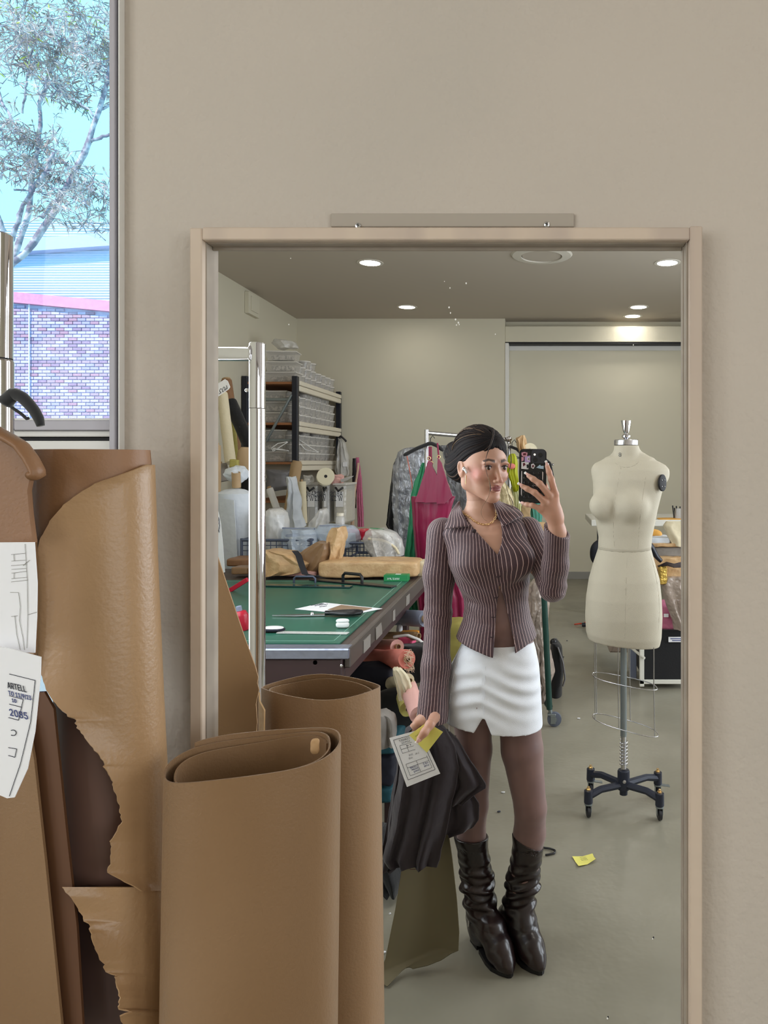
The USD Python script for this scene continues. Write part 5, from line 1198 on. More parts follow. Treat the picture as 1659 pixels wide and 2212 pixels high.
t = thing('display_box', 'black panel box with white frame and sticker behind the form cage', 'box', ((a[0] + b[0]) / 2, yk + .2, 0))
part(t, 'panel', box2((a[0] + .01, yk + .01, .06), (b[0], yk + .46, a[2]), .004), 'black_cloth')
part(t, 'frame', [box2((a[0] - .02, yk, .02), (a[0] + .012, yk + .03, P(0, 1394, yk)[2]), .003), box2((a[0] - .02, yk, b[2]), (b[0], yk + .03, b[2] + .03), .003)], 'desk_white')
part(t, 'frame', box2(P(1356, 1388, yk + .3), P(1361, 1442, yk + .32), .002), 'desk_white')
part(t, 'tie', tube(P(1362, 1398, yk + .1), P(1392, 1422, yk - .02), .01, 8), 'desk_white')
part(t, 'sticker', box2(P(1444, 1376, yk), P(1476, 1387, yk + .004), .001), 'paper')
part(t, 'sticker_print', [box2(P(1448, 1379, yk - .002), P(1474, 1380.5, yk), .0004), box2(P(1452, 1383, yk - .002), P(1474, 1384.5, yk), .0004)], 'ink_blue')
single('grey_box', box2(P(1316, 1385, 5.4), P(1345, 1410, 5.9) * (1, 1, 0) + (0, 0, P(0, 1410, 5.4)[2]), .01), 'brown_wrap', 'small grey-brown box corner under the dress form hem', 'box')
t = thing('folding_trestle', 'thick blue-grey table leg behind the dress form pole', 'table', P(1368, 1460, 5.2))
part(t, 'tube', box2(P(1361, 1380, 5.2), P(1373, 1462, 5.26), .004), 'grey_blue')

# ---------------------------------------------------------------- bits on the floor
def FP(px, py, dz=0): return P(px, py, H * F / (py - CY)) + (0, 0, dz)
q = [FP(1236, 1852), FP(1280, 1850), FP(1287, 1864), FP(1250, 1874)]
G = np.array([[q[0] + (0, 0, .004), (q[0] + q[1]) / 2 + (0, 0, .002), q[1] + (0, 0, .012)], [(q[0] + q[3]) / 2 + (0, 0, .002), sum(q) / 4 + (0, 0, .001), (q[1] + q[2]) / 2 + (0, 0, .010)], [q[3] + (0, 0, .006), (q[2] + q[3]) / 2 + (0, 0, .003), q[2] + (0, 0, .016)]])
t = thing('sticky_note', 'yellow sticky note lying on the concrete floor right of her boots', 'note', FP(1262, 1862))
part(t, 'sheet', sheet(G, .0008), 'note_yellow', smooth=True)
part(t, 'handwriting', [sweep([FP(1252 + i * 2, 1857 + i * 4, .008 + .002 * i), FP(1266 + i * 2, 1856 + i * 4, .009 + .002 * i)], .0006, 4) for i in range(3)], 'ink')
single('shoelace', sweep([FP(a, b, .006) for a, b in arc([(1172, 1834), (1188, 1836), (1199, 1840), (1198, 1846), (1186, 1849), (1178, 1850)], 20)], .004, 8), 'black_plastic', 'short curl of black lace cord on the floor behind the right boot', 'cord', smooth=True)
single('orange_thread', [sweep([FP(a, b, .006) for a, b in arc([(1241, 1350), (1254, 1348), (1268, 1350), (1262, 1346), (1270, 1345)], 14)], .006, 6)], 'red_thread', 'orange thread scrap on the floor left of the dress form', 'thread', smooth=True)
for i, (px, py, s_, lb) in enumerate(((843, 1976, 5, 'tiny white paper scrap beside the hanging pattern piece'), (829, 2060, 10, 'white paper scrap near the kraft roll base'), (1250, 1553, 7, 'thin white thread scrap by the castor rack'), (1087, 1713, 9, 'pale thread curl between her knees'), (1078, 1755, 8, 'dark thread curl between her calves'), (1217, 1420, 4, 'dark speck on the floor by the backpack'), (1225, 1385, 4, 'dark speck on the floor left of the form hem'), (1412, 2028, 3, 'dark speck on the floor below the dress form'), (1314, 2200, 3, 'dark speck at the bottom edge of the mirror'))):
    c = FP(px, py, .004); w = s_ / F * c[1]
    single('floor_scrap', pillow(c, (w, w * .5, .006), p=2.5, amp=.002, scale=60, seed=i), 'ink' if 'dark' in lb else 'paper', lb, 'scrap')
# ---------------------------------------------------------------- the woman before the mirror, as it shows her
YP = 2.26
def Q(px, py, dy=0): return P(px, py, YP + dy)
def zq(py, dy=0): return Q(0, py, dy)[2]
mat('skin', S(196, 148, 124), .45, vcol='tone', sss=.12)
mat('tights', S(128, 97, 91), .5, sheen=.25, var=(9, S(112, 84, 81)))
mat('pinstripe', S(66, 41, 48), .62, stripes=('stripe', S(206, 176, 172), .125), sheen=.25, bump=(420, .0006))
mat('pinstripe_dark', S(44, 26, 30), .7)
mat('white_denim', S(236, 240, 248), .6, bump=(500, .0005))
mat('boot_leather', S(25, 15, 16), .28, bump=(22, .003, (1, 1, 1.6)), coat=.15, var=(6, S(38, 22, 21)))
mat('boot_sole', S(16, 13, 16), .5)
mat('plum_cloth', S(39, 29, 36), .75, sheen=.2, bump=(60, .001))
mat('nail', S(226, 178, 168), .12, coat=.6); mat('nail_tip', S(246, 240, 236), .15)
mat('lash', S(24, 18, 18), .7); mat('eye_white', S(226, 220, 214), .15); mat('iris', S(52, 30, 22), .1); mat('lip', S(146, 84, 84), .35)
mat('phone_case', S(22, 23, 30), .35); mat('island', S(52, 53, 62), .4); mat('phone_glass', (.01, .01, .014), .08); mat('lens_ring', S(56, 58, 66), .25, .5); mat('flash', S(246, 244, 236), .3, emit=.6)
mat('sticker_pink', S(214, 150, 170), .4); mat('sticker_lilac', S(190, 160, 214), .4); mat('sticker_white', S(226, 222, 226), .4); mat('sticker_blue', S(176, 204, 226), .4); mat('sticker_red', S(92, 30, 44), .4)
mat('pattern_card', S(106, 97, 72), .7)
N = {'a': ('attribute', {'attribute': 'flow'}), 'n': ('noise_texture', {'dimensions': '1D', 'scale': 1.0, 'detail': 3}), 'r': ('rgb_ramp', {'ramp': [(.35, S(17, 14, 17)), (.60, S(28, 22, 23)), (.78, S(84, 64, 52))]}),
     'b': ('bump', {'distance': .004, 'strength': .8}), 'p': ('principled_bsdf', {'roughness': .6, 'specular_ior_level': .14})}
MATS['hair'] = usdkit.material(stage, '/World/Looks/hair', N, [('a.fac', 'n.w'), ('n.fac', 'r.fac'), ('n.fac', 'b.height'), ('r.color', 'p.base_color'), ('b.normal', 'p.normal')], surface='p.BSDF')
mat('hair_strand', S(46, 32, 26), .4); mat('hair_blond', S(128, 100, 70), .5)

person = thing('person', 'woman in pinstriped blouse, white mini skirt and dark boots raising a phone', 'person', Q(1080, 2080, .06) * (1, 1, 0))

# trunk, neck and legs
TORSO = [(1112, 985, 1112, .050, .02), (1128, 955, 1142, .068, .01), (1150, 948, 1150, .082, 0), (1180, 962, 1147, .094, 0), (1215, 968, 1146, .100, 0), (1255, 984, 1144, .090, .004), (1295, 1003, 1141, .080, .008), (1335, 1001, 1147, .086, .01), (1385, 981, 1164, .110, .016), (1436, 970, 1178, .132, .02)]
def rings(grow, tab):
    out = []
    for py, xl, xr, ry, dy in tab:
        a, b = Q(xl, py, dy), Q(xr, py, dy); out.append((a[2], (a[0] + b[0]) / 2, YP + dy, (b[0] - a[0]) / 2 + grow, ry + grow))
    return sorted(out)
HIP = [(1380, 1010, 1146, .074, .02), (1440, 984, 1158, .092, .022), (1500, 970, 1164, .102, .026), (1545, 972, 1164, .094, .03)]
LEG_L = ([Q(1020, 1535, .03), Q(1024, 1620, .03), Q(1024, 1740, .035), Q(1018, 1800, .05), Q(1030, 1900, .08), Q(1044, 2000, .10)], [.060, .055, .043, .043, .040, .030])
LEG_R = ([Q(1120, 1540, .03), Q(1128, 1620, .02), Q(1146, 1745, .02), Q(1144, 1800, .04), Q(1130, 1900, .08), Q(1112, 2000, .11)], [.066, .064, .049, .049, .043, .031])
B = Field((Q(900, 0)[0], 2.06, .02), (Q(1235, 0)[0], 2.46, 1.56), .004)
B.loft(rings(-.009, TORSO[:-2] + [(1385, 1000, 1152, .086, .018), (1420, 990, 1156, .090, .02)]), k=.01)
B.loft(rings(-.008, HIP), k=.03)
for pts, rsd in (LEG_L, LEG_R): B.chain(pts, rsd, k=.012)
for px, py in ((1028, 1214), (1118, 1208)):
    B.ell(Q(px, py, -.054), (.052, .040, .048), k=.025)
B.chain([Q(966, 1165, .014), Q(947, 1330, .02), Q(932, 1530, -.085)], [.034, .032, .024], k=.02)
B.chain([Q(1130, 1162, .014), Q(1188, 1262, -.05), Q(1203, 1165, -.134)], [.034, .031, .025], k=.02)
NECK = [Q(1052, 1150, .02), Q(1041, 1112, .01), Q(1038, 1085, .0)]
B.chain(NECK, [.060, .0435, .0425], k=.035)
B.ell(Q(1000, 1122, .03), (.055, .03, .02), rot(0, -24, 0), k=.02); B.ell(Q(1092, 1116, .03), (.055, .03, .02), rot(0, 22, 0), k=.02)
for a, b in (((1048, 1140), (1000, 1136)), ((1064, 1141), (1094, 1137))): B.capsule(Q(*a, -.055), Q(*b, -.035), .007, .006, k=.012)      # collar bones
B.capsule(Q(1073, 1185, -.12), Q(1076, 1240, -.125), .006, .008, k=.012, op='sub')                                                          # between the breasts
body_v, body_f = B.mesh(smooth=2)

# head, in its own frame: x to its left, -y ahead, z up; the origin between the eyes' level and the ears
HS = .935
HC, HR = Q(1041, 1006, -.03), rot(2, 4, 0) if False else rot(0, 0, 38) @ rot(4, 0, 0) * HS
def hw(p): return HC + HR @ np.asarray(p, float)
def head_field(h, lo=(-.125, -.13, -.19), hi=(.125, .14, .145)):
    f = Field(lo, hi, h)
    f.ell((0, .016, .034), (.071, .092, .084), k=.01)
    f.ell((0, -.028, .006), (.063, .060, .074), k=.03)
    f.ell((0, -.042, -.045), (.048, .040, .052), k=.03)
    for s in (-1, 1):
        f.chain([(.056 * s, .012, -.030), (.050 * s, .004, -.060), (.012 * s, -.066, -.099)], [.014, .015, .013], k=.028)
        f.ell((.040 * s, -.062, -.030), (.020, .018, .015), k=.02)
        f.ell((.028 * s, -.083, .016), (.022, .010, .007), rot(0, 8 * s, 0), k=.012)
    f.ell((0, -.073, -.099), (.017, .017, .013), k=.014)
    f.capsule((0, -.084, .008), (0, -.104, -.037), .0058, .0082, k=.010)
    f.ell((0, -.107, -.040), (.0088, .0075, .0070), k=.006)
    for s in (-1, 1):
        f.ell((.0112 * s, -.096, -.0435), (.0062, .0085, .0058), k=.005)
        f.ell((.0058 * s, -.104, -.0478), (.0028, .004, .0022), k=.002, op='sub')
        f.ell((.031 * s, -.098, -.001), (.018, .012, .0105), k=.012, op='sub')
        f.ell((.031 * s, -.0755, -.001), (.0150, .0135, .0130), k=.004)
        f.ell((.031 * s, -.0925, -.0012), (.0146, .0095, .0056), rot(0, 7 * s, 0), k=.0012, op='sub')
        f.ell((.072 * s, .016, -.010), (.0085, .017, .029), rot(-14, 0, 0), k=.006)
        f.ell((.0785 * s, .012, -.006), (.006, .009, .017), rot(-14, 0, 0), k=.004, op='sub')
    f.ell((0, -.0868, -.0625), (.0195, .0092, .0056), k=.004)
    f.ell((.0, -.0862, -.0718), (.0175, .0098, .0068), k=.004)
    f.capsule((-.021, -.094, -.0672), (.021, -.094, -.0672), .0013, .0013, k=.0022, op='sub')
    f.ell((0, -.0945, -.0545), (.003, .004, .006), k=.004, op='sub')
    inv = lambda q: HR.T @ (np.asarray(q) - HC) / HS ** 2
    f.chain([inv(Q(1044, 1125, .01)), inv(Q(1040, 1110, .01)), inv(Q(1034, 1050, -.01))], [.048, .0445, .0435], k=.022)
    return f
hf = head_field(.0018)
hv, hfc = hf.mesh(smooth=1)
SK = np.array(S(196, 150, 128)); BLUSH, LIP, SHADOW, BROW = (np.array(S(*c)) for c in ((196, 122, 112), (140, 80, 80), (132, 92, 84), (52, 38, 36)))
tone = np.tile(SK, (len(hv), 1))
def paint(w, c):
    global tone
    w = np.clip(w, 0, 1)[:, None]; tone = tone * (1 - w) + c * w
def blob(c, r): return np.exp(-(((hv - c) / r) ** 2).sum(1))
for s in (-1, 1):
    paint(.95 * blob((.052 * s, -.050, -.022), (.022, .03, .022)), BLUSH)
    paint(.75 * blob((.031 * s, -.086, .004), (.019, .02, .0075)), SHADOW)
    xb = (hv[:, 0] * s - .012) / .034; zb = .0205 + .0085 * np.clip(xb, 0, 1) - .022 * np.clip(xb - .6, 0, 1)
    th = .0048 * (1 - .55 * np.clip(xb, 0, 1))
    paint(((xb > 0) & (xb < 1.0) & (hv[:, 1] < -.035)) * np.clip(1.6 - np.abs(hv[:, 2] - zb) / th, 0, 1) * .92, BROW)
paint(np.clip(2.2 * (1 - (hv[:, 0] / .0215) ** 2 - ((hv[:, 2] + .0670) / .0115) ** 2), 0, 1) * (hv[:, 1] < -.07) * .95, LIP)
paint(.5 * blob((0, -.108, -.042), (.008, .01, .008)), BLUSH)
hw_v = hv @ HR.T + HC

# hands
def joint_chain(f, pts, rs_, k=.006): f.chain(pts, rs_, k=k)
YH = 2.066
def h3(px, py, y=YH): return P(px, py, y)
HF = Field(P(1105, 1180, 2.0) * (1, 0, 1) + (0, 2.0, 0), P(1228, 985, 2.0) * (1, 0, 1) + (0.02, 2.19, .02), .0018)
wr, hand = h3(1204, 1150, 2.105), {}
HF.chain([P(1203.5, 1182, 2.14), wr, h3(1196, 1108, 2.085)], [.023, .0225, .0255], k=.02)
mc = {'index': (1199, 1068, 2.066), 'middle': (1187, 1072, 2.060), 'ring': (1177, 1086, 2.060), 'little': (1168, 1100, 2.068)}
for k_, q in mc.items(): HF.capsule(h3(1200, 1118, 2.092), h3(*q[:2], q[2] + .004), .0165, .0115, k=.014)
FING = {'index': [(1199, 1066, 2.066), (1191, 1036, 2.060), (1186, 1020, 2.062), (1182, 1007, 2.066)], 'middle': [(1187, 1070, 2.058), (1166, 1045, 2.050), (1152, 1035, 2.053), (1142, 1028, 2.058)],
        'ring': [(1177, 1084, 2.058), (1155, 1064, 2.050), (1139, 1056, 2.054), (1128, 1050, 2.058)], 'little': [(1168, 1099, 2.066), (1150, 1092, 2.062), (1139, 1090, 2.068), (1131, 1088, 2.074)]}
RAD = {'index': (.0105, .0088, .0080, .0068), 'middle': (.0108, .0090, .0080, .0068), 'ring': (.0104, .0086, .0078, .0066), 'little': (.0092, .0074, .0066, .0056)}
for k_ in FING: HF.chain([P(*p) for p in FING[k_]], RAD[k_], k=.005)
HF.chain([h3(1200, 1120, 2.10), P(1188, 1095, 2.115), P(1180, 1070, 2.113), P(1178, 1050, 2.108)], [.016, .0125, .0105, .0085], k=.01)      # the thumb, on the phone's other side
ha_v, ha_f = HF.mesh(smooth=1)
HL = Field(P(868, 1640, 2.2) * (1, 0, 1) + (-.01, 2.0, 0), P(968, 1505, 2.2) * (1, 0, 1) + (.01, 2.26, .01), .0018)
HL.chain([P(933, 1532, 2.182), P(929, 1550, 2.168), P(918, 1568, 2.155)], [.0235, .0235, .023], k=.02)
HL.ell(P(916, 1560, 2.15), (.030, .020, .026), k=.015)
for i, (px, py, y) in enumerate(((898, 1566, 2.13), (894, 1570, 2.15), (893, 1574, 2.17), (895, 1578, 2.19))):
    HL.capsule(P(920, 1558, 2.16), P(px, py, y), .018, .0115, k=.012)
    HL.chain([P(px, py, y), P(px - 6, py + 22, y + .012), P(px + 4, py + 42, y + .022), P(px + 14, py + 50, y + .024)], [.0105, .0088, .0078, .0066], k=.005)
HL.chain([P(939, 1550, 2.135), P(929, 1565, 2.080), P(917, 1582, 2.060), P(906, 1596, 2.058)], [.0165, .0125, .0105, .0088], k=.010)
hl_v, hl_f = HL.mesh(smooth=1)
vs, fsx, n0 = [], [], 0
for v, f in ((body_v, body_f), (hw_v, hfc), (ha_v, ha_f), (hl_v, hl_f)): vs.append(v); fsx.append(f + n0); n0 += len(v)
sk = lambda v: np.tile(SK, (len(v), 1)) * (1 + .10 * (fbm(v * 40, 2, 3) - .5))[:, None]
part(person, 'body', (np.vstack(vs), np.vstack(fsx)), 'skin', smooth=True, attrs={'tone': np.vstack([sk(body_v), tone, sk(ha_v), sk(hl_v)])})
for s, nm in ((-1, 'eye'), (1, 'eye')):
    c = np.array([.031 * s, -.0755, -.001]); g = unit((.0, -1, -.02))
    e = part(person, 'eye', place(lathe([(0, -.0128), (.009, -.009), (.0128, 0), (.009, .009), (0, .0128)][::1], n=20) if False else (np.array(trimesh.creation.icosphere(3, .0126).vertices), np.array(trimesh.creation.icosphere(3).faces)), hw(c), HR), 'eye_white', smooth=True)
    R = HR @ frame(g)
    part(e, 'iris', place(lathe([(.0062, 0), (.0058, .0006), (0, .0011)], n=20), hw(c + g * .0117), R), 'iris', smooth=True)
    part(e, 'glint', place((np.array(trimesh.creation.icosphere(1, .0011).vertices), np.array(trimesh.creation.icosphere(1).faces)), hw(c + g * .0131 + (.0018, 0, .002)), HR), 'eye_white', smooth=True)
    a = np.linspace(-1, 1, 13)
    up = [hw((.031 * s + .0145 * t, -.0885 + .0055 * t * t, .0016 + .0048 * (1 - t * t) - .0008 * s * -t)) for t in a]
    part(person, 'eyelashes', sweep(up, np.interp(a, [-1, 0, 1], [.0009, .0019, .0014]), 6), 'lash', smooth=True)
# tights: a close shell over legs, hips and belly
T = B.d.copy(); zz_ = B.lo[2] + B.h * np.arange(B.n[2]); B.d = np.maximum(B.d, (zz_ - zq(1262))[None, None, :].astype(np.float32) + .0)
arms = Field((B.lo), (B.lo + B.h * (B.n - 1)), B.h); arms.chain([Q(946, 1250, .02), Q(946, 1330, .02), Q(932, 1560, -.06)], [.05, .05, .05], k=0); arms.chain([Q(1165, 1230, -.03), Q(1190, 1262, -.05), Q(1203, 1160, -.15)], [.05, .05, .04], k=0)
cut = np.maximum(B.d, -arms.d[:B.n[0], :B.n[1], :B.n[2]]); B.d = cut
part(person, 'tights', B.mesh(.0016, smooth=2), 'tights', smooth=True)
B.d = T

# hair: swept back from a centre parting into a low bun
hb = Field((-.13, -.125, -.12), (.12, .17, .165), .0022)
hb.ell((.003, .020, .046), (.083, .103, .090), k=.01)
hb.ell((-.018, .06, -.012), (.066, .062, .052), k=.02)
hb.wedge([((0, .81 * .98, .585), (0, -.078, .078))], (-.13, -.13, -.12), (.13, .17, .17), k=.004) if False else None
def hairline(x, y, z):   # in front of and below this curved line the face is bare
    line = -.083 + .018 * (np.abs(x) / .06) ** 2 * 0 + np.clip(.072 - z, 0, 1) * .72 - .010 * np.exp(-(x / .014) ** 2) * 0
    return np.maximum(y - line, 0 * x + 0 * y + 0 * z - 1)
hb.apply(lambda x, y, z: (y - (-.086 + np.clip(.068 + .010 * np.exp(-(np.abs(x) / .012) ** 2) - z, -.03, 1) * .66)) * .8 + 0 * x, (-.13, -.13, -.13), (.13, .17, .17), .005, 'sub')
bun = HR.T @ (P(985, 978, 2.30) - HC) / HS ** 2
hb.ell((-.03, .085, .0), (.05, .05, .05), k=.03)
hb.ell(bun, (.040, .040, .041), k=.014)
hb.capsule((0, -.080, .098), (0, .02, .142), .0022, .0026, k=.003, op='sub')                                # the parting
for s in (-1, 1): hb.ell((.076 * s, .000, -.014), (.014, .018, .028), k=.006, op='sub')          # ears stay free
qv, qf = hb.mesh(smooth=1)
ax0, ax1 = np.array([0, -.07, .10]), bun; ad = unit(ax1 - ax0); e1 = unit(np.cross(ad, (1, 0, 0))); e2 = np.cross(ad, e1)
rel = qv - ax0; flow = np.arctan2(rel @ e1, rel @ e2) * 9 + 1.2 * np.sin(rel @ ad * 26)
db = qv - bun; inb = np.clip(1.4 - np.linalg.norm(db, axis=1) / .045, 0, 1) > .3
flow = np.where(inb, (db[:, 2] * 90 + 2.5 * np.arctan2(db[:, 1], db[:, 0])), flow)
qv = qv + .0016 * np.sin(flow * 2.6)[:, None] * unit(1)[None] * 0 + (.0014 * np.sin(flow * 2.2) + .0012 * np.sin(flow * 5.1))[:, None] * (rel / (np.linalg.norm(rel, axis=1, keepdims=True) + 1e-9))
hair = part(person, 'hair', (qv @ HR.T + HC, qf), 'hair', smooth=True, attrs={'flow': flow.astype(np.float32) * 1.6})
def strand(pts, y, r, m, n=40, wob=0):
    q = arc(pts, n); ys = np.interp(np.linspace(0, 1, len(q)), np.linspace(0, 1, len(y)), y)
    return sweep([P(a, b, c) for (a, b), c in zip(q, ys)], np.linspace(r, r * .35, n), 5)
def smooth_pts(pts, n=40):
    from scipy.interpolate import CubicSpline
    p = np.array(pts, float); d = np.r_[0, np.cumsum(np.linalg.norm(np.diff(p, axis=0), axis=1))]
    return [tuple(x) for x in CubicSpline(d, p)(np.linspace(0, d[-1], n))]
part(hair, 'tendril', [strand(smooth_pts([(1066 + i, 928), (1057 + i, 965), (1050, 990), (1049, 1010), (1054, 1030), (1059 + i * .5, 1050), (1059, 1062)]), [2.17, 2.125, 2.125, 2.11, 2.10], .0010, 'hair_strand') for i in range(3)], 'hair_strand', smooth=True)
part(hair, 'blond_tip', [strand(smooth_pts([(1054, 1030), (1058 + i * .5, 1050), (1056, 1070), (1046, 1088), (1040, 1102), (1042, 1116), (1052, 1126)]), [2.10, 2.09, 2.09, 2.12, 2.12], .0010, 'hair_blond') for i in range(2)], 'hair_blond', smooth=True)
part(hair, 'tendril', [strand(smooth_pts([(1090 + i, 945), (1102, 975), (1103 + i * .5, 1000), (1098, 1025), (1094, 1045), (1099, 1068), (1107 + i * .6, 1086), (1104, 1100)]), [2.16, 2.16, 2.15, 2.14, 2.13], .0010, 'hair_strand') for i in range(3)], 'hair_strand', smooth=True)
part(hair, 'tendril', [strand(smooth_pts([(1000, 1010), (990, 1025), (994, 1040), (1002, 1056)]), [2.24, 2.24, 2.22], .0009, 'hair_strand')], 'hair_strand', smooth=True)
rs = np.random.RandomState(4); lk = []
for i in range(26):
    a, b = hw((rs.uniform(-.05, .02), rs.uniform(-.075, .02), .10)), P(rs.uniform(968, 1000), rs.uniform(955, 1000), 2.3)
    ts = np.linspace(0, 1, 22); base = np.array([a * (1 - t) + b * t for t in ts]); cen = hw((0, .024, .046))
    d = base - cen; d = (d @ HR) / HS ** 2 / (.083, .104, .092); d /= np.linalg.norm(d, axis=1, keepdims=True); pts = cen + (d * (.0822, .1032, .0912)) @ HR.T
    lk.append(sweep(pts[:18], np.linspace(.0006, .0012, 18), 5))
part(hair, 'lock', lk[:22], 'hair', smooth=True, kind='stuff', attrs={'flow': np.zeros(sum(len(x[0]) for x in lk[:22]), np.float32) + .2})
part(hair, 'light_lock', lk[22:], 'hair_blond', smooth=True, kind='stuff')
# jewellery and earbud
er = hw((-.082, .004, -.012)); ey = er[1] - .012; er = P(1003, 1013, ey)
eb = part(person, 'earbud', pillow(er, (.014, .014, .016), HR, 2), 'chrome', smooth=True)
part(eb, 'stem', tube(er + (0.001, -.004, .0), P(1009, 1021.5, ey - .006), .0042, 10), 'white_plastic', smooth=True)
part(person, 'earring', [tube(P(1006.5, 1027, er[1] - .002), P(1005.5, 1047, er[1] - .002), .0022, 8, .0008)], 'gold', smooth=True)
neck = smooth_pts([(997, 1104), (1004, 1110), (1014, 1117), (1024, 1125), (1036, 1131), (1048, 1133), (1060, 1130), (1068, 1122), (1072, 1112), (1071, 1104)], 20)
lkn = []
for i, (a, b) in enumerate(neck):
    g = B.sample(np.array([P(a, b, y) for y in np.arange(2.10, 2.30, .002)])); ih = np.argmax(g < .0025); yy = 2.10 + .002 * ih - .002
    nx = neck[min(i + 1, 19)]; pv = neck[max(i - 1, 0)]; d = unit(P(*nx, yy) - P(*pv, yy)); c = P(a, b, yy)
    s_ = np.array([0, -1, 0]) if i % 2 else np.cross(d, (0, -1, 0))
    lkn.append(sweep([c + d * .0066 * math.cos(t) + s_ * .0026 * math.sin(t) for t in np.linspace(0, 6.28, 13)[:-1]], .0009, 6, closed=True))
nk = part(person, 'necklace', lkn[0], 'gold', smooth=True)
for g in lkn[1:]: part(nk, 'link', g, 'gold', smooth=True)

# blouse
hB = .003
bl = Field((Q(890, 0)[0], 2.02, zq(1445, -.1)), (Q(1240, 0)[0], 2.42, zq(1095)), hB)
bl.loft(rings(0, TORSO), k=.01)
for px, py in ((1028, 1214), (1118, 1208)): bl.ell(Q(px, py, -.056), (.056, .044, .053), k=.03)
bl.ell(Q(1000, 1122, .025), (.058, .042, .026), rot(0, -24, 0), k=.02); bl.ell(Q(1094, 1116, .025), (.058, .042, .026), rot(0, 22, 0), k=.02)
bl.wedge([((.30, 0, .95), Q(1024, 1410, -.1)), ((1, 0, 0), Q(1088, 1400))], (Q(900, 0)[0], 2, zq(1460)), (Q(1090, 0)[0], 2.42, zq(1370)))
bl.wedge([((-.42, 0, .90), Q(1140, 1402, -.1)), ((-1, 0, 0), Q(1088, 1400))], (Q(1086, 0)[0], 2, zq(1460)), (Q(1240, 0)[0], 2.42, zq(1370)))
# V neck and front opening, cut right through the front
def through(pts, y1=2.225):
    lo, hi = np.min([Q(*p) for p in pts], 0), np.max([Q(*p) for p in pts], 0)
    pg = np.array(pts, float); area = np.sum(pg[:, 0] * np.roll(pg[:, 1], -1) - np.roll(pg[:, 0], -1) * pg[:, 1])
    if area < 0: pg = pg[::-1]
    def fn(x, y, z):
        px, py = x / y * F + CX, CY - (z - H) / y * F
        e = None
        for a, b in zip(pg, np.roll(pg, -1, 0)):
            d = unit(b - a); g = ((px - a[0]) * d[1] - (py - a[1]) * d[0]) * (YP / F)
            e = g if e is None else np.maximum(e, g)
        return np.maximum(e, y - y1)
    bl.apply(fn, (lo[0] - .03, 2.0, lo[2] - .03), (hi[0] + .03, 2.42, hi[2] + .03), 0, 'sub')
through([(1000, 1075), (1000, 1108), (1024, 1142), (1075, 1199), (1084, 1172), (1085, 1146), (1078, 1110), (1072, 1075)])
through([(1079, 1260), (1073, 1310), (1064, 1440), (1113, 1440), (1111, 1385), (1092, 1305)])
bl.wedge([((0, 0, -1), (0, 0, zq(1098))), ((0, 0, 1), (0, 0, zq(1060)))], (Q(995, 0)[0], 2, zq(1098)), (Q(1078, 0)[0], 2.42, zq(1060)))
torso_only = bl.d.copy()
SL_L = ([Q(956, 1152, .012), Q(949, 1240, .018), Q(946, 1330, .02), Q(942, 1440, -.035), Q(933, 1556, -.085)], [.050, .049, .041, .043, .048])
blL = Field((Q(890, 0)[0] - .01, 2.1, zq(1575, -.06)), (Q(1000, 0)[0], 2.36, zq(1100)), hB)
blL.chain(SL_L[0], SL_L[1], k=.02)
blL.wedge([((0, -.1, 1), Q(933, 1535, -.085))], (Q(880, 0)[0], 2.0, zq(1600)), (Q(1000, 0)[0], 2.4, zq(1546)))
blL.capsule(Q(932, 1580, -.09), Q(935, 1525, -.075), .042, .034, k=.0, op='sub')
SL_R = ([Q(1140, 1148, .014), Q(1168, 1205, -.02), Q(1194, 1270, -.06), Q(1200, 1220, -.10), Q(1204, 1130, -.155)], [.047, .043, .042, .038, .040])
blR = Field((Q(1100, 0)[0], 1.98, zq(1320, -.1)), (Q(1250, 0)[0] + .01, 2.36, zq(1090)), hB)
blR.chain(SL_R[0][:3], SL_R[1][:3], k=.02)
fore = Field(blR.lo, blR.lo + blR.h * (blR.n - 1), hB)
fore.chain(SL_R[0][2:], SL_R[1][2:], k=.02)
cuffc = Q(1204, 1146, -.15)
fore.wedge([((-.42, .38, -.83), cuffc)], (Q(1160, 0)[0], 1.95, zq(1200)), (Q(1260, 0)[0], 2.4, zq(1080)))
fore.capsule(Q(1202.5, 1182, -.124), Q(1204, 1115, -.164), .028, .031, k=0, op='sub')
sm = lambda a, b, k: np.where(True, np.minimum(a, b) - np.maximum(k - np.abs(a - b), 0) ** 2 / (4 * k), 0)
blR.d = sm(blR.d, fore.d[:blR.n[0], :blR.n[1], :blR.n[2]], .008).astype(np.float32)
def axis_angle(v, pts, turns, ref=(0, -1, 0)):
    "stripe number round a limb: the angle about its nearest bone"
    best, ang = np.full(len(v), 9.), np.zeros(len(v))
    for a, b in zip(pts[:-1], pts[1:]):
        d = b - a; L = d @ d; t = np.clip((v - a) @ d / L, 0, 1); q = v - a - t[:, None] * d; r = np.linalg.norm(q, axis=1); m = r < best
        u = unit(np.asarray(ref) - (np.asarray(ref) @ unit(d)) * unit(d)); w = np.cross(unit(d), u)
        if unit(d)[2] > 0: w = -w
        ang = np.where(m, np.arctan2(q @ w, q @ u), ang); best = np.minimum(best, r)
    return ang / (2 * np.pi) * turns
def crease(v, c, r, amp, freq, dirn):
    w = np.exp(-(((v - c) / r) ** 2).sum(1)); return (amp * w * np.sin((v @ unit(dirn)) * freq))[:, None]
tv, tf = bl.mesh(smooth=2)
R_ = np.array(rings(0, TORSO)); cxz, cyz = np.interp(tv[:, 2], R_[:, 0], R_[:, 1]), np.interp(tv[:, 2], R_[:, 0], R_[:, 2])
st_t = np.arctan2(tv[:, 0] - cxz, -(tv[:, 1] - cyz)) / np.pi * 31 + (tv[:, 2] - 1.4) * 2.2
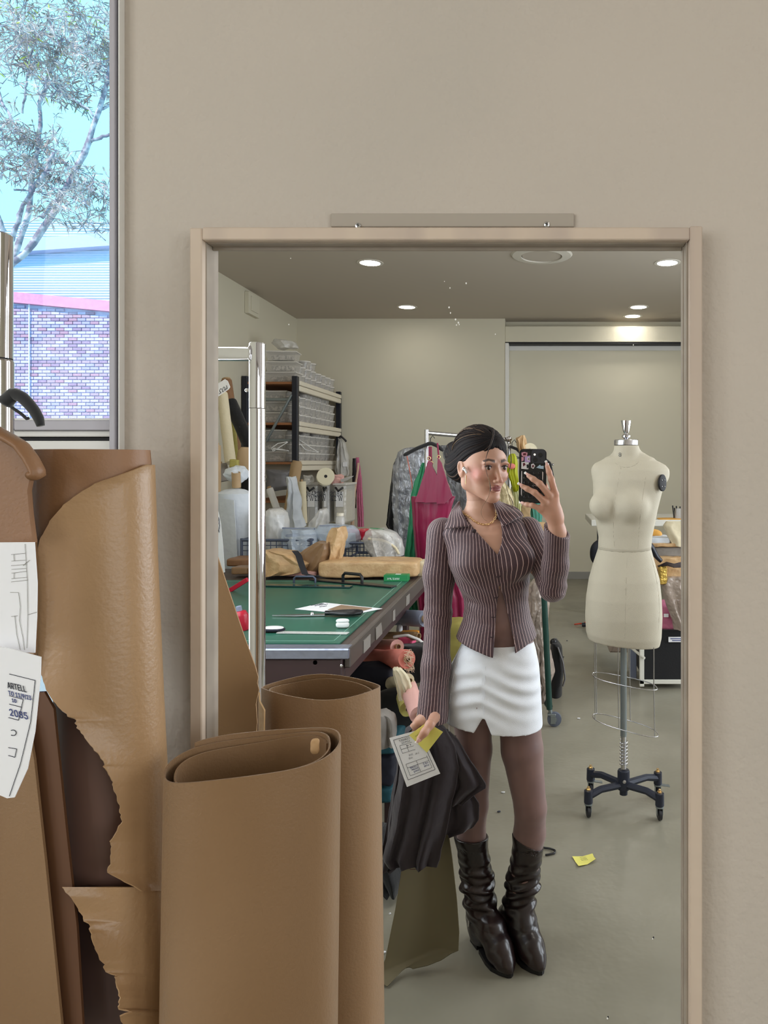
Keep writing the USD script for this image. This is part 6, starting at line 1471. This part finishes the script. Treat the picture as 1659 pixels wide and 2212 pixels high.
nrm = np.stack([tv[:, 0] - cxz, tv[:, 1] - cyz, 0 * cxz], 1); nrm /= np.linalg.norm(nrm, axis=1, keepdims=True) + 1e-9
tv = tv + nrm * (crease(tv, Q(1020, 1290, -.06), (.08, .08, .07), .003, 150, (.5, 0, .9)) + crease(tv, Q(1120, 1260, -.06), (.06, .08, .05), .003, 160, (-.4, 0, .9)) + ((fbm(tv * 14, 3, 5) - .5) * .006)[:, None])
blouse = part(person, 'blouse', (tv, tf), 'pinstripe', smooth=True, attrs={'stripe': st_t})
for f_, pts, nm in ((blL, SL_L[0], 'sleeve'), (blR, SL_R[0], 'sleeve')):
    v, f = f_.mesh(smooth=2); st_ = axis_angle(v, pts, 30)
    el = pts[2]; nn = (fbm(v * 17, 3, 8) - .5)[:, None]
    v = v + np.array([.6, -.8, 0]) * (crease(v, el, (.06, .06, .05), .0032, 170, (.25, 0, 1)) + .006 * nn)
    part(blouse, nm, (v, f), 'pinstripe', smooth=True, attrs={'stripe': st_})
def yfront(field, px, py, d=.003, y0=2.04):
    ys = np.arange(y0, 2.34, .0015); g = field.sample(np.array([P(px, py, y) for y in ys])); i = np.argmax(g < d); return ys[i] if g[i] < d else None
sh_f = Field(bl.lo, bl.lo + bl.h * (bl.n - 1), hB); sh_f.d = np.minimum(torso_only, 1); 
full = Field((Q(890, 0)[0], 2.02, zq(1445, -.1)), (Q(1240, 0)[0], 2.42, zq(1060)), .004)
full.loft(rings(0, TORSO), k=.01)
for px, py in ((1028, 1214), (1118, 1208)): full.ell(Q(px, py, -.056), (.056, .044, .053), k=.03)
full.ell(Q(1000, 1122, .025), (.058, .042, .026), rot(0, -24, 0), k=.02); full.ell(Q(1094, 1116, .025), (.058, .042, .026), rot(0, 22, 0), k=.02)
full.chain(NECK, [.064, .049, .046], k=.03); full.chain(SL_L[0][:2], SL_L[1][:2], k=.02); full.chain(SL_R[0][:2], SL_R[1][:2], k=.02)
def collar(inner, outer, lift):
    n, m = 22, 12; A, C = np.array(smooth_pts(inner, n)), np.array(smooth_pts(outer, n)); G = np.zeros((n, m, 3)); s_ = np.zeros((n, m))
    for i in range(n):
        for j in range(m):
            u = j / (m - 1); p = A[i] * (1 - u) + C[i] * u
            y = yfront(full, *p, .006) or 2.28
            G[i, j] = P(p[0], p[1], y - .004 - lift * (.25 + math.sin(u * 2.6)) * (.3 + .7 * i / n)); s_[i, j] = u * 6.5 + .15 * math.sin(i * .5)
    from scipy.ndimage import gaussian_filter1d
    G[..., 1] = gaussian_filter1d(gaussian_filter1d(G[..., 1], 1.5, axis=0), 1.2, axis=1)
    v, f = sheet(G, .003); return (v, f), np.r_[s_.ravel(), s_.ravel()]
for inn, out in (([(993, 1082), (996, 1098), (1002, 1114), (1014, 1137)], [(990, 1084), (974, 1106), (965, 1128), (960, 1143)]), ([(1066, 1076), (1070, 1098), (1076, 1116), (1086, 1137)], [(1070, 1076), (1098, 1090), (1120, 1100), (1131, 1114)])):
    g, s_ = collar(inn, out, .011)
    part(blouse, 'collar', g, 'pinstripe', smooth=True, attrs={'stripe': s_})
for px, py in ((1079, 1245), (1074, 1290), (1069, 1332), (1065, 1375)):
    y = (yfront(bl, px - 6, py) or 2.16); part(blouse, 'button_loop', sweep([P(px + a, py + b, y - .003) for a, b in ((-7, 1), (-3, 2), (1, 1), (2, -3))], .0014, 6), 'pinstripe_dark', smooth=True)
part(blouse, 'neck_button', pillow(P(1024, 1147, (yfront(bl, 1018, 1150) or 2.17) - .004), (.014, .008, .012), p=2), 'pinstripe_dark', smooth=True)

# skirt
skf = Field((Q(940, 0)[0], 2.08, zq(1610)), (Q(1190, 0)[0], 2.44, zq(1378)), .003)
SK_T = [(1384, 1000, 1152, .086, .02), (1400, 992, 1157, .092, .02), (1440, 972, 1165, .106, .022), (1500, 957, 1169, .116, .024), (1560, 957, 1172, .120, .024), (1604, 960, 1175, .121, .024)]
skf.loft(rings(0, SK_T), k=0, p=2.25)
skf.wedge([((.10, -.05, 1), Q(1062, 1588, -.09))], (Q(930, 0)[0], 2, zq(1625)), (Q(1200, 0)[0], 2.5, zq(1560)))
def slit(x, y, z):
    px, py = x / y * F + CX, CY - (z - H) / y * F
    a = ((px - 1045) + (py - 1547) * .58); b = ((px - 1045) - (py - 1547) * .40)
    return np.maximum(np.maximum(-a, b) * .0012, np.maximum((1547 - py) * .0014, y - 2.30))
skf.apply(slit, (Q(1005, 0)[0], 2.0, zq(1625)), (Q(1080, 0)[0], 2.4, zq(1540)), 0, 'sub')
skf.ell(Q(1045, 1640, .03), (.06, .09, .12), k=0, op='sub')
sv, sf = skf.mesh(smooth=2)
w_ = np.exp(-((sv[:, 2] - zq(1480)) / .075) ** 2); xx_ = sv[:, 0] - Q(1065, 0)[0]
fold = .0042 * w_ * np.sin((sv[:, 2] + .35 * np.abs(xx_ + .03) ** 1.0 * .9) * 135 + 2.2 * np.sin(xx_ * 17)) + .004 * (fbm(sv * 12, 3, 12) - .5)
sv = sv + np.stack([0 * fold, -fold, 0 * fold], 1) * (sv[:, 1] < YP + .03)[:, None]
skirt = part(person, 'skirt', (sv, sf), 'white_denim', smooth=True)
def on(field, pts, r, d=.0005):
    return sweep([P(a, b, (yfront(field, a, b, .001) or 2.16) - d) for a, b in pts], r, 6)
part(skirt, 'seam', on(skf, smooth_pts([(1048, 1440), (1046, 1490), (1045, 1545)], 24), .0007), 'white_denim', smooth=True)
part(skirt, 'seam', on(skf, smooth_pts([(991, 1420), (976, 1480), (970, 1540), (970, 1580)], 24), .0007), 'white_denim', smooth=True)
part(skirt, 'stain', pillow(P(1030, 1530, (yfront(skf, 1030, 1530) or 2.15)), (.002, .0012, .005), p=2), 'sticker_red', smooth=True)

# boots
def boot(leg, toe, ang, top, topn, seed):
    pts, rd = leg
    ankle = pts[-1]; d = unit(np.array([toe[0] - ankle[0], toe[1] - ankle[1], 0])); L = np.linalg.norm((toe - ankle)[:2]); perp = np.array([-d[1], d[0], 0])
    a0 = np.array([ankle[0], ankle[1], 0])
    f = Field((min(ankle[0], toe[0]) - .13, toe[1] - .03, .0), (max(ankle[0], toe[0]) + .11, ankle[1] + .14, top[2] + .05), .003)
    f.chain([pts[3] + (0, 0, .05), pts[3], pts[4], pts[4] * .5 + ankle * .5, ankle + (0, 0, -.01)], [.0525, .0515, .050, .047, .044], k=.02)
    f.chain([ankle + (0, 0, -.02), a0 - d * .03 + (0, 0, .075)], [.042, .037], k=.02)
    f.chain([a0 - d * .03 + (0, 0, .072), a0 + d * L * .35 + (0, 0, .075), a0 + d * L * .62 + (0, 0, .045), a0 + d * (L * .84) + (0, 0, .026), a0 + d * (L - .012) + (0, 0, .018)], [.037, .041, .040, .026, .010], k=.022)
    f.chain([ankle + (0, 0, .02), a0 + d * L * .30 + (0, 0, .10)], [.042, .034], k=.03)
    f.wedge([((0, 0, 1), (0, 0, .012))], (f.lo[0], f.lo[1], 0), (f.lo + f.h * f.n)[:2].tolist() + [.03])
    f.wedge([(-np.array(topn), top)], (f.lo[0], f.lo[1], top[2] - .08), (f.lo + f.h * f.n).tolist())
    f.chain([pts[3] + (0, 0, .10), pts[3] + (0, 0, -.02)], [.0485, .047], k=0, op='sub')
    v, fc = f.mesh(smooth=2)
    w = np.exp(-((v[:, 2] - .20) / .085) ** 2); cx_ = np.interp(v[:, 2], [ankle[2], pts[4][2]], [ankle[0], pts[4][0]])
    cy_ = np.interp(v[:, 2], [ankle[2], pts[4][2]], [ankle[1], pts[4][1]]); out = np.stack([v[:, 0] - cx_, v[:, 1] - cy_, 0 * cx_], 1); out /= np.linalg.norm(out, axis=1, keepdims=True) + 1e-9
    an = np.arctan2(out[:, 1], out[:, 0])
    v = v + out * (w * (.0052 * np.sin(v[:, 2] * 120 + 1.8 * np.sin(an * 2 + seed) + seed) + .004 * np.sin(v[:, 2] * 210 + 3 * np.sin(an + seed))))[:, None] + out * ((fbm(v * 9, 3, seed) - .5) * .008 * (v[:, 2] > .1))[:, None]
    b = part(person, 'boot', (v, fc), 'boot_leather', smooth=True)
    ring = [a0 + d * s_ * L + perp * w_ for s_, w_ in ((-.16, .034), (-.28, .015), (-.28, -.015), (-.16, -.034), (.2, -.036), (.5, -.042), (.68, -.040), (.85, -.026), (.97, -.010), (1.0, 0), (.97, .010), (.85, .026), (.68, .040), (.5, .042), (.2, .036))]
    part(b, 'sole', hull([p + (0, 0, z) for p in ring[4:] + ring[:1] * 0 for z in (.001, .014)]), 'boot_sole', smooth=False)
    part(b, 'heel', hull([p * 1.0 + (0, 0, z) for p in (ring[0], ring[1], ring[2], ring[3], a0 + d * .02 + perp * .034, a0 + d * .02 - perp * .034) for z in (.001, .05)]), 'boot_sole', smooth=False)
    part(b, 'strap', sweep([ankle + (0, 0, .03) + .049 * (math.cos(t) * perp + math.sin(t) * d) for t in np.linspace(0, 6.28, 33)[:-1]], .006, 8, closed=True, flat=.5, up=(0, 0, 1)), 'boot_leather', smooth=True)
    part(b, 'buckle', box(ankle + (0, 0, .03) + perp * -.052, (.006, .02, .02), .002), 'steel')
    return b
boot(LEG_L, P(1104, 2114, 2449 / 1114.), 0, Q(1020, 1806, .05), (.06, .1, 1), 2)
boot(LEG_R, P(1171, 2108, 2449 / 1108.), 0, Q(1140, 1816, .04), (.45, .12, .9), 5)
# nails
for k_, p in FING.items():
    a, b = P(*p[2]), P(*p[3]); d = unit(b - a); c = b + d * .004 + np.array([0, -.0055, .002])
    n_ = part(person, 'nail', pillow(c, (.008, .004, .014), frame(d, (0, -1, 0))[:, [0, 1, 2]] @ rot(0, 0, 0) if False else np.stack([unit(np.cross(d, (0, -1, 0))), unit(np.cross(np.cross(d, (0, -1, 0)), d)), d], 1), p=2.4), 'nail', smooth=True)
    part(n_, 'tip', pillow(c + d * .008, (.0078, .0032, .007), np.stack([unit(np.cross(d, (0, -1, 0))), unit(np.cross(np.cross(d, (0, -1, 0)), d)), d], 1), p=2.4), 'nail_tip', smooth=True)
a, b = P(917, 1582, 2.060), P(906, 1596, 2.058); d = unit(b - a); Rn = np.stack([unit(np.cross(d, (0, -1, 0))), unit(np.cross(np.cross(d, (0, -1, 0)), d)), d], 1)
n_ = part(person, 'nail', pillow(b + d * .002 + (0, -.0075, 0), (.0105, .004, .015), Rn, p=2.4), 'nail', smooth=True)
part(n_, 'tip', pillow(b + d * .011 + (0, -.006, 0), (.0098, .0034, .009), Rn, p=2.4), 'nail_tip', smooth=True)

# ---------------------------------------------------------------- what she holds: phone, dark garment, slips of paper, pattern card
yp_ = 2.078
t = thing('smartphone', 'black smartphone in a case covered with stickers, held up by the woman', 'phone', P(1150, 1087, yp_))
R = rot(0, .8, 0); c = P(1150.5, 1028.5, yp_); px = yp_ / F
def pc(a, b, dy=0): return P(a, b, yp_) + (0, dy, 0)
from shapely.geometry import Point
rr_ = sbox(-29.5 * px, -58.5 * px, 29.5 * px, 58.5 * px).buffer(-10 * px).buffer(10 * px)
part(t, 'case', flat(rr_, c + (0, .006, 0), R @ (1, 0, 0), R @ (0, 0, 1), .012), 'phone_case')
r3 = sbox(-26 * px, -55 * px, 26 * px, 55 * px).buffer(-8 * px).buffer(8 * px)
part(t, 'back_plate', flat(r3, c + (0, -.0058, 0), R @ (1, 0, 0), R @ (0, 0, 1), .0008), 'phone_glass')
ci = part(t, 'camera_island', flat(sbox(-15 * px, -15 * px, 15 * px, 15 * px).buffer(-6 * px).buffer(6 * px), pc(1163, 986, -.0058), R @ (1, 0, 0), R @ (0, 0, 1), .003), 'island')
for a, b in ((1167, 983), (1156.5, 993)):
    l_ = part(ci, 'lens', lathe([(5.3 * px, 0), (5.3 * px, .002), (4.4 * px, .0024)], pc(a, b, -.0086), 24, frame((0, -1, 0))), 'lens_ring')
    ci_l = Thing(ci.path, ci.base); part(ci_l, 'lens_glass', lathe([(4.3 * px, .0020), (4.2 * px, .0027)], pc(a, b, -.0086), 24, frame((0, -1, 0))), 'phone_glass')
part(ci, 'flash', lathe([(2.4 * px, 0), (2.4 * px, .001)], pc(1155, 982, -.0086), 16, frame((0, -1, 0))), 'flash')
part(ci, 'microphone', lathe([(1 * px, 0), (1 * px, .0006)], pc(1167, 994, -.0086), 10, frame((0, -1, 0))), 'lens_ring')
def stick(pts, m, dy=-.0064): part(t, 'sticker', flat([((a - 1150.5) * px, (1028.5 - b) * px) for a, b in pts], c + (0, dy, 0), R @ (1, 0, 0), R @ (0, 0, 1), .0005), m)
stick([(1126, 978), (1132, 976.5), (1139, 978), (1138, 986), (1130, 987), (1126, 984)], 'sticker_pink'); stick([(1129, 980), (1135, 979), (1136, 983), (1130, 984)], 'sticker_red', -.0069)
stick([(1133, 987), (1145, 984), (1145, 999), (1133, 998)], 'sticker_lilac'); stick([(1138, 989), (1143, 988), (1144, 994), (1139, 995)], 'sticker_white', -.0069); stick([(1140, 990.5), (1142, 990), (1142.5, 993), (1140.5, 993)], 'sticker_red', -.0073)
stick([(1126, 987), (1131, 988), (1131, 995), (1126, 997)], 'sticker_pink'); stick([(1126, 998), (1142, 999), (1141, 1014), (1126, 1013)], 'sticker_white')
stick([(1129, 1001), (1133, 1000), (1135, 1004), (1130, 1008)], 'sticker_red', -.0069); stick([(1137, 1004), (1141, 1003), (1142, 1010), (1138, 1012)], 'phone_case', -.0069)
stick([(1147, 1003), (1152, 1001), (1156, 1006), (1152, 1013), (1147, 1010)], 'sticker_white'); stick([(1149, 1005), (1153, 1004), (1153, 1009), (1149, 1010)], 'sticker_red', -.0069)
stick([(1158, 1010), (1163, 1006), (1166, 1003.5), (1168, 1006), (1174, 1006), (1174, 1013), (1166, 1012)], 'sticker_blue'); stick([(1126, 1018), (1128, 1018), (1128, 1072), (1126, 1068)], 'sticker_white'); stick([(1171, 1018), (1173.5, 1020), (1173, 1040), (1171, 1034)], 'sticker_white')
pad = part(t, 'grip_pad', flat([((a - 1150.5) * px, (1028.5 - b) * px) for a, b in ((1129, 1016), (1170, 1016), (1170, 1078), (1129, 1078))], c + (0, -.0062, 0), R @ (1, 0, 0), R @ (0, 0, 1), .0022), 'phone_case')
for i in range(4):
    for j in range(6): part(pad, 'suction_cup', lathe([(3.1 * px, 0), (3.3 * px, .0012), (2.2 * px, .0016), (1.6 * px, .0006)], pc(1134.5 + i * 10.2, 1022 + j * 10.2, -.0083), 14, frame((0, -1, 0))), 'phone_glass', smooth=True)
part(pad, 'pad_print', [text(s_, .0032, pc(1161 - .5 * k_, 1046 + 4.4 * k_, -.0090), (-1, 0, 0), (0, 0, 1), .0004) for k_, s_ in enumerate(('OCTO', 'BUDDY'))], 'sticker_white')
part(t, 'case_print', text('CASE', .0036, pc(1158, 1083, -.0064), (-1.2, 0, 0), (0, 0, 1), .0004), 'sticker_white')

g = thing('held_garment', 'dark plum garment bunched in the woman\'s lowered hand', 'garment', P(880, 1880, 2.14))
part(g, 'main_fall', drape([(1562, 896, 948), (1572, 876, 962), (1610, 868, 985), (1660, 862, 992), (1740, 850, 975), (1800, 840, 964), (1850, 828, 952), (1866, 838, 944)], 2.15, .055, 3.2, .014, 101, crumple=.006), 'plum_cloth', smooth=50)
part(g, 'front_flap', drape([(1578, 946, 968), (1600, 950, 990), (1640, 956, 1015), (1690, 966, 1050), (1698, 968, 1050), (1715, 966, 1024), (1735, 964, 1000)], 2.17, .035, 2, .010, 102, crumple=.004), 'plum_cloth', smooth=50)
part(g, 'back_flap', drape([(1690, 950, 1005), (1735, 950, 1036), (1770, 950, 1034), (1790, 946, 1020), (1800, 950, 980)], 2.19, .03, 2, .010, 103, crumple=.004), 'plum_cloth', smooth=50)
part(g, 'trailing_edge', drape([(1640, 858, 880), (1740, 842, 880), (1830, 826, 876), (1868, 818, 866), (1880, 820, 850)], 2.18, .03, 2, .010, 104, crumple=.005), 'plum_cloth', smooth=50)
rows = []
for py, l, r, dy in ((1590, 905, 985, .0), (1790, 884, 966, .0), (1860, 872, 976, .0), (1950, 858, 986, .002), (2020, 844, 991, .004), (2060, 836, 989, .004), (2085, 826, 975, .0), (2100, 822, 952, -.012), (2112, 828, 922, -.030), (2119, 840, 890, -.036)):
    rows.append([P(l + (r - l) * u, py - (10 * u if py > 2060 else 0) * 2, 2.215 + dy) + (0, .03 * math.sin((u - .25) * 3.6) * (1 if py > 1700 else .3) - .0, 0) for u in np.linspace(0, 1, 16)])
t = thing('pattern_card', 'olive-brown card pattern piece hanging below the held garment to the floor', 'paper pattern', P(900, 2119, 2.2))
part(t, 'card', sheet(np.array(rows), .0025), 'pattern_card', smooth=60)
part(t, 'notch', [tube(P(*a, 2.19), P(*b, 2.19), .0012, 6) for a, b in (((886, 1870), (886, 1878)), ((886, 1878), (913, 1878)))], 'kraft_shade_and_notch')
ypp = 2.088
def on_sheet(nm, quad, y, m, label, wob=0):
    tl, tr, br, bl_ = [np.array(q, float) for q in quad]
    G = np.array([[P(*((tl * (1 - u) + tr * u) * (1 - v) + (bl_ * (1 - u) + br * u) * v), y) + (0, wob * math.sin(u * 3.1) * .5 + wob * math.sin(v * 2.2 + .4), 0) for u in np.linspace(0, 1, 9)] for v in np.linspace(0, 1, 9)])
    t = thing(nm, label, 'note' if 'note' in nm else 'paper', P(*br, y)); part(t, 'sheet', sheet(G, .0006), m, smooth=True)
    return t, lambda u, v: P(*((tl * (1 - u) + tr * u) * (1 - v) + (bl_ * (1 - u) + br * u) * v), y) + (0, wob * math.sin(u * 3.1) * .5 + wob * math.sin(v * 2.2 + .4) - .0007, 0)
t, m_ = on_sheet('order_slip', ((841, 1594), (907, 1576), (951, 1671), (879, 1700)), ypp, 'paper', 'white printed order slip held over the dark garment')
W = .0006
def ln(a, b, r=W): return tube(m_(*a), m_(*b), r, 5)
G_ = [ln((.10, .06), (.92, .06)), ln((.10, .06), (.10, .88)), ln((.10, .88), (.92, .88)), ln((.92, .06), (.92, .88)), ln((.22, .20), (.62, .20), .0004), ln((.22, .20), (.22, .36), .0004), ln((.22, .28), (.62, .28), .0004), ln((.22, .36), (.62, .36), .0004), ln((.42, .20), (.42, .36), .0004),
      ln((.2, .58), (.86, .58), .0004), ln((.2, .66), (.86, .66), .0004), ln((.2, .58), (.2, .82), .0004), ln((.52, .58), (.52, .82), .0004), ln((.86, .55), (.86, .82), .0004), ln((.2, .82), (.86, .82), .0004)]
part(t, 'printed_lines', G_, 'ink')
ux, uz = unit(m_(.0, .5) - m_(1, .5)), unit(m_(.5, 0) - m_(.5, 1))
part(t, 'lettering', [text('CORSET', .0062, m_(.60, .125), ux * .95, uz, .0004), text('11/9/23', .0048, m_(.58, .175), ux, uz, .0004), text('S  M', .004, m_(.56, .255), ux * 1.2, uz, .0004), text('(10)', .0045, m_(.50, .45), ux, uz, .0004), text('(12)', .0045, m_(.46, .51), ux, uz, .0004), text('L XL', .004, m_(.68, .46), ux, uz, .0004)], 'ink')
part(t, 'handwriting', [text('Corset', .006, m_(.50, .70), ux * .9, uz, .0004), text('front panel', .0048, m_(.50, .74), ux * .62, uz, .0004), text('lining', .0055, m_(.50, .79), ux * .9, uz, .0004), text('cut 2', .006, m_(.82, .71), ux * .8, uz, .0004), text('on fold', .005, m_(.82, .76), ux * .7, uz, .0004)], 'ink_blue')
t, m_ = on_sheet('sticky_note', ((884, 1588), (922, 1560), (957, 1581), (922, 1626)), ypp - .008, 'note_yellow', 'yellow sticky note pinched under the thumb of her lowered hand')
ux, uz = unit(m_(.0, .5) - m_(1, .5)), unit(m_(.5, 0) - m_(.5, 1))
part(t, 'handwriting', [sweep([m_(u, v + .02 * math.sin(u * 60)) for u in np.linspace(.15, .6, 14)], .0003, 4) for v in (.2, .32, .44)], 'ink')

# ---------------------------------------------------------------- the dress form
yd_ = 3.27
sc_ = yd_ / F
def D_(px, py, dy=0): return P(px, py, yd_ + dy)
mat('form_linen', S(190, 182, 163), .75, bump=(300, .0006)); mat('form_seam', S(176, 168, 150), .8); mat('arm_plate', S(26, 23, 25), .55, spec=.2); mat('base_iron', S(40, 44, 58), .4, .2); mat('castor_black', S(40, 40, 44), .5)
fm = thing('dress_form', 'cream linen dress form size 8 on a wheeled stand, right of the woman', 'dress form', D_(1347, 1740) * (1, 1, 0))
turn = rot(0, 0, 28)
df = Field(D_(1240, 1405) * (1, 0, 1) + (0, yd_ - .22, 0), D_(1465, 950) * (1, 0, 1) + (0, yd_ + .24, 0), .0045)
FT = [(1386, 1270, 1424, .125), (1370, 1266, 1428, .135), (1330, 1264, 1430, .145), (1290, 1266, 1428, .145), (1250, 1272, 1424, .135), (1215, 1282, 1414, .118), (1185, 1292, 1406, .105), (1160, 1293, 1408, .105), (1130, 1288, 1414, .112), (1100, 1282, 1420, .122), (1060, 1281, 1430, .122), (1035, 1281, 1440, .118), (1015, 1288, 1440, .105), (1003, 1300, 1428, .085), (994, 1318, 1405, .065)]
rg = []
for py, xl, xr, ry in FT: a, b = D_(xl, py), D_(xr, py); rg.append((a[2], (a[0] + b[0]) / 2, yd_, (b[0] - a[0]) / 2, ry))
df.loft(sorted(rg), k=.0, p=2.2)
df.chain([D_(1357, 1010), D_(1354, 985), D_(1353, 955)], [.060, .0565, .0545], k=.022)
for a, b, s_ in (((1326, 1004), (1297, 1016), .02), ((1386, 1000), (1424, 1022), .02)): df.capsule(D_(*a, .0), D_(*b, .0), .045, .04, k=.03)
for px, py, dy in ((1305, 1092, -.080), (1366, 1094, -.105)): df.ell(D_(px, py, dy), (.066, .054, .062), k=.035)
df.capsule(D_(1326, 1085, -.14), D_(1326, 1120, -.13), .006, .010, k=.016, op='sub')
df.wedge([((0, 0, -1), D_(0, 962))], D_(1230, 962) * (1, 0, 1) + (0, 2.9, -.0), D_(1480, 900) * (1, 0, 1) + (0, 3.6, 0))
df.wedge([((.0, 0, 1), D_(1340, 1384)), ], D_(1230, 1420) * (1, 0, 1) + (0, 2.9, 0), D_(1480, 1384) * (1, 0, 1) + (0, 3.6, 0)) if False else None
dv, dfc = df.mesh(smooth=2)
lowm = dv[:, 2] < D_(0, 1340)[2]
k_ = np.clip((D_(0, 1330)[2] - dv[:, 2]) / .11, 0, 1); dv[:, 2] -= k_ * (dv[:, 0] - D_(1347, 1380)[0]) * .10
part(fm, 'torso', (dv, dfc), 'form_linen', smooth=True)
def fy(px, py):
    ys = np.arange(yd_ - .24, yd_ + .1, .002); gq = df.sample(np.array([P(px, py, y) for y in ys])); i = np.argmax(gq < .0); return ys[i] if gq[i] < 0 else yd_
def fline(pts, r=.0012, n=40): return sweep([P(a, b, fy(a, b) - .0002) for a, b in smooth_pts(pts, n)], r, 6)
part(fm, 'waist_tape', [sweep([P(a, b, fy(a, b) - .001) for a, b in smooth_pts([(1293, 1184), (1315, 1189), (1350, 1191), (1385, 1190), (1406, 1186)], 40)], .0075, 8, flat=.25, up=(0, -1, 0))], 'form_seam', smooth=True)
part(fm, 'seam', fline([(1342, 1008), (1332, 1060), (1326, 1110), (1328, 1186)]), 'form_seam', smooth=True)
part(fm, 'seam', fline([(1395, 1030), (1385, 1100), (1378, 1186)]), 'form_seam', smooth=True)
part(fm, 'seam', fline([(1355, 1192), (1352, 1280), (1350, 1380)]), 'form_seam', smooth=True)
part(fm, 'seam', fline([(1403, 1195), (1422, 1280), (1420, 1375)]), 'form_seam', smooth=True)
part(fm, 'seam', fline([(1329, 1000), (1342, 1008), (1360, 1009), (1380, 998)]), 'form_seam', smooth=True)
part(fm, 'size_mark', text('8', .0165, P(1335.5, 986, min(fy(1336, 985), fy(1342, 981)) - .003), (1, 0, 0), (0, 0, 1), .0006), 'ink')
ap = D_(1430, 1043, -.01); ap[0] = D_(1441, 0)[0] - .012; nrm_ = unit((.72, -.69, 0))
apl = part(fm, 'armhole_plate', place(lathe([(.030, 0), (.030, .006), (.026, .008)], n=32, sx=.95, sy=1.25), P(1429.5, 1043, yd_ - .083), frame(nrm_, (0, 0, 1))), 'arm_plate')
Rr = frame(nrm_, (0, 0, 1))
for a, b in ((-.010, .012), (.010, .012), (-.010, -.016), (.010, -.016)): part(apl, 'stud', place((np.array(trimesh.creation.icosphere(1, .0028).vertices), np.array(trimesh.creation.icosphere(1).faces)), P(1429.5, 1043, yd_ - .083) + Rr @ (a, b, .008)), 'steel', smooth=True)
nb = D_(1352.5, 958)
part(fm, 'neck_cap', lathe([(.0535, -.008), (.0545, -.006), (.0545, .014), (.052, .017), (.0, .018)], nb, 40), 'steel')
part(fm, 'finial', lathe([(.008, .018), (.010, .022), (.019, .028), (.0195, .036), (.012, .042), (.010, .046), (.0155, .060), (.0225, .098), (.0235, .104), (.017, .105)], nb, 32), 'chrome')
pole = D_(1347, 1740)
part(fm, 'pole', lathe([(.0125, D_(0, 1660)[2]), (.0125, D_(0, 1380)[2])], (pole[0], yd_, 0), 20), 'steel')
part(fm, 'upper_sleeve', lathe([(.0145, D_(0, 1590)[2]), (.0145, D_(0, 1378)[2])], (pole[0], yd_, 0), 20), 'galv')
tt = np.linspace(0, 2 * np.pi * 7.5, 150); z0, z1 = D_(0, 1654)[2], D_(0, 1598)[2]
part(fm, 'spring', sweep(np.stack([pole[0] + .0175 * np.cos(tt), yd_ + .0175 * np.sin(tt), np.linspace(z0, z1, 150)], 1), .0022, 6), 'steel', smooth=True)
def ring_at(py_l, py_r, xl, xr, depth):
    a, b = D_(xl, py_l), D_(xr, py_r); c = (a + b) / 2; ux = (b - a) / 2; out = []
    tl = math.radians(28)
    for t in np.linspace(0, 2 * np.pi, 49)[:-1]:
        cu, su = np.sign(math.cos(t)) * abs(math.cos(t)) ** .7, np.sign(math.sin(t)) * abs(math.sin(t)) ** .8
        out.append(c + ux * cu * .97 + np.array([0, depth * su + ux[0] * cu * -.45, 0]))
    return out
mid, low = ring_at(1466, 1476, 1280, 1416, .075), ring_at(1558, 1574, 1281, 1418, .078)
part(fm, 'cage_ring', sweep(mid, .0024, 6, closed=True), 'steel', smooth=True)
part(fm, 'cage_ring', sweep(low, .0024, 6, closed=True), 'steel', smooth=True)
for i in range(0, 48, 8):
    j = (i + 3) % 48; topp = np.array([mid[j][0] * 1.0, mid[j][1], D_(0, 1386)[2]]); part(fm, 'cage_wire', sweep([topp, mid[j], low[j]], .0022, 6), 'steel', smooth=True)
hubz = D_(0, 1680)[2]
part(fm, 'hub', lathe([(.018, hubz - .075), (.018, hubz - .055), (.028, hubz - .05), (.028, hubz + .03), (.025, hubz + .036)], (pole[0], yd_, 0), 24), 'base_iron')
part(fm, 'hub_bolt', lathe([(.008, 0), (.008, .004), (.004, .006)], (pole[0], yd_ - .029, hubz - .005), 14, frame((0, -1, 0))), 'steel')
for nm, px, fl in (('a', (1271, 1712), -1), ('b', (1425, 1718), -1), ('c', (1276, 1664), 1), ('d', (1421, 1672), 1)):
    zf = .075 + .02; yb_ = (H - zf) * F / (px[1] + 8 - CY); e = np.array([(px[0] - CX) / F * yb_, yb_, zf]); c = np.array([pole[0], yd_, hubz - .03])
    k1 = c * .35 + e * .65 + (0, 0, .012)
    part(fm, 'base_arm', sweep([c, k1, e + (0, 0, -.0)], [.017, .016, .017], 8, up=(0, 0, 1)), 'base_iron', smooth=40)
    ca = part(fm, 'castor', lathe([(.018, zf - .03), (.020, zf - .026), (.019, zf + .026), (.012, zf + .028)], (e[0], e[1], 0), 20), 'base_iron')
    part(ca, 'nut', lathe([(.011, zf + .028), (.011, zf + .034), (.006, zf + .035), (.006, zf + .043)], (e[0], e[1], 0), 8), 'gold')
    part(ca, 'fork', [lathe([(.018, .058), (.018, .066)], (e[0], e[1], 0), 16), box((e[0] - .012, e[1], .045), (.003, .024, .035), .001), box((e[0] + .012, e[1], .045), (.003, .024, .035), .001)], 'galv')
    part(ca, 'wheel', lathe([(.02, -.009), (.0265, -.006), (.0265, .006), (.02, .009)], (e[0], e[1] + .006, .0268), 24, frame((1, .15, 0))), 'castor_black')
    if fl > 0: part(ca, 'brake', box((e[0] + .03, e[1] - .005, .062), (.05, .022, .004), .001, rot(0, 8, 0)), 'galv')
